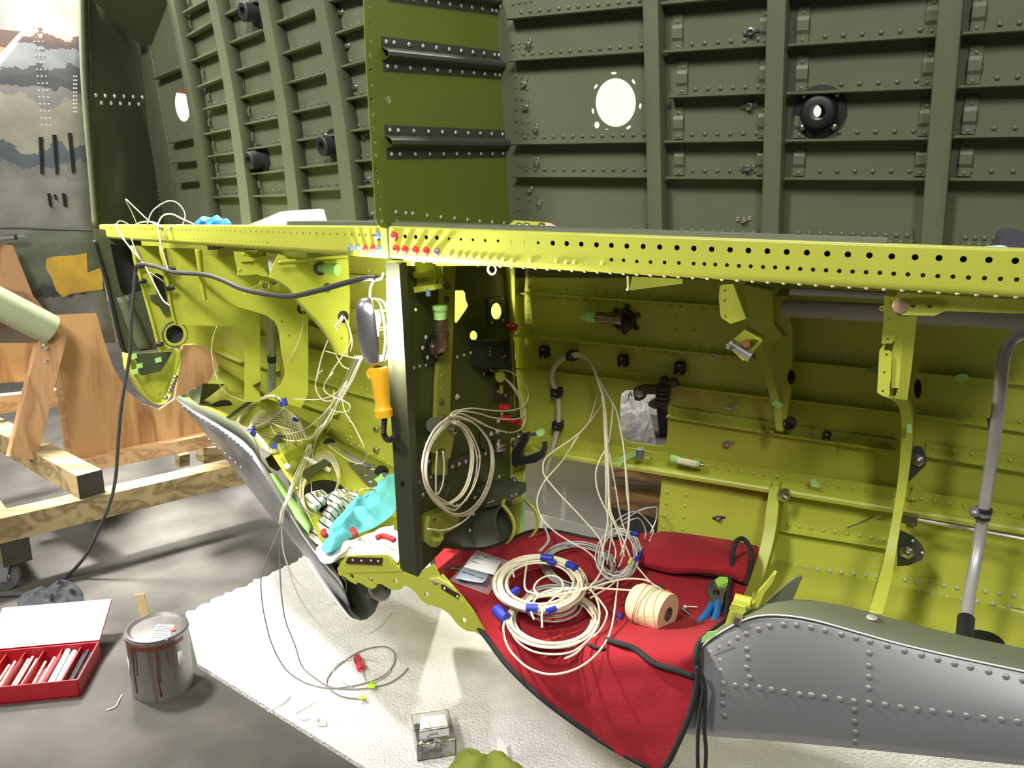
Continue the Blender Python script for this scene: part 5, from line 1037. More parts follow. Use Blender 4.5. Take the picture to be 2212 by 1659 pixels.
rag('black_rag', z0((145, 5160 + 0), (200, 5070), (420, 5040), (560, 4960), (690, 5030), (720, 5130), (730, 5200), (560, 5240), (430, 5300), (220, 5270)), G, .06, mat('black_cotton', (.022, .024, .028), .9), 2, 'crumpled black cotton rag on the concrete floor near the caster', 'rag', folds=20., rings=12, per=72)
# paint can
PC = thing('paint_can', 'dented metal paint can with rust-brown drips standing at the rug corner', 'can', G(355, 1510))
pc0 = G(353, 1480); rc = .083; hc = .185
cm = bpy.data.materials.new('tin_can'); cm.use_nodes = True; N = cm.node_tree.nodes; K = cm.node_tree.links; b = N['Principled BSDF']; b.inputs['Roughness'].default_value = .35; b.inputs['Metallic'].default_value = .6
tc = N.new('ShaderNodeTexCoord'); mp = N.new('ShaderNodeMapping'); mp.inputs['Scale'].default_value = (1, 1, .06); K.new(tc.outputs['Object'], mp.inputs[0]); no = N.new('ShaderNodeTexNoise'); no.inputs['Scale'].default_value = 26; no.inputs['Detail'].default_value = 4; K.new(mp.outputs[0], no.inputs[0])
cr = N.new('ShaderNodeValToRGB'); cr.color_ramp.elements[0].position = .52; cr.color_ramp.elements[0].color = (.22, .21, .20, 1); cr.color_ramp.elements[1].position = .66; cr.color_ramp.elements[1].color = (*srgb(112, 66, 44), 1); K.new(no.outputs[0], cr.inputs[0]); K.new(cr.outputs[0], b.inputs['Base Color'])
body = MB().lathe(pc0, UP, [(.001, .002), (rc, .002), (rc + .002, .0), (rc + .002, .005), (rc, .008), (rc, hc - .012), (rc + .003, hc - .008), (rc + .003, hc), (rc - .004, hc + .001)], 40)  .build('can_body', cm, PC, True)
LIDM = mat('tin_lid', (.16, .15, .14), .4, .5, var=.2, vs_=18)
lid = MB().lathe(pc0, UP, [(rc + .001, hc - .001), (rc + .001, hc + .006), (rc - .006, hc + .008), (rc - .010, hc + .004), (rc - .014, hc + .001), (rc - .02, hc + .002), (.001, hc + .002)], 40).build('lid', LIDM, PC, True)
MB().lathe(pc0, UP, [(rc + .0008, hc - .024), (rc + .0012, hc - .02), (rc + .0012, hc - .012), (rc + .0006, hc - .01)], 20, 2.8, V((-1, -.1, 0)).normalized()).build('paint_drip', mat('rust_brown_paint', srgb(96, 44, 28), .4), PC, True)
random.seed(8)
for q, l, wd_ in ((-2.1, .15, .010), (-1.95, .09, .006), (-1.25, .155, .012), (-1.18, .11, .006), (-.9, .06, .008)):
    pts_ = [pc0 + V((math.cos(q + .02 * math.sin(z * 60)) * (rc + .0012), math.sin(q + .02 * math.sin(z * 60)) * (rc + .0012), z)) for z in [hc - .012 - l * i / 7 for i in range(8)]]
    tube('paint_drip', pts_, [wd_ * .22] * 6 * 3 + [wd_ * .16] * 30, MATS['rust_brown_paint'], PC, 6, 1) if False else obj('paint_drip', *tube_geo(pts_, wd_ * .16, 6), MATS['rust_brown_paint'], PC, 'all')
PAPER = mat('white_paper', (.80, .80, .77), .6); INK = mat('black_ink', (.02, .02, .02), .6)
def OL(x, y): return onplane(x, y, pc0 + UP * (hc + .0035), UP)
lb = sheet('lid_label', z0((1338, 5735 - 60), (1490, 5675), (1430, 5805), (1265, 5800)), OL, .0008, PAPER, PC) if False else sheet('lid_label', [(338.5, 1349), (377, 1350), (361, 1382.5), (320, 1381)], OL, .0008, PAPER, PC)
lr = (OL(377, 1350) - OL(338.5, 1349)); lu = (OL(338.5, 1349) - OL(320, 1381)); lc = (OL(338.5, 1349) + OL(361, 1382.5)) / 2
for i in range(6):
    c = lc + lu * (.36 - .145 * i); MB().box(c + UP * .0007 + lr * (-.02 if i % 2 else .0), lr * (.40 if i % 2 else .44), lu * .018, UP * .0002).build('print_line', INK, lb)
MB().lathe(OL(374, 1360.5), UP, [(.0085, .0), (.0085, .0016), (.001, .0016)], 18).build('red_dot', mat('red_sticker', srgb(215, 70, 40), .5), PC)
rad = lambda q, r: V((math.cos(q) * r, math.sin(q) * r, 0))
for (q0, q1, za, zb, nm) in ((-2.75, -2.45, .065, .115, 'side_label'), (-.55, -.35, .09, .135, 'side_label')):
    grid(nm, [[pc0 + rad(q0 + (q1 - q0) * i / 6, rc + .0009) + UP * z for i in range(7)] for z in (za, zb)], .0006, PAPER, PC)
sk_ = MB().beam(G(300, 1400) + UP * .0, V((0, 0, 0)) + G(300, 1400) + V((-.03, .0, .17)), .022, .004, V((0, 1, 0))).build('stir_stick', wood('stick', srgb(205, 178, 130), srgb(222, 200, 158), 'Z', 12, 1, .1)) if False else None
sb = pc0 + V((-.055, .095, .0)); skk = MB().beam(sb, sb + V((-.035, .012, .235)), .026, .004, V((0, 1, 0))).build('stir_stick', mat('stick_wood', srgb(214, 184, 136), .7, var=.1, vs_=30))
tag(skk, 'pale wooden stir stick leaning behind the paint can', 'stick')
# red tool case
TC = thing('tool_case', 'open red metal case with dividers, heat-shrink tubes and a white lid card', 'case', G(40, 1500))
RC = mat('red_case_enamel', srgb(158, 26, 36), .4); 
H0 = .055
c00, c10 = G(-95, 1532), G(174, 1505); c11 = G(215, 1424); 
ex = (c10 - c00).normalized(); wl = (c10 - c00).length; ey = (c11 - c10); dl = ey.length * .98; ey = UP.cross(ex).normalized(); ey = ey if ey.y > 0 else -ey
dl = .20
B0 = c00
def cp_(x, y, z): return B0 + ex * x + ey * y + UP * z
tb = MB()
tb.box(cp_(wl / 2, dl / 2, .003), ex * wl / 2, ey * dl / 2, UP * .002)
for (x, y, hx, hy) in ((wl / 2, .002, wl / 2, .002), (wl / 2, dl - .002, wl / 2, .002), (.002, dl / 2, .002, dl / 2), (wl - .002, dl / 2, .002, dl / 2)): tb.box(cp_(x, y, H0 / 2), ex * hx, ey * hy, UP * H0 / 2)
tb.build('case_tray', RC, TC)
for i in range(1, 7): MB().box(cp_(wl - .052 * i, dl / 2, H0 * .42), ex * .0015, ey * dl * .48, UP * H0 * .4).build('divider', RC, TC)
lid0 = cp_(0, dl + .004, H0); la = (G(258, 1350, .10) - cp_(wl, dl, H0)); la = la - ex * la.dot(ex)
lv = ey * .155 + UP * .055; ln_ = ex.cross(lv).normalized()
lo_ = MB().box(lid0 + ex * wl / 2 + lv / 2, ex * wl / 2, lv / 2, ln_ * .004)
LIDc = lo_.build('case_lid', RC, TC)
WCARD = mat('lid_card', (.62, .61, .58), .6); cc_ = lid0 + ex * wl / 2 + lv / 2 + ln_ * .0045
MB().box(cc_, ex * (wl / 2 - .008), lv * .45, ln_ * .0006).build('lid_card', WCARD, LIDc)
for sx_, sy_, hx, hy in ((0, .30, wl * .36, .008), (-wl * .36, 0, .0012, .30), (wl * .36, 0, .0012, .30), (0, .40, wl * .2, .008)): MB().box(cc_ + ex * sx_ + lv * sy_ + ln_ * .0008, ex * hx, lv * hy, ln_ * .0003).build('print_line', mat('grey_ink', (.2, .2, .2), .6), LIDc)
WT = mat('white_tubing', (.75, .74, .72), .35); BT = mat('black_tubing', (.015, .015, .018), .45); PT = mat('pale_tubing', srgb(205, 175, 165), .4)
random.seed(5)
def tubes(slot, m, n, r, label, group):
    for i in range(n):
        x = wl - .052 * slot - .052 + .007 + (.038 * (i + .5) / n); z = .008 + r + (i % 2) * r * 1.6 + .004
        l = random.uniform(.145, .175); o = MB().cyl(cp_(x, .012, z + .004), cp_(x + random.uniform(-.003, .003), .012 + l, z + .012), r, 8).build('heat_shrink_tube', m, None, True); tag(o, label, 'tube', group)
tubes(0, BT, 4, .0055, 'black heat-shrink tube in the slot nearest the red case end', 'black tubes in the red case'); tubes(1, WT, 4, .0075, 'white heat-shrink tube in the second slot of the red case', 'white tubes in the red case'); tubes(2, PT, 2, .004, 'thin pinkish heat-shrink tube in the third slot of the red case', 'pinkish tubes in the third slot'); tubes(3, PT, 3, .004, 'pale heat-shrink tube in the fourth slot of the red case', 'pale tubes in the fourth slot'); tubes(4, PT, 2, .004, 'pale heat-shrink tube in the slot at the picture edge', 'pale tubes in the last slot')
tubes.__name__
# string scraps on the floor and the rug
STR = mat('cream_string', (.78, .76, .68), .8)
tag(tube('string_scrap', [G(x, y, .003) for x, y in z0((910, 1165 + 4894), (985, 1135 + 4894), (1010, 1090 + 4894), (1040, 1035 + 4894))], .0018, STR), 'short forked cream string lying on bare concrete left of the paint can', 'string')
tag(tube('string_scrap', [G(x, y, .018) for x, y in z46((465, 1335), (540, 1290), (610, 1250), (660, 1195))], .0018, STR), 'cream string crossing the near edge of the rug', 'string')
tag(tube('string_scrap', [G(x, y, .018) for x, y in z46((885, 1240), (800, 1290), (705, 1345), (770, 1400), (840, 1385), (880, 1440), (960, 1450), (950, 1400), (900, 1390), (890, 1430), (940, 1450))], .0018, STR), 'knotted cream string lying on the rug left of the clear box', 'string')
# screwdriver-like pick on the rug
PK = thing('pick_tool', 'small red and black handled pick lying on the rug inside a grey wire loop', 'tool', G(778, 1440, .014))
pA, pB, pC_ = G(771, 1418, .026), G(780.5, 1445, .026), G(789, 1470, .018); ax3 = (pB - pA).normalized()
Lh = (pB - pA).length
hd = MB().lathe(pA, ax3, [(.001, 0), (.010, .003), (.012, .015), (.010, .03), (.0115, Lh * .62), (.0115, Lh * .66)], 14).build('handle', mat('red_grip', srgb(178, 40, 52), .45), PK, True)
MB().lathe(pA, ax3, [(.0118, Lh * .66), (.013, Lh * .7), (.013, Lh * .95), (.009, Lh), (.004, Lh)], 14).build('collar', mat('bright_red_grip', srgb(212, 48, 60), .4), PK, True)
MB().lathe(pA, ax3, [(.0125, .012), (.0126, Lh * .3), (.0122, Lh * .6)], 8, 2.0, V((-.9, -.2, .4)).normalized()).build('grip_inlay', BLK, PK, True)
MB().cyl(pB, pC_, .0025, 8, .001).build('shaft', STEEL, PK, True)
# clear hardware box
HB = thing('hardware_box', 'clear plastic box of small metal fittings standing on the rug', 'box', G(935, 1625, .014))
z84 = zz(840, 1400, 6.145)
CLR = mat('clear_plastic', (.96, .96, .96), .06, trans=1.0)
q = [G(*p, .016) for p in z84((385, 1500), (890, 1420))]; bx = (q[1] - q[0]); bl = bx.length; bx.normalize(); by = UP.cross(bx).normalized(); by = by if by.y > 0 else -by
hb0 = q[0]; bw = .125; bh_ = .045
def hp_(x, y, z): return hb0 + bx * x + by * y + UP * z
m_ = MB(); m_.box(hp_(bl / 2, bw / 2, .0015), bx * bl / 2, by * bw / 2, UP * .001)
for x, y, hx, hy in ((bl / 2, 0, bl / 2, .001), (bl / 2, bw, bl / 2, .001), (0, bw / 2, .001, bw / 2), (bl, bw / 2, .001, bw / 2), (bl / 2, bw * .48, bl / 2, .001)): m_.box(hp_(x, y, bh_ / 2), bx * hx, by * hy, UP * bh_ / 2)
m_.build('box_tray', CLR, HB)
sl_ = MB().box(hp_(bl * .52, bw * .48 - .0018, bh_ * .6), bx * bl * .40, by * .0006, UP * .010).build('label_strip', PAPER, HB)
text('printed_text', 'AN4', hp_(bl * .5, bw * .48 - .0026, bh_ * .6), bx, UP, .012, INK, sl_)
cdv = [hp_(bl * .14, bw * .58, .03), hp_(bl * .92, bw * .56, .034), hp_(bl * .90, bw * .86, .046), hp_(bl * .24, bw * .88, .044)]
cdm = MB().sheet(cdv, .0008).sheet([hp_(bl * .16, bw * .62, .040), hp_(bl * .45, bw * .56, .036), hp_(bl * .38, bw * .8, .052)], .0008); cd_ = cdm.build('paper_slip', PAPER); tag(cd_, 'folded white paper slip inside the clear hardware box', 'paper')
random.seed(11); fm = (STEEL, ALU, mat('bright_fitting', (.75, .74, .72), .25, .9))
for i in range(26):
    x, y = random.uniform(.08, .92) * bl, random.uniform(.06, .40) * bw if i < 16 else random.uniform(.88, .96) * bw
    c = hp_(x, y, .010 + .010 * (i % 3)); a_ = V((random.uniform(-1, 1), random.uniform(-1, 1), random.uniform(-.4, .6))).normalized()
    o = MB().cyl(c - a_ * .007, c + a_ * .007, .0048, 8).cyl(c + a_ * .004, c + a_ * .008, .0066, 6).build('metal_fitting', fm[i % 3], None, True)
    tag(o, 'small bright metal fitting in the front half of the clear box' if i < 16 else 'small bright metal fitting at the back of the clear box', 'fitting', 'fittings in the front half of the box' if i < 16 else 'fittings at the back of the box')
rag('folded_cloth', z84((760, 1640), (860, 1500), (920, 1405), (1180, 1420), (1260, 1530), (1370, 1500), (1450, 1420), (1560, 1480), (1600, 1540), (1720, 1530), (1800, 1700), (1300, 1760), (800, 1760)), lambda x, y: G(x, y, .016), .05, mat('green_cloth', srgb(128, 140, 52), .8, var=.1, vs_=12), 9, 'olive green cloth crumpled on the rug at the bottom picture edge', 'cloth', folds=14., rings=11, per=66)
tg = MB().sheet([G(*p, .03) + UP * .03 * k for p, k in zip(z84((1430, 1335), (1490, 1330), (1560, 1400), (1590, 1470), (1530, 1430), (1440, 1415)), (1, 1, .5, 0, 0, 0))], .001).build('paper_tag', PAPER); tag(tg, 'small white paper tag standing behind the green cloth', 'tag')
# ------------------------------------------------------------- red work cloth
REDC = mat('red_canvas', srgb(144, 20, 32), .95, var=.08, vs_=9, bump=.25, bs=300)
TRIM = mat('black_binding', (.014, .013, .014), .85)
_p1, _p2, _p3 = R(1100, 1360, .03), R(1480, 1370, .03), R(1290, 1170, .52)
_p1 = rp((_p1 - O).dot(SR), .03, -.90); _p2 = rp((_p2 - O).dot(SR), .03, -.895); _p3 = rp((_p3 - O).dot(SR), .5, -.875)
CN = (_p2 - _p1).cross(_p3 - _p1).normalized(); CN = CN if CN.z > 0 else -CN
def CL(x, y, lift=0): return onplane(x, y, _p1 + CN * lift, CN)
crow = [
 [(930, 1180), (1050, 1186), (1165, 1146), (1300, 1168), (1400, 1150), (1530, 1165), (1640, 1180)],
 [(934, 1205), (1050, 1225), (1165, 1200), (1290, 1215), (1390, 1210), (1510, 1215), (1632, 1210)],
 [(945, 1240), (1055, 1270), (1165, 1265), (1280, 1270), (1390, 1275), (1500, 1275), (1618, 1260)],
 [(985, 1290), (1080, 1320), (1180, 1325), (1280, 1330), (1390, 1335), (1490, 1330), (1582, 1325)],
 [(1050, 1375), (1120, 1390), (1200, 1395), (1290, 1398), (1380, 1398), (1450, 1396), (1512, 1388)],
 [(1100, 1440), (1160, 1460), (1230, 1470), (1300, 1475), (1380, 1472), (1450, 1465), (1508, 1450)],
 [(1180, 1515), (1230, 1535), (1285, 1545), (1340, 1550), (1400, 1545), (1450, 1530), (1500, 1510)],
 [(1300, 1600), (1330, 1615), (1360, 1622), (1390, 1625), (1425, 1615), (1455, 1595), (1482, 1565)],
 [(1405, 1660), (1412, 1666), (1420, 1670), (1428, 1668), (1434, 1660), (1440, 1650), (1450, 1635)]]
def c3(i, x, y):
    if i <= 3: return CL(x, y, .004)
    t = {4: -.010, 5: -.045, 6: -.062, 7: -.072, 8: -.078}[i]
    return R(x, y, t)
cr3 = [cat([c3(i, x, y) for x, y in r], 6) for i, r in enumerate(crow)]
cols = [cat([r[j] for r in cr3], 6) for j in range(len(cr3[0]))]
rows = [[c[i] for c in cols] for i in range(len(cols[0]))]
for i, r in enumerate(rows):
    for j, p in enumerate(r):
        e = min(1, min(j, len(r) - 1 - j) / 4, i / 4 + .2)
        nz = noise.noise(p * 9) + .5 * noise.noise(p * 21 + V((3, 1, 0)))
        fold = abs(noise.noise(V((p.x * 5 + p.z * 3, p.y * 5 - p.z * 4, p.z * 2)) * 1.3)) 
        amp = .014 if i > 22 else .006
        r[j] = p + (CN if i < 24 else -TR) * e * (nz * amp * .5 + (.5 - fold) * amp)
RCL = thing('work_cloth', 'red canvas apron with black binding, spread inside the fuselage and hanging over its edge', 'apron', CL(1250, 1300))
cl_o = grid('canvas', rows, .003, REDC, RCL, True, 1)
nR, nC = len(rows), len(rows[0])
def bind(name, pts, r=.0065): return tube(name, pts, r, TRIM, RCL, 8, 1)
bind('binding', [rows[i][0] + UP * .002 - TR * .003 for i in range(nR)] + [rows[-1][j] for j in range(nC)] + [rows[i][-1] - TR * .004 for i in range(nR - 1, 14, -1)])
bind('binding', [rows[0][j] + UP * .002 for j in range(0, 22)], .005)
def near(path, o=.004):
    """points on the cloth under a pixel path: nearest cloth vertex, moved towards the viewer"""
    out = []
    for x, y in path:
        rr = ray(x, y).normalized(); bp, bd = None, 1e9
        for r in rows:
            for p in r:
                d = p - CAM; t = d.dot(rr); dd = (d - rr * t).length
                if dd < bd: bd, bp = dd, t
        out.append(CAM + rr * (bp - o))
    return out
bind('pocket_binding', cat(near([(1310, 1382), (1345, 1392), (1372, 1402), (1400, 1424), (1420, 1436), (1455, 1446), (1500, 1462)], .006), 5), .0065)
bind('pocket_binding', cat(near([(1262, 1390), (1285, 1398), (1308, 1404)], .004), 5), .004)
bind('strap', cat([CL(x, y, z) for (x, y), z in zip(z14((1300, 860), (1390, 870)), (.02, .02))] + [R(*p, .10) for p in ()], 3), .004) if False else None
sp_ = [(z14(p)[0], z) for p, z in (((1430, 880), .012), ((1450, 760), .012), ((1470, 600), .014), ((1485, 480), .018), ((1500, 330), .05), ((1520, 180), .085), ((1550, 108), .10), ((1600, 95), .10), ((1650, 150), .09), ((1672, 250), .07), ((1655, 360), .05), ((1620, 480), .03))]
bind('strap', cat([CL(x, y, z) for (x, y), z in sp_], 5), .006)
for pa in (((1512, 1450), (1520, 1470), (1518, 1500), (1510, 1560), (1507, 1610), (1508, 1680)), ((1505, 1440), (1521, 1475), (1524, 1510), (1521, 1570), (1525, 1620), (1523, 1680))): tube('tie_strap', [R(x, y, -.085) for x, y in pa], .0038, TRIM, RCL, 6)
# folded flap with its shaded pocket mouth
fa_ = [[(1424, 1146), (1470, 1150), (1520, 1157), (1590, 1168), (1642, 1180)], [(1405, 1165), (1460, 1168), (1515, 1175), (1582, 1188), (1638, 1196)], [(1390, 1192), (1452, 1204), (1505, 1206), (1570, 1212), (1628, 1222)], [(1376, 1214), (1440, 1228), (1495, 1229), (1560, 1236), (1615, 1248)], [(1380, 1222), (1448, 1240), (1500, 1240), (1562, 1245), (1606, 1262)]]
fl_ = [[CL(x, y, z + .008 * math.sin(x * .03)) for x, y in r] for r, z in zip(fa_, (.035, .055, .058, .045, .022))]
grid('pocket_flap', [cat(r, 5) for r in fl_], .004, REDC, RCL, True, 1)
grid('pocket_mouth_shade', [[CL(x, y, z) for x, y in ((1378, 1216), (1450, 1236), (1500, 1240), (1565, 1246))] for z in (.026, .012)], .003, TRIM, RCL, True)  # black strip put in for the shade under the flap
# ------------------------------------------------------------- things on the cloth
SPL = thing('cord_spool', 'large spool of cream lacing cord lying on the red cloth', 'spool', CL(1400, 1360, .01))
qa, qb = CL(1370, 1298, .053), CL(1449, 1329, .053); ax = (qb - qa).normalized()
x_ = qb - ax * 0; SR0 = .047
CORD = mat('cream_cord', srgb(226, 200, 160), .8, var=.06, vs_=60, bump=.3, bs=180)
ln2 = (qb - qa).length * .93
MB().lathe(qa, ax, [(.014, 0), (SR0 * .82, 0), (SR0 * .97, .012), (SR0, .03), (SR0, ln2 - .004), (SR0 * .97, ln2), (.016, ln2)], 36).build('cord_winding', CORD, SPL, True)
MB().lathe(qa, ax, [(.0135, ln2 + .001), (.0155, ln2 + .002), (.016, ln2 - .01), (.0125, ln2 - .03), (.0125, .02)], 20).build('cardboard_core', mat('core_board', srgb(96, 80, 62), .8), SPL, True)
MB().lathe(qa, ax, [(.001, .012), (.0125, .012), (.0125, .016), (.001, .016)], 16).build('core_paper', PAPER, SPL, True)
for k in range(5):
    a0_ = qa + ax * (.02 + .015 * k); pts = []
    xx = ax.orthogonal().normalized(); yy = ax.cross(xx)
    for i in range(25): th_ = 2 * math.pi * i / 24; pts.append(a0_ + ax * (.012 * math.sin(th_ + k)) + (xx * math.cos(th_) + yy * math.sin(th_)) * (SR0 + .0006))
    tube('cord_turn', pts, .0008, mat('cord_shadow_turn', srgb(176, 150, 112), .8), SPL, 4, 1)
tag(tube('cord_end', cat([CL(*z14(p)[0], .012) for p in ((1100, 770), (1095, 850), (1102, 960))], 5), .0013, CORD), 'pale cord end hanging down from the right face of the spool', 'cord')
# cutters
PLR = thing('cable_cutter', 'blue handled cable cutters with a green taped jaw on the red cloth', 'pliers', CL(1530, 1320, .01))
BLH = mat('blue_grip', srgb(36, 108, 178), .4); JAW = mat('jaw_steel', (.26, .26, .26), .35, .8)
def cp14(p, z): return CL(*z14(p)[0], z)
MB().tube(cat([cp14(p, .014) for p in ((1328, 660), (1290, 740), (1235, 810), (1208, 870), (1195, 925))], 4), [v for q in (.0085, .0095, .010, .0095, .008) for v in [q] * 4][:17], 10).build('handle', BLH, PLR, True)
MB().tube(cat([cp14(p, .016) for p in ((1385, 640), (1375, 740), (1350, 810), (1315, 860), (1300, 890))], 4), [v for q in (.0085, .0095, .010, .0095, .008) for v in [q] * 4][:17], 10).build('handle', BLH, PLR, True)
MB().sheet([cp14(p, .020) for p in ((1290, 500), (1330, 440), (1400, 470), (1440, 540), (1430, 640), (1400, 690), (1350, 690), (1340, 620), (1300, 560))], .012).sheet([cp14(p, .014) for p in ((1310, 600), (1350, 640), (1330, 700), (1280, 700))], .010).build('jaw', JAW, PLR)
MB().sheet([cp14(p, .016) for p in ((1340, 450), (1400, 410), (1480, 450), (1470, 520), (1440, 560), (1390, 480))], .012).build('jaw', JAW, PLR)
MB().lathe(cp14((1372, 557), .020), CN, [(.0085, 0), (.0085, .004), (.006, .006), (.001, .0065)], 14).build('pivot', mat('dark_pivot', (.05, .05, .05), .3, .8), PLR, True)
tm = MB(); tm.sheet([cp14(p, .026) for p in ((1360, 445), (1430, 390), (1480, 425), (1470, 465), (1390, 495))], .018); tm.build('tape_wrap', mat('green_tape_bright', srgb(160, 220, 90), .5), PLR)
# pick with orange-black handle behind the spool, zip tie
PK2 = thing('pick_tool', 'black and orange handled pick tool lying behind the cord spool', 'tool', CL(1430, 1275, .01))
a_, b2 = cp14((815, 500), .016), cp14((990, 570), .016); ad_ = (b2 - a_).normalized(); Lp = (b2 - a_).length
MB().lathe(a_, ad_, [(.001, 0), (.009, .003), (.010, .02), (.009, Lp * .7)], 12).build('handle', BLK, PK2, True)
MB().lathe(a_, ad_, [(.009, Lp * .7), (.0095, Lp * .85), (.006, Lp)], 12).build('collar', mat('orange_plastic', srgb(190, 62, 20), .5), PK2, True)
MB().cyl(cp14((1085, 690), .012), cp14((1200, 790), .008), .0048, 10, .002).build('tip', mat('dark_steel', (.12, .11, .1), .35, .8), PK2, True)
ZT = thing('cable_tie', 'small clear cable tie lying beside the cord spool on the red cloth', 'cable tie', CL(1483, 1311, .01))
MB().tube(cat([cp14(p, .014) for p in ((1105, 678), (1150, 672), (1210, 676))], 4), .0014, 6).build('strap', mat('clear_nylon', (.75, .6, .58), .4), ZT, True)
MB().box(cp14((1104, 676), .014), SR * .003, TR * .004, UP * .003).build('head', MATS['clear_nylon'], ZT)
# plastic bag with label and two grommets
PB = thing('plastic_bag', 'clear zip bag with a printed white label and two black grommets', 'bag', CL(1025, 1250, .01))
def c88(p, z): return CL(*z88(p)[0], z)
quad = [(355, 450), (590, 190), (870, 285), (690, 572)]
def bag_row(f, zf): return [c88((quad[0][0] + (quad[1][0] - quad[0][0]) * f + ((quad[3][0] + (quad[2][0] - quad[3][0]) * f) - (quad[0][0] + (quad[1][0] - quad[0][0]) * f)) * g_, quad[0][1] + (quad[1][1] - quad[0][1]) * f + ((quad[3][1] + (quad[2][1] - quad[3][1]) * f) - (quad[0][1] + (quad[1][1] - quad[0][1]) * f)) * g_), .010 + zf * math.sin(math.pi * g_) * math.sin(math.pi * min(.98, max(.02, f)))) for g_ in [i / 8 for i in range(9)]]
BAGM = mat('clear_film', (.78, .74, .78), .15, bump=.3, bs=30)
bm_ = BAGM.node_tree.nodes['Principled BSDF']; bm_.inputs['IOR'].default_value = 1.45; bm_.inputs['Alpha'].default_value = .28
grid('bag_film', [bag_row(i / 8, .020) for i in range(9)], 0, BAGM, PB, True)
bl_ = grid('label', [[c88((x, y), .034) for x, y in r] for r in (((570, 212), (690, 245), (803, 285)), ((525, 272), (650, 308), (770, 345)), ((480, 335), (610, 370), (738, 402)))], .0006, PAPER, PB, True)
bl2 = grid('label_stub', [[c88((x, y), .033) for x, y in r] for r in (((480, 330), (590, 362), (696, 392)), ((440, 385), (550, 415), (672, 445)), ((408, 430), (520, 455), (640, 472)))], .0006, mat('blue_white_paper', srgb(196, 206, 226), .6), PB, True)
lr = (c88((803, 285), .03) - c88((570, 212), .03)).normalized()
for s_, p, sz in (('QTY - 4', (610, 265), .0075), ('FORM 1', (680, 255), .0068), ('COUPLING', (575, 295), .005), ('MAIN TIMKEN - P-51D', (552, 402), .0070), ('1', (545, 428), .006)):
    text('printed_text', s_, c88(p, .0352), lr, CN.cross(lr), sz, INK, bl_)
for p in ((462, 470), (650, 492)): tag(MB().lathe(c88(p, .004), CN, [(.006, 0), (.0105, 0), (.0105, .008), (.008, .010), (.0085, .014), (.006, .014), (.006, 0)], 18).build('rubber_grommet', BLK, None, True), 'black rubber grommet in the clear zip bag, at the ' + ('left' if p[0] < 500 else 'right') + ' corner', 'grommet')
SH = thing('snap_hook', 'small metal snap hook half under the clear zip bag', 'hook', CL(970, 1226, .01))
MB().tube(cat([c88(p, .012) for p in ((320, 352), (335, 340), (365, 345), (350, 362), (325, 356))], 4), .0022, 6).tube(cat([c88(p, .012) for p in ((365, 348), (400, 342), (440, 350), (480, 340))], 4), .004, 8).build('hook_body', STEEL, SH, True)
# ------------------------------------------------------------- work light
WLT = thing('work_light', 'lit trouble light with a dented metal reflector and yellow handle, hung beside the door post', 'lamp', L(815, 905, -.004))
LT = lambda x, y, t=-.030: L(x, y, t)
p0, p1 = LT(799, 640), LT(815, 787); axl = (p1 - p0); LL = axl.length; axl.normalize()
dirc = V((-.93, -.20, 0)); dirc = (dirc - axl * dirc.dot(axl)).normalized(); ang = math.pi * 1.12
xst = Matrix.Rotation(-ang / 2, 3, axl) @ dirc
RF = mat('reflector_metal', (.55, .55, .56), .30, .9, var=.1, vs_=10, bump=.15, bs=18)
rl = .037
MB().lathe(p0, axl, [(.004, 0), (rl * .6, .004), (rl * .9, .018), (rl, .04), (rl, LL * .62), (rl * .93, LL * .8), (rl * .7, LL * .95), (rl * .4, LL * 1.02)], 22, ang, xst).build('reflector', RF, WLT, True).modifiers.new('t', 'SOLIDIFY').thickness = .0015
op = -dirc; sd = axl.cross(op).normalized()
cg = MB()
for q in (-.9, -.45, 0, .45, .9):
    d_ = (op * math.cos(q) + sd * math.sin(q)); cg.tube(cat([p0 + axl * .002, p0 + axl * .012 + d_ * rl * .75, p0 + axl * .04 + d_ * rl * 1.06, p0 + axl * LL * .65 + d_ * rl * 1.06, p0 + axl * LL * .95 + d_ * rl * .6], 5), .0013, 6)
for z in (.035, .075): cg.tube([p0 + axl * z + (op * math.cos(q) + sd * math.sin(q)) * rl * 1.05 for q in [-1.3 + .2 * i for i in range(14)]], .0013, 6)
kind(cg.build('guard_cage', STEEL, WLT, True), 'part') if False else cg.build('guard_cage', STEEL, WLT, True)
em = bpy.data.materials.new('lit_bulb'); em.use_nodes = True; bb = em.node_tree.nodes['Principled BSDF']; bb.inputs['Emission Color'].default_value = (1, .95, .82, 1); bb.inputs['Emission Strength'].default_value = BULB
MB().lathe(p0 + axl * .030 + op * .002, axl, [(.001, 0), (.009, .003), (.015, .010), (.017, .020), (.015, .031), (.009, .045), (.008, .06), (.001, .06)], 20).build('bulb', em, WLT, True)
YH = mat('yellow_handle', srgb(236, 176, 34), .45)
h0, h1, h2, h3 = LT(816, 785), LT(818, 800), LT(827, 850), LT(830, 903)
MB().cyl(LT(812, 772), h0, .017, 16).build('socket', mat('grey_socket', (.2, .2, .2), .5), WLT, True)
ha = (h3 - h1).normalized(); hl_ = (h3 - h1).length
MB().lathe(h1, ha, [(.012, -.008), (.020, -.006), (.0215, .006), (.0185, hl_ * .35), (.0165, hl_ * .7), (.0185, hl_ * .8), (.021, hl_ * .82), (.0205, hl_ * .97), (.012, hl_)], 20).build('handle', YH, WLT, True)
MB().tube(cat([LT(803, 797, -.043), LT(796, 806, -.048), LT(800, 818, -.048)], 4), .005, 8).build('switch_guard', YH, WLT, True)
bo = cat([LT(831, 905), LT(829, 925), LT(830, 940), LT(838, 950), LT(850, 946), LT(856, 930, .03)], 6)
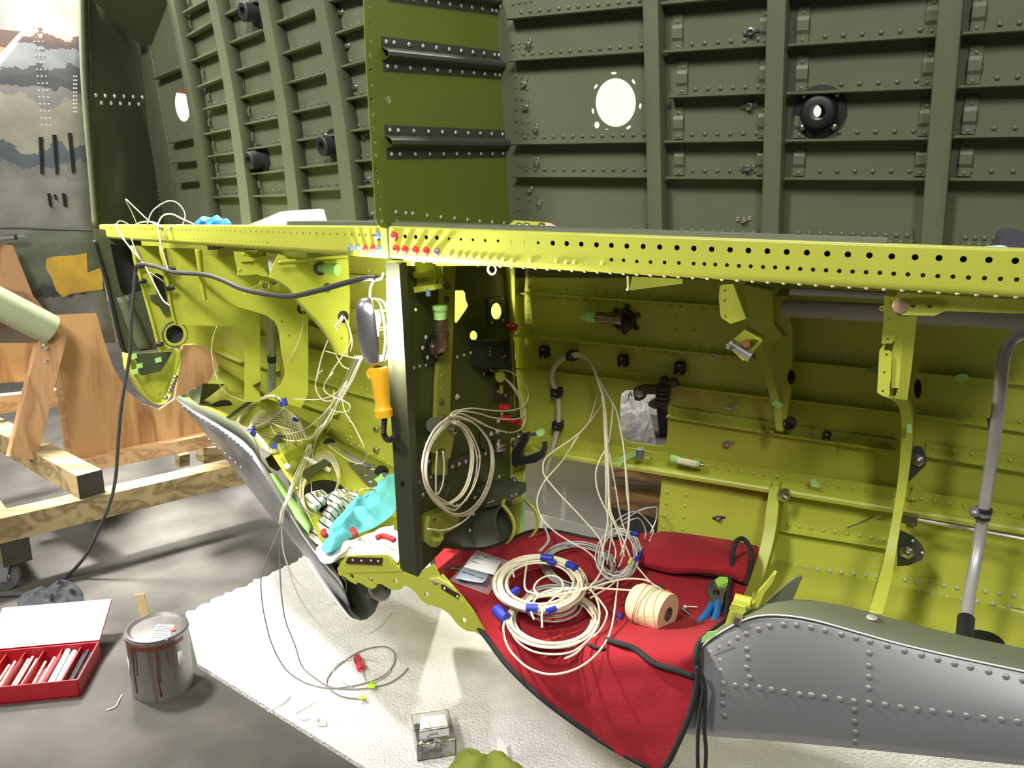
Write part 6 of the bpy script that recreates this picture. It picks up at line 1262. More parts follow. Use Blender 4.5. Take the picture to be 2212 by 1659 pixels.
MB().tube(bo, [.0075 if i % 2 else .0055 for i in range(len(bo))], 10).build('cord_boot', BLK, WLT, True)
MB().tube(cat([LT(799, 641), LT(800, 622), LT(808, 606), LT(822, 602), LT(828, 590)], 5), .0025, 8).build('hanging_hook', mat('white_hook', (.8, .8, .78), .4), WLT, True)
# ------------------------------------------------------------- C-clamp, rags and small things
CC = thing('c_clamp', 'black C-clamp gripping the rear post beside the opening', 'clamp', R(1145, 985, .5))
csp = [R(*p, .50) for p in z82((1120, 720), (1132, 680), (1198, 600), (1214, 548), (1262, 530), (1268, 562), (1250, 622), (1200, 705), (1215, 738), (1240, 742), (1300, 722), (1368, 690), (1390, 640), (1380, 618), (1412, 615), (1416, 682), (1390, 750), (1330, 790), (1185, 812), (1160, 836), (1130, 812))]
fr_ = MB().sheet(csp, .016).build('clamp_frame', mat('black_clamp_iron', (.02, .021, .023), .4), CC); bv = fr_.modifiers.new('b', 'BEVEL'); bv.width = .002; bv.segments = 2
MB().cyl(R(*z82((1185, 562))[0], .508), R(*z82((1365, 540))[0], .508), .0055, 12).cyl(R(*z82((1170, 575))[0], .508), R(*z82((1192, 560))[0], .508), .011, 12).build('clamp_screw', STEEL, CC, True)
MB().sheet([R(*p, .50) for p in z82((1330, 520), (1375, 500), (1405, 540), (1375, 565), (1345, 560))], .012).build('tape_wrap', GTAPE, CC)
hz0 = L(735, 1212, 0).z + .012
def HZ(x, y): return onplane(x, y, V((0, 0, hz0)), UP)
stm = bpy.data.materials.new('striped_cloth'); stm.use_nodes = True; N = stm.node_tree.nodes; K = stm.node_tree.links; b = N['Principled BSDF']; b.inputs['Roughness'].default_value = .9
tc = N.new('ShaderNodeTexCoord'); wv = N.new('ShaderNodeTexWave'); wv.inputs['Scale'].default_value = 17; wv.inputs['Distortion'].default_value = 5; wv.inputs['Detail'].default_value = 1; wv.inputs['Detail Scale'].default_value = .6; wv.bands_direction = 'DIAGONAL'; K.new(tc.outputs['Object'], wv.inputs['Vector'])
cr = N.new('ShaderNodeValToRGB'); cr.color_ramp.interpolation = 'CONSTANT'; cr.color_ramp.elements[0].color = (.03, .03, .03, 1); cr.color_ramp.elements[1].color = (.78, .76, .72, 1); cr.color_ramp.elements[1].position = .09; K.new(wv.outputs['Fac'], cr.inputs[0]); K.new(cr.outputs[0], b.inputs['Base Color'])
rag('white_rag', z36((1290, 1500), (1560, 1470), (1800, 1380), (1975, 1320), (1985, 1480), (1975, 1640), (1880, 1590), (1640, 1580), (1500, 1600), (1400, 1650), (1310, 1630)), HZ, .035, mat('white_cotton', (.76, .80, .78), .9), 4, 'pale white rag under the light blue cloth at the foot of the door post', 'rag', folds=16., rings=10, per=66)
HZ2 = lambda x, y: HZ(x, y) + UP * .02
rag('striped_rag', z36((1180, 1090), (1290, 1075), (1370, 1120), (1430, 1085), (1560, 1070), (1640, 1090), (1640, 1165), (1570, 1230), (1500, 1330), (1420, 1420), (1350, 1480), (1270, 1485), (1190, 1425), (1230, 1330), (1265, 1240), (1205, 1180)), lambda x, y: onfloor(x, y, .01) if y < 1160 else HZ(x, y) , .07, stm, 6, 'white rag with black stripes crumpled in the tail belly beside the door post', 'rag', folds=16., rings=12, per=80)
rag('cyan_cloth', z36((1945, 925), (1965, 1220), (1800, 1385), (1600, 1470), (1430, 1600), (1350, 1615), (1325, 1570), (1365, 1500), (1400, 1400), (1490, 1305), (1600, 1190), (1720, 1125), (1820, 1130), (1910, 1080)), HZ2, .055, mat('cyan_nitrile_cloth', srgb(96, 186, 208), .6), 8, 'light blue cloth crumpled against the foot of the door post', 'cloth', folds=17., rings=13, per=84)
for (q, lab) in ((((1800, 1560), (1850, 1545), (1930, 1570), (1940, 1580)), 'red plier handle lying on the white rag next to the door post'), (((1590, 1485), (1610, 1510), (1620, 1540)), 'short red handle poking out below the light blue cloth'), (((1350, 1500), (1345, 1520), (1365, 1540)), 'dark red handle end at the left of the light blue cloth')):
    tag(tube('plier_handle', [HZ(*p) + UP * .045 for p in z36(*q)], .008, mat('red_grip_plastic', (.5, .03, .04), .4), None, 10), lab, 'handle')
# on the deck above the sill
rag('nitrile_glove', z20((868, 335), (900, 290), (940, 262), (1000, 282), (1065, 250), (1105, 290), (1150, 283), (1195, 335), (1170, 375), (1060, 380), (900, 375)), lambda x, y: L(x, y, .06), .03, mat('blue_nitrile', srgb(24, 120, 205), .5), 12, 'bright blue nitrile gloves heaped on the deck behind the left sill', 'gloves', nrm=-TL, folds=18., per=66)
pkm = mat('pink_paper', srgb(222, 196, 184), .7)
def pap(name, quads, fn, m, label):
    mb = MB()
    for q, ts in quads: mb.add([fn(x, y, t) for (x, y), t in zip(z20(*q), ts)], [tuple(range(len(q)))])
    o = mb.build(name, m); o.modifiers.new('t', 'SOLIDIFY').thickness = .001; return tag(o, label, 'paper')
pap('brown_paper', [(((1330, 370), (1340, 335), (1600, 230), (1640, 380)), (.10, .10, .13, .08)), (((1640, 380), (1600, 230), (1680, 220), (1940, 204), (1975, 210), (2020, 380)), (.08, .13, .16, .17, .17, .15))], L, pkm, 'creased pinkish paper standing on the deck behind the left sill')
def pap2(name, pts, fn, t, m, label, c='paper'): return tag(sheet(name, pts, lambda x, y: fn(x, y, t), .004, m, None), label, c)
pap2('brown_paper', z11((308, 318), (350, 325), (400, 352), (415, 362), (585, 380), (588, 420), (305, 415)), R, .22, pkm, 'small curled pinkish paper beside the bracket on the cockpit deck')
pap2('brown_paper', z16((1150, 546), (1400, 530), (1640, 520), (1672, 560), (1660, 590), (1150, 590)), R, .20, mat('tan_paper', srgb(196, 182, 146), .7), 'flat tan paper edge showing above the sill near the dark jacket')
rag('jacket', z16((1880, 540), (1940, 490), (1965, 410), (2010, 368), (2090, 364), (2200, 390), (2330, 400), (2330, 600), (2100, 600), (1880, 590)), lambda x, y: R(x, y, .22), .05, mat('charcoal_fleece', srgb(62, 60, 68), .95), 14, 'charcoal jacket heaped on the deck at the right picture edge', 'jacket', nrm=-TR, folds=13., per=60)
rag('pale_cloth', z16((1720, 565), (1800, 530), (1960, 512), (2040, 512), (2120, 540), (2330, 570), (2330, 620), (1700, 620)), lambda x, y: R(x, y, .10), .03, mat('pale_blue_cloth', srgb(205, 225, 235), .8), 16, 'pale blue cloth lying on the deck in front of the charcoal jacket', 'cloth', nrm=-TR)
# green tape scraps and taped things on the ledge
tp1 = MB(); c = WR(*z12((722, 712))[0], .06); tp1.cyl(c - UP * .012, c + UP * .014, .011, 16)
RGt = thing('metal_sleeve', 'short metal sleeve taped with green tape to the ledge below the access hole', 'sleeve', c)
tp1.build('sleeve', ALU, RGt, True)
MB().sheet([WR(*p, .055) for p in z12((510, 790), (560, 740), (690, 680), (700, 725), (600, 765), (540, 832))], .0015).sheet([WR(*p, .05) for p in z12((700, 655), (752, 652), (748, 740), (800, 745), (780, 755), (740, 750), (738, 670), (700, 672))], .0015).build('tape', GTAPE, RGt)
bA, bB = WR(*z12((985, 752))[0], .05), WR(*z12((1262, 808))[0], .05); bd_ = (bB - bA).normalized(); bL = (bB - bA).length
TBN = thing('taped_bundle', 'taped roll of cream wires lying on the ledge right of the access hole', 'bundle', (bA + bB) / 2)
bw_ = MB()
for i in range(7):
    o_ = V((0, -.004, 0)) + UP * .006 * math.cos(i * .9) + TR * .006 * math.sin(i * .9); bw_.cyl(bA + bd_ * .02 + o_, bB - bd_ * .02 + o_, .0032, 6)
kind(bw_.build('wires', WIRE, TBN, True), 'stuff'); MB().cyl(bA, bA + bd_ * bL * .26, .0105, 12).build('tape_end', GTAPE, TBN, True); MB().cyl(bB - bd_ * bL * .24, bB - bd_ * .01, .0100, 12).build('tape_end', GTAPE, TBN, True); MB().cyl(bB - bd_ * .012, bB, .006, 10).build('pin_end', STEEL, TBN, True)
for q, d, lab in ((((390, 935), (425, 920), (450, 960), (480, 995), (440, 1000), (395, 990)), .045, 'crumpled green tape scrap on the ledge rivet row'), (((1610, 60), (1650, 35), (1720, 30), (1752, 70), (1700, 100), (1670, 115)), .022, 'diamond green tape scrap on the wall left of the fuel pipe'), (((50, 285), (90, 255), (158, 290), (120, 335)), .125, 'green tape scrap stuck on the dim bent strap'), (((870, 0), (940, -45), (975, -20), (960, 35)), .02, 'dim green tape scrap beside the hinge bracket'), (((1215, 470), (1250, 460), (1255, 535), (1210, 530)), .20, 'green tape scrap on the curved frame')):
    tag(sheet('tape_scrap', z1652(*q), lambda x, y: WR(x, y, d), .003, GTAPE if d != .02 else mat('shaded_tape', (.2, .3, .1), .6), None), lab, 'tape')  # scrap by the hinge bracket: green tape with shade put into its colour
tag(MB().cyl(R(*z1652((700, 1347))[0], .58), R(*z1652((985, 1240))[0], .55), .0022, 8).cyl(R(*z1652((830, 1297))[0], .5665), R(*z1652((985, 1240))[0], .55), .0034, 8).build('scribe', STEEL, None, True), 'thin steel scribe tool leaning on the small side stringer', 'tool')
# ------------------------------------------------------------- wires
def ypath(px, ya, yb=None, k=5):
    """pixel path whose distance runs from ya to yb along its length"""
    yb = ya if yb is None else yb; n = len(px); return cat([DY(x, y, ya + (yb - ya) * i / (n - 1)) for i, (x, y) in enumerate(px)], k)
def wire(px, ya, yb, r, m, parent, name='strand', sides=5):
    return tube(name, ypath(px, ya, yb), r, m, parent, sides, 1)
def band_at(p, d, r, l, par, m=None): d = d.normalized(); return MB().cyl(p - d * l / 2, p + d * l / 2, r, 12).build('tape_band', m or BTAPE, par, True)
rnd = random.Random(21)
def loops(cx, cy, rx, ry, turns, fn, l0, l1, jit=.05, rot=0., n=40, shrink=(1., .72), ph=0.):
    """one long wire laid in `turns` uneven turns around an ellipse"""
    pts = []
    for t in range(turns):
        a = rnd.uniform(*sorted(shrink)); dx, dy = rnd.uniform(-jit, jit) * rx, rnd.uniform(-jit, jit) * ry; lf = l0 + (l1 - l0) * rnd.random(); e = rnd.uniform(.95, 1.05)
        for i in range(n):
            q = ph + 2 * math.pi * i / n; f = i / n
            x, y = rx * a * math.cos(q), ry * a * e * math.sin(q)
            c_, s_ = math.cos(rot), math.sin(rot)
            pts.append((cx + dx + x * c_ - y * s_, cy + dy + x * s_ + y * c_, lf))
    # soften the joins between turns
    out = pts[:]
    for it in range(2):
        out = [out[0]] + [tuple((out[i - 1][k] + 2 * out[i][k] + out[i + 1][k]) / 4 for k in range(3)) for i in range(1, len(out) - 1)] + [out[-1]]
    return [fn(x, y, l) for x, y, l in out]
# big cream coil on the red cloth
WC = thing('wire_coil', 'thick cream wire coil with blue tape bands, piled on the red cloth', 'wire coil', CL(1180, 1300, .005))
for k in range(5): tube('strand', loops(1195, 1338, 101, 60, 4, CL, .010, .035, .05, 0, 40, (1., .86)), .0026, WIRE, WC, 6, 1)
for k in range(7): tube('strand', loops(1166, 1261, 104, 66, 4, CL, .045, .085, .03, 0, 40, (1., .68)), .0026, WIRE, WC, 6, 1)
def c88p(px, l0, l1=None, k=5):
    l1 = l0 if l1 is None else l1; n = len(px); return cat([CL(*z88(p)[0], l0 + (l1 - l0) * i / (n - 1)) for i, p in enumerate(px)], k)
for px, a, b in (
  (((850, 740), (830, 790), (820, 880), (850, 1000), (920, 1100), (1040, 1200), (1200, 1250), (1370, 1230), (1520, 1160), (1640, 1050), (1720, 920), (1760, 760), (1780, 600), (1800, 430)), .03, .05),
  (((1340, 1120), (1440, 1070), (1520, 990), (1640, 880), (1700, 760), (1690, 690), (1600, 570), (1540, 520)), .015, .06),
  (((870, 850), (930, 960), (1060, 1050), (1230, 1080), (1400, 1060), (1520, 980), (1590, 900), (1640, 760), (1620, 620), (1560, 520)), .02, .06),
  (((1300, 580), (1540, 520), (1700, 470), (1850, 438), (2000, 440), (2080, 465)), .08, .07),
  (((1200, 560), (1400, 520), (1560, 512), (1700, 520), (1850, 530), (2000, 540), (2190, 552)), .08, .07),
  (((910, 420), (900, 350), (940, 300), (1020, 260), (1000, 500), (1080, 560), (1200, 580), (1310, 540), (1325, 470), (1280, 420), (1200, 410), (1120, 450), (1080, 520), (1130, 580)), .08, .085),
  (((1150, 850), (1150, 720), (1200, 640), (1300, 570), (1450, 540), (1560, 500), (1650, 380), (1680, 250)), .08, .09),
  (((1080, 780), (1055, 700), (1100, 600), (1200, 540), (1330, 515), (1500, 530)), .085, .08)): tube('strand', c88p(px, a, b), .0024, WIRE, WC, 6, 1)
for p, q, l, r in (((1140, 250), (1240, 262), .095, .009), ((1365, 310), (1440, 345), .09, .009), ((1012, 685), (1108, 688), .088, .010), ((1190, 715), (1265, 690), .086, .007), ((890, 570), (940, 530), .07, .009), ((1200, 285), (1265, 305), .088, .006)):
    MB().cyl(CL(*z88(p)[0], l), CL(*z88(q)[0], l), r, 12).build('tape_band', BTAPE, WC, True)
MB().cyl(CL(*z88((765, 700))[0], .035), CL(*z88((845, 780))[0], .035), .014, 14).build('tape_band', BTAPE, WC, True)
MB().cyl(CL(*z14((535, 745))[0], .012), CL(*z14((565, 775))[0], .012), .006, 10).build('tape_band', BTAPE, WC, True)
# grey coils behind it
GC = thing('wire_coil', 'grey shielded wire coil looping behind the cream coil on the red cloth', 'wire coil', CL(1245, 1215, .005))
for k in range(4): tube('strand', loops(1250, 1222, 78, 48, 3, CL, .01, .05, .06, .12, 40, (1.05, .85)), .0022, WIREG, GC, 6, 1)
for k in range(3): tube('strand', loops(1335, 1200, 42, 52, 3, CL, .02, .08, .1, .3, 36, (1.1, .75)), .0020, mat('pale_grey_wire', (.60, .59, .55), .4), GC, 6, 1)
for k in range(2): tube('strand', loops(1195, 1300, 60, 36, 3, CL, .02, .04, .1, 0, 36, (1.1, .7)), .0022, WIREG, GC, 6, 1)
for px in (((1120, 200), (1190, 130), (1195, 60), (1160, -20)), ((1140, 200), (1210, 110), (1190, 30), (1170, -20)), ((1900, 260), (2000, 380), (2080, 470), (2150, 510), (2200, 545), (2190, 552), (2090, 490)), ((1540, 560), (1700, 480), (1830, 380), (1920, 270), (1990, 160)), ((1560, 600), (1740, 490), (1860, 360), (1950, 230))): tube('strand', c88p(px, .05, .05), .0022, WIREG if px[0][0] < 1200 or px[0][0] == 1540 else WIRE, GC, 6, 1)
for p, q, l in (((1910, 45), (1970, 62), .09), ((1950, 280), (1990, 215), .06)): MB().cyl(CL(*z88(p)[0], l), CL(*z88(q)[0], l), .006, 10).build('tape_band', BTAPE, GC, True)
MB().sheet([CL(*z88(p)[0], .07) for p in ((1880, 290), (1905, 250), (1925, 260), (1900, 310))], .006).build('tape_flag', mat('lime_tag', srgb(200, 215, 90), .5), GC)
for px in (((380, 1480), (470, 1330), (600, 1230), (700, 1210), (790, 1290), (835, 1370), (800, 1460)), ((560, 1290), (730, 1190), (850, 1168), (866, 1190), (850, 1300), (760, 1480), (680, 1600)), ((390, 1520), (500, 1370), (640, 1280), (720, 1270), (770, 1380), (745, 1500))): tube('strand', cat([CL(*z12(p)[0], .05 + .05 * math.sin(i)) for i, p in enumerate(px)], 5), .0020, MATS['pale_grey_wire'], GC, 6, 1)
# wires dropping from the arch on the far wall
AB = thing('wire_bundle', 'long cream wires falling from the wall arch to the red cloth', 'wire bundle', CL(1320, 1200, .01))
y0_, y1_ = WR(1300, 850, .04).y, CL(1310, 1210, .06).y
arch = [(1237, 768), (1250, 766), (1268, 775), (1284, 800)]
for k, tail in enumerate((
  [(1301, 850), (1307, 914), (1310, 977), (1311, 1028), (1314, 1078), (1319, 1116), (1321, 1154), (1311, 1220)],
  [(1303, 863), (1311, 926), (1314, 1002), (1316, 1053), (1319, 1104), (1341, 1154), (1362, 1205)],
  [(1306, 850), (1320, 865), (1323, 890), (1314, 957), (1296, 992), (1287, 1023), (1291, 1060), (1306, 1096), (1321, 1119), (1336, 1154), (1349, 1202)],
  [(1308, 850), (1326, 876), (1339, 926), (1349, 977), (1354, 1028), (1358, 1078), (1358, 1116), (1354, 1154), (1346, 1200), (1336, 1225)],
  [(1310, 850), (1330, 884), (1342, 937), (1347, 967), (1351, 1015), (1354, 1066), (1359, 1104), (1357, 1145), (1340, 1200)],
  [(1300, 850), (1305, 920), (1308, 985), (1309, 1040), (1310, 1100), (1318, 1150), (1330, 1190), (1326, 1215)],
  [(1302, 850), (1309, 900), (1313, 960), (1322, 1010), (1331, 1060), (1339, 1110), (1352, 1150), (1375, 1190)],
  [(1299, 850), (1304, 890), (1309, 940), (1312, 1000), (1315, 1060), (1312, 1130), (1304, 1180), (1296, 1220)])):
    px = [(x + k * .9 - 3, y + k * 1.2 - 4) for x, y in arch] + tail
    wire(px, y0_ + .02, y1_, .0020, WIRE if k % 3 else mat('dull_cream_wire', (.58, .54, .42), .45), AB, 'strand', 6)
W6 = z82((1870, 150), (1800, 400), (1740, 500), (1620, 600), (1500, 680), (1410, 760), (1395, 860), (1430, 930), (1530, 1050), (1700, 1230), (1850, 1400), (1900, 1500), (1912, 1640))
W7 = z82((1900, 280), (1800, 430), (1700, 550), (1560, 770), (1420, 930), (1360, 1040), (1345, 1150), (1390, 1270), (1500, 1380), (1640, 1470), (1750, 1530), (1830, 1600), (1860, 1690))
wire(W6, y0_, y1_, .0020, WIRE, AB, 'strand', 6); wire(W7, y0_, y1_, .0020, WIRE, AB, 'strand', 6)
CN_ = thing('sheathed_harness', 'clear sheathed wire harness clipped down the far wall', 'harness', WR(1200, 900, .02))
px = [(1237, 768), (1218, 773), (1203, 785), (1193, 803), (1193, 825), (1203, 848), (1207, 880), (1206, 915), (1200, 945), (1190, 980), (1179, 1012), (1175, 1040)]
ys = [WR(x, y, .03).y for x, y in px]; sh = cat([DY(x, y, q) for (x, y), q in zip(px, ys)], 5)
SHM = mat('clear_sheath', (.46, .43, .30), .25, bump=.3, bs=90); MB().tube(sh, .0085, 10).build('sheath', SHM, CN_, True)
for k in range(4): tube('strand', [p + V((-.003 + .002 * k, -.008, 0)) for p in sh[:52]], .0014, MATS['dull_cream_wire'], CN_, 5, 1)
tube('bare_end', [sh[-1], sh[-1] + V((.003, 0, -.03)), sh[-1] + V((.008, 0, -.075))], .006, mat('clear_tube_end', (.4, .37, .3), .2), CN_, 8)
for x, y in ((1236, 768), (1203, 847), (1205, 918)):
    c = WR(x, y, .03); o = MB().box(c, SR * .014, NWR * .016, upw * .013).build('harness_clip', BLK, CN_); bv = o.modifiers.new('b', 'BEVEL'); bv.width = .004; bv.segments = 2
    put('screw', 'dome', STEEL, c - NWR * .016, -NWR, .0032, o)
# coil hung on the bulkhead bell crank
HC = thing('wire_coil', 'cream wire coil hanging on the bell crank of the dark lower bulkhead', 'wire coil', RS(*z82((520, 1050))[0], .08))
def hcw(pts, s0=.07, s1=None, r=.0021): 
    s1 = s0 if s1 is None else s1; n = len(pts); return tube('strand', cat([RS(*z82(p)[0], s0 + (s1 - s0) * i / (n - 1)) for i, p in enumerate(pts)], 5), r, WIRE, HC, 6, 1)
outer = ((600, 400), (480, 500), (400, 650), (370, 800), (380, 950), (440, 1080), (520, 1160), (640, 1235), (760, 1215), (860, 1120), (930, 980), (965, 800), (950, 650), (890, 540), (800, 450), (700, 410), (620, 400))
inner = ((620, 440), (700, 480), (770, 600), (790, 750), (760, 930), (700, 1050), (610, 1120), (540, 1130), (470, 1070), (400, 950), (390, 800), (420, 650), (500, 520), (600, 430))
mid = ((640, 430), (740, 510), (820, 680), (830, 830), (790, 1000), (720, 1120), (640, 1190), (540, 1150), (450, 1060), (385, 930), (375, 790), (410, 640), (490, 500), (610, 420))
for dx, dy, s in ((0, 0, .085), (10, 8, .08), (-12, -12, .09)): hcw([(x + dx * (x > 600), y + dy) for x, y in outer], s)
for dx, dy, s in ((0, 0, .075), (-12, 6, .07), (12, 10, .08)): hcw([(x + dx, y + dy) for x, y in inner], s)
for dx, dy, s in ((0, 0, .08), (-60, -30, .085)): hcw([(x + dx * (x > 500) * -.6 + (dx * .2), y + dy * (y > 800)) for x, y in mid], s)
hcw(((490, 690), (482, 800), (480, 960), (482, 1050), (505, 1045), (540, 960), (550, 800), (540, 690)), .09)
hcw(((930, 980), (860, 1120), (760, 1250), (650, 1330), (540, 1365), (410, 1352)), .085, .07)
for pts in (((600, 390), (640, 350), (780, 325), (900, 335), (1050, 348), (1180, 330), (1250, 280), (1268, 200), (1230, 110), (1150, 30), (1070, 0), (960, 0)), ((600, 410), (700, 350), (850, 370), (950, 400), (1060, 415), (1170, 415), (1225, 390), (1240, 330), (1200, 220), (1120, 110), (1040, 50), (940, -10)), ((600, 400), (640, 370), (720, 380), (900, 470), (1020, 510), (1120, 530), (1200, 505), (1240, 440), (1235, 330), (1190, 200), (1100, 100), (1000, 30), (940, -5)), ((590, 410), (680, 368), (800, 410), (930, 480), (1050, 522), (1150, 526), (1215, 490), (1228, 400), (1205, 270), (1130, 140), (1050, 60), (945, -5))): hcw(pts, .085, .01)
MB().cyl(RS(*z82((585, 425))[0], .082), RS(*z82((680, 385))[0], .082), .010, 10).build('lacing', mat('lacing_tape', (.7, .64, .46), .7), HC, True) if False else None
# tail-side wires: main bundle through the tail belly
LBN = thing('wire_bundle', 'cream wires running from behind the work light down over the tail lip', 'wire bundle', onfloor(660, 985, .05))
ya, ym, yb = LS(760, 790, .5).y, onfloor(690, 930, .05).y, L(607, 1120, -.03).y
base = [(777, 768), (760, 805), (742, 840), (725, 870), (707, 896), (690, 927), (674, 957), (659, 990), (640, 1035), (622, 1075), (611, 1105), (607, 1130)]
for k in range(9):
    px = [(x + (k - 4) * (2.2 if i < 5 else 1.6 if i < 9 else .9) + rnd.uniform(-1.5, 1.5), y + (k % 3) * 1.5) for i, (x, y) in enumerate(base)]
    pp_ = [DY(x, y, ya + (fpt(*px[5], .06).y - ya) * i / 5) for i, (x, y) in enumerate(px[:5])] + [fpt(x, y, .06) if y < 1050 else L(x, y, -.035 - .004 * (k % 3)) for x, y in px[5:]]; tube('strand', cat(pp_, 5), .0019, WIRE if k % 4 else MATS['pale_grey_wire'], LBN, 5, 1)
def lw(pts, y_a, y_b, r=.0018, m=None):
    q = z36(*pts); n = len(q); return tube('strand', cat([min((DY(*p, y_a + (y_b - y_a) * i / (n - 1)), fpt(*p, .05)), key=lambda v: v.y) for i, p in enumerate(q)], 5), r, m or WIRE, LBN, 5, 1)
lw(((1380, 640), (1440, 690), (1560, 770), (1660, 795), (1700, 750), (1700, 690), (1600, 480), (1520, 350), (1500, 220), (1540, 130)), ym + .1, ya)
lw(((1090, 245), (1250, 250), (1350, 240), (1440, 200), (1530, 100)), ym, ya)
lw(((1330, 0), (1290, 40), (1270, 100), (1280, 180), (1330, 250), (1400, 260), (1480, 200), (1540, 90)), ym, ya)
lw(((1420, 20), (1350, 110), (1350, 180), (1430, 230), (1530, 270), (1565, 310), (1540, 350), (1460, 355), (1400, 330)), ya, ym)
lw(((720, 520), (850, 560), (970, 580), (1050, 600), (1200, 590), (1300, 530), (1380, 450), (1430, 350), (1480, 220), (1530, 120)), ym, ya)
lw(((870, 380), (900, 500), (980, 580), (1100, 605), (1220, 570), (1320, 480), (1420, 330), (1500, 170)), ym, ya)
lw(((740, 520), (900, 545), (1060, 540), (1200, 490), (1320, 390), (1430, 260), (1530, 110)), ym, ya)
lw(((1240, 1070), (1230, 900), (1240, 750), (1270, 580), (1320, 470)), yb + .2, ym)
gr = LS(741, 684, .49).y
for pts in (((2135, 1120), (2060, 1230), (1980, 1390), (1930, 1560), (1905, 1680)), ((2130, 1110), (2040, 1260), (1960, 1450), (1915, 1650)), ((2140, 1130), (2080, 1240), (2060, 1330), (2080, 1450), (2130, 1540), (2190, 1570)), ((2150, 1130), (2190, 1230), (2200, 1330), (2150, 1430), (2060, 1560), (1990, 1680)), ((2145, 1120), (2185, 1200), (2215, 1330), (2200, 1420)), ((1985, 1415), (2080, 1440), (2190, 1465), (2270, 1480))): wire(z20(*pts), gr - .01, gr, .0019, WIRE, LBN)
tube('strand', ypath(z20((1800, 1080), (1785, 1250), (1740, 1370), (1680, 1490), (1625, 1545)), LS(653, 666, .92).y), .0016, MATS['dull_cream_wire'], LBN, 5, 1)
# tail coil with blue bands
TCO = thing('wire_coil', 'cream wire coil with blue tape bands in the tail belly, upper left one', 'wire coil', onfloor(580, 920, .02))
yc = onfloor(575, 915, .03).y
loop1 = ((990, 290), (950, 230), (860, 222), (760, 262), (660, 350), (615, 430), (640, 480), (720, 488), (850, 440), (950, 370), (1000, 310))
for k in range(6):
    d = rnd.uniform(-14, 14); e = rnd.uniform(-10, 14); tube('strand', cat([fpt(*p, .07 + .006 * k) for p in z36(*[(x + d * (1 if x < 900 else .2), y + e * (1 if x < 900 else .3)) for x, y in loop1])], 5), .0019, WIRE, TCO, 5, 1)
loop2 = ((690, 500), (740, 410), (860, 345), (980, 345), (1080, 395), (1150, 470), (1190, 560), (1200, 610))
for k in range(9):
    d = k * 18 - 30; tube('strand', cat([fpt(*p, .06 + .003 * k) for p in z36(*[(x + (10 if i < 2 else 0) + d * .3 * (i > 3), y + d * (.9 if 1 < i < 6 else .4)) for i, (x, y) in enumerate(loop2)])], 5), .0019, WIRE, TCO, 5, 1)
for k in range(7):
    x = 960 + 25 * k; tube('strand', cat([fpt(*p, .05) for p in z36((x - 60, 450 + 10 * k), (x + 20, 500), (x + 70, 570), (x + 60, 640), (x - 20, 672))], 5), .0019, WIRE, TCO, 5, 1)
for k in range(6):
    d = k * 14; tube('strand', cat([fpt(*p, .04) for p in z36((715 + d * .5, 515), (760 + d * .6, 570), (820 + d * .5, 640), (870 + d * .2, 700), (880 + d, 715 - d * .2))], 5), .0019, WIRE, TCO, 5, 1)
for k in range(5):
    d = k * 12; tube('strand', cat([fpt(*p, .045) for p in z36((890, 660 + d), (960, 640 + d), (1040, 648 + d), (1110, 640 + d), (1180, 600 + d))], 5), .0019, WIRE, TCO, 5, 1)
tube('strand', ypath(z36((-0 + 800, 240), (700, 265), (600, 240), (520, 200), (450, 120), (410, 0)) + z20((1030, 1520), (1015, 1400), (1030, 1290), (1060, 1205)), yc, LS(470, 705, 1.2).y), .0018, WIRE, TCO, 5, 1)
for p, q, r in (((990, 255), (1000, 290), .012), ((1070, 405), (1130, 440), .008), ((705, 500), (765, 490), .008), ((705, 525), (735, 545), .012), ((905, 680), (962, 650), .016)): band_at(fpt(*z36(((p[0] + q[0]) / 2, (p[1] + q[1]) / 2))[0], .09), fpt(*z36(q)[0], .09) - fpt(*z36(p)[0], .09), r, .022, TCO)
SCO = thing('wire_coil', 'small cream wire coil beside the striped rag in the tail belly', 'wire coil', onfloor(690, 1060, .02))
ys_ = onfloor(690, 1030, .05).y
arc1 = ((1250, 1240), (1180, 1190), (1145, 1100), (1150, 980), (1190, 860), (1270, 750), (1370, 700), (1440, 745), (1485, 850), (1490, 950), (1450, 1065))
for k in range(6): tube('strand', cat([fpt(*p, .05 + .004 * k) for p in z36(*[(x + k * 7 * (1 if i < 6 else -.5) - 12, y + k * 12 * (1 if 3 < i < 9 else .2) - 10) for i, (x, y) in enumerate(arc1)])], 5), .0019, WIRE, SCO, 5, 1)
band_at(fpt(*z36((1435, 1068))[0], .06), V((0.1, .02, -.6)), .011, .016, SCO)
tag(tube('loose_wire', ypath(z36((1580, 1070), (1650, 1020), (1750, 1005), (1840, 1030), (1900, 1090)), ys_ + .05), .0018, WIRE, None, 5, 1), 'short cream wire arching above the light blue cloth', 'wire')
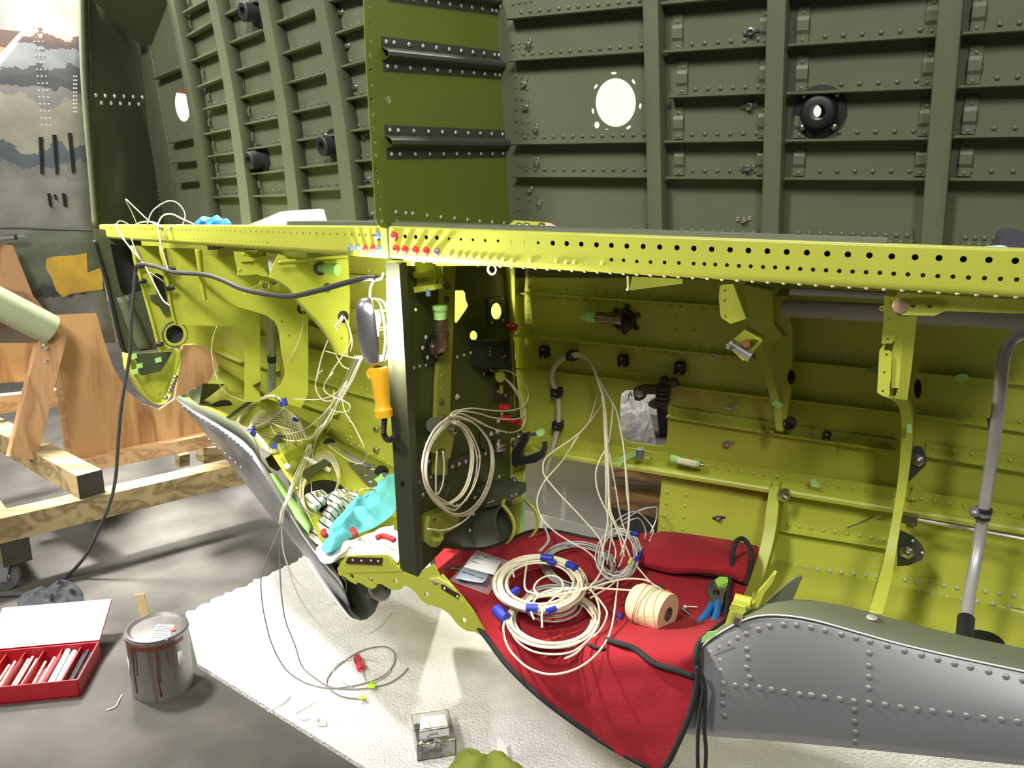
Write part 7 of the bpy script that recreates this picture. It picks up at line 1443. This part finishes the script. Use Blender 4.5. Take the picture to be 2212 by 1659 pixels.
# wires over the sill at the far left
OVW = thing('wire_bundle', 'thin cream wires looping over the left end of the sill', 'wire bundle', L(290, 500, -.01))
yl = L(262, 520, -.02).y; yr = L(350, 500, -.01).y
for pts, a, b, m in ((((195, 330), (260, 450), (340, 560), (430, 660), (470, 730), (540, 870), (600, 980), (655, 1025)), yl, yl - .12, 0), (((200, 335), (235, 420), (310, 520), (425, 650)), yl, yl - .05, 0), (((200, 370), (205, 335), (225, 308), (265, 312), (320, 345)), yl, yl + .05, 1), (((385, 345), (330, 220), (282, 120), (370, 200), (490, 310), (600, 362)), yl + .05, yr, 1), (((465, 345), (500, 240), (560, 180), (650, 135), (720, 150), (775, 210), (790, 270), (765, 350)), yr + .05, yr, 1), (((650, 740), (620, 640), (590, 540), (572, 440), (560, 350), (572, 300), (610, 255), (680, 248), (770, 290), (890, 345)), yr - .06, yr, 0), (((345, 345), (420, 315), (500, 313), (560, 335), (580, 360)), yl + .02, yr, 0), (((610, 440), (620, 390), (680, 352), (760, 340), (920, 355)), yr - .02, yr - .05, 0), (((480, 740), (560, 790), (620, 835)), yl - .1, yl - .1, 1), (((330, 450), (360, 540), (410, 640)), yl - .03, yl - .06, 1)):
    wire(z20(*pts), a, b, .0026 if m == 0 else .0021, WIRE if not m else MATS['pale_grey_wire'], OVW)
# wires hanging from the tail lip to the rug
yt = L(607, 1130, -.04).y; yg = lambda p: G(*z46(p)[0], .018).y
def hang(pts, nflo, m, r, label, tagw=None):
    P_ = []; nair = len(pts) - nflo; ye = yg(pts[nair])
    for i, p in enumerate(pts):
        x, y = z46(p)[0]; P_.append(DY(x, y, yt + (ye - yt) * (i / nair)) if i < nair else G(x, y, .018))
    o = tube('loose_wire', cat(P_, 6), r, m, None, 6, 1); tag(o, label, 'wire'); return o
DGW = mat('dark_grey_wire', (.20, .195, .18), .45)
w1 = hang(((583, -260), (560, -200), (470, 0), (412, 190), (415, 350), (440, 520), (490, 720), (560, 880), (650, 1000), (800, 1090), (980, 1130), (1150, 1120), (1330, 1080), (1450, 1030), (1530, 950), (1555, 860), (1520, 800), (1440, 775), (1300, 800), (1180, 860), (1080, 930), (1000, 1010), (970, 1080), (1010, 1150), (1100, 1200), (1220, 1220), (1310, 1220)), 18, DGW, .0021, 'outer dark grey wire hanging from the tail lip and looping round the red pick')
w2 = hang(((583, -260), (578, -150), (570, 0), (575, 200), (590, 380), (620, 560), (690, 740), (720, 830), (740, 900), (780, 970), (880, 1050), (1000, 1120), (1180, 1140), (1330, 1130), (1500, 1090), (1610, 1020), (1665, 960)), 8, DGW, .0021, 'inner dark grey wire hanging from the tail lip, its end curving up on the rug')
tag(tube('loose_wire', cat([G(*p, .018) for p in z46((1190, 1120), (1080, 1060), (1030, 980), (1050, 930), (1150, 890), (1280, 880), (1400, 900), (1490, 950), (1510, 990), (1440, 1050), (1350, 1090))], 6), .0019, MATS['pale_grey_wire'], None, 6, 1), 'pale wire ring lying on the rug around the red pick', 'wire')
hang(((583, -260), (592, -120), (610, 0), (680, 170), (800, 300), (900, 380), (1000, 415), (1080, 400), (1130, 330), (1135, 230), (1100, 180)), 1, MATS['pale_grey_wire'], .0019, 'pale wire looping under the tail lip in front of the dark belly tip') if False else tag(tube('loose_wire', ypath(z46((583, -260), (592, -120), (610, 0), (680, 170), (800, 300), (900, 380), (1000, 415), (1080, 400), (1130, 330), (1135, 230), (1100, 180)), yt, L(*z46((1100, 180))[0], .02).y, 6), .0019, MATS['pale_grey_wire'], None, 6, 1), 'pale wire looping under the tail lip in front of the dark belly tip', 'wire')
tag(tube('loose_wire', ypath(z46((583, -260), (600, -50), (650, 130), (700, 280), (780, 430), (900, 580), (1020, 660), (1150, 690), (1300, 680), (1430, 610), (1530, 490)), yt, yt - .05, 6), .0019, MATS['pale_grey_wire'], None, 6, 1), 'pale wire hanging from the tail lip, its end swinging up above the rug', 'wire')
tg1 = MB().sheet([G(*p, .03) for p in z46((1325, 1095), (1340, 1070), (1390, 1080), (1380, 1130), (1320, 1130))], .0012).build('tape_flag', mat('lime_tape_flag', srgb(196, 232, 70), .5), w1)
text('marker_text', 'P-51', G(*z46((1358, 1086))[0], .0306), V((1, -.1, 0)), V((0, 1, 0)), .012, INK, w1)
MB().sheet([G(*p, .03) for p in z46((1250, 1190), (1300, 1190), (1305, 1220), (1245, 1225))], .0012).build('tape_flag', MATS['lime_tape_flag'], w1)
# lamp cord from the floor up to the work light
CB = mat('black_cord', (.035, .035, .036), .55)
g0 = [G(x, y, .006) for x, y in ((-30, 1288), (40, 1285), (90, 1278), (118, 1262), (140, 1248))]
up_ = [(165, 1225), (190, 1192), (215, 1140), (238, 1085), (250, 1030), (255, 960), (262, 880), (275, 800), (281, 760), (283, 700), (288, 640), (293, 585)]
yg0 = g0[-1].y; yh = L(293, 585, -.03).y
air = [DY(x, y, yg0 + (yh - yg0) * (i + 1) / len(up_)) for i, (x, y) in enumerate(up_)]
top_ = [L(x, y, -.03) for x, y in ((297, 573), (312, 571), (340, 577), (375, 588), (440, 593), (480, 605), (525, 625), (580, 636), (630, 640), (690, 627), (750, 610), (790, 601), (812, 601))]
co = MB().tube(cat(g0 + air, 4), .0062, 8).tube(cat([air[-1]] + top_, 5), .0068, 8).build('power_cord', CB, None, True)
tag(co, 'black power cord draped along the sill and hanging down to the floor', 'cord')
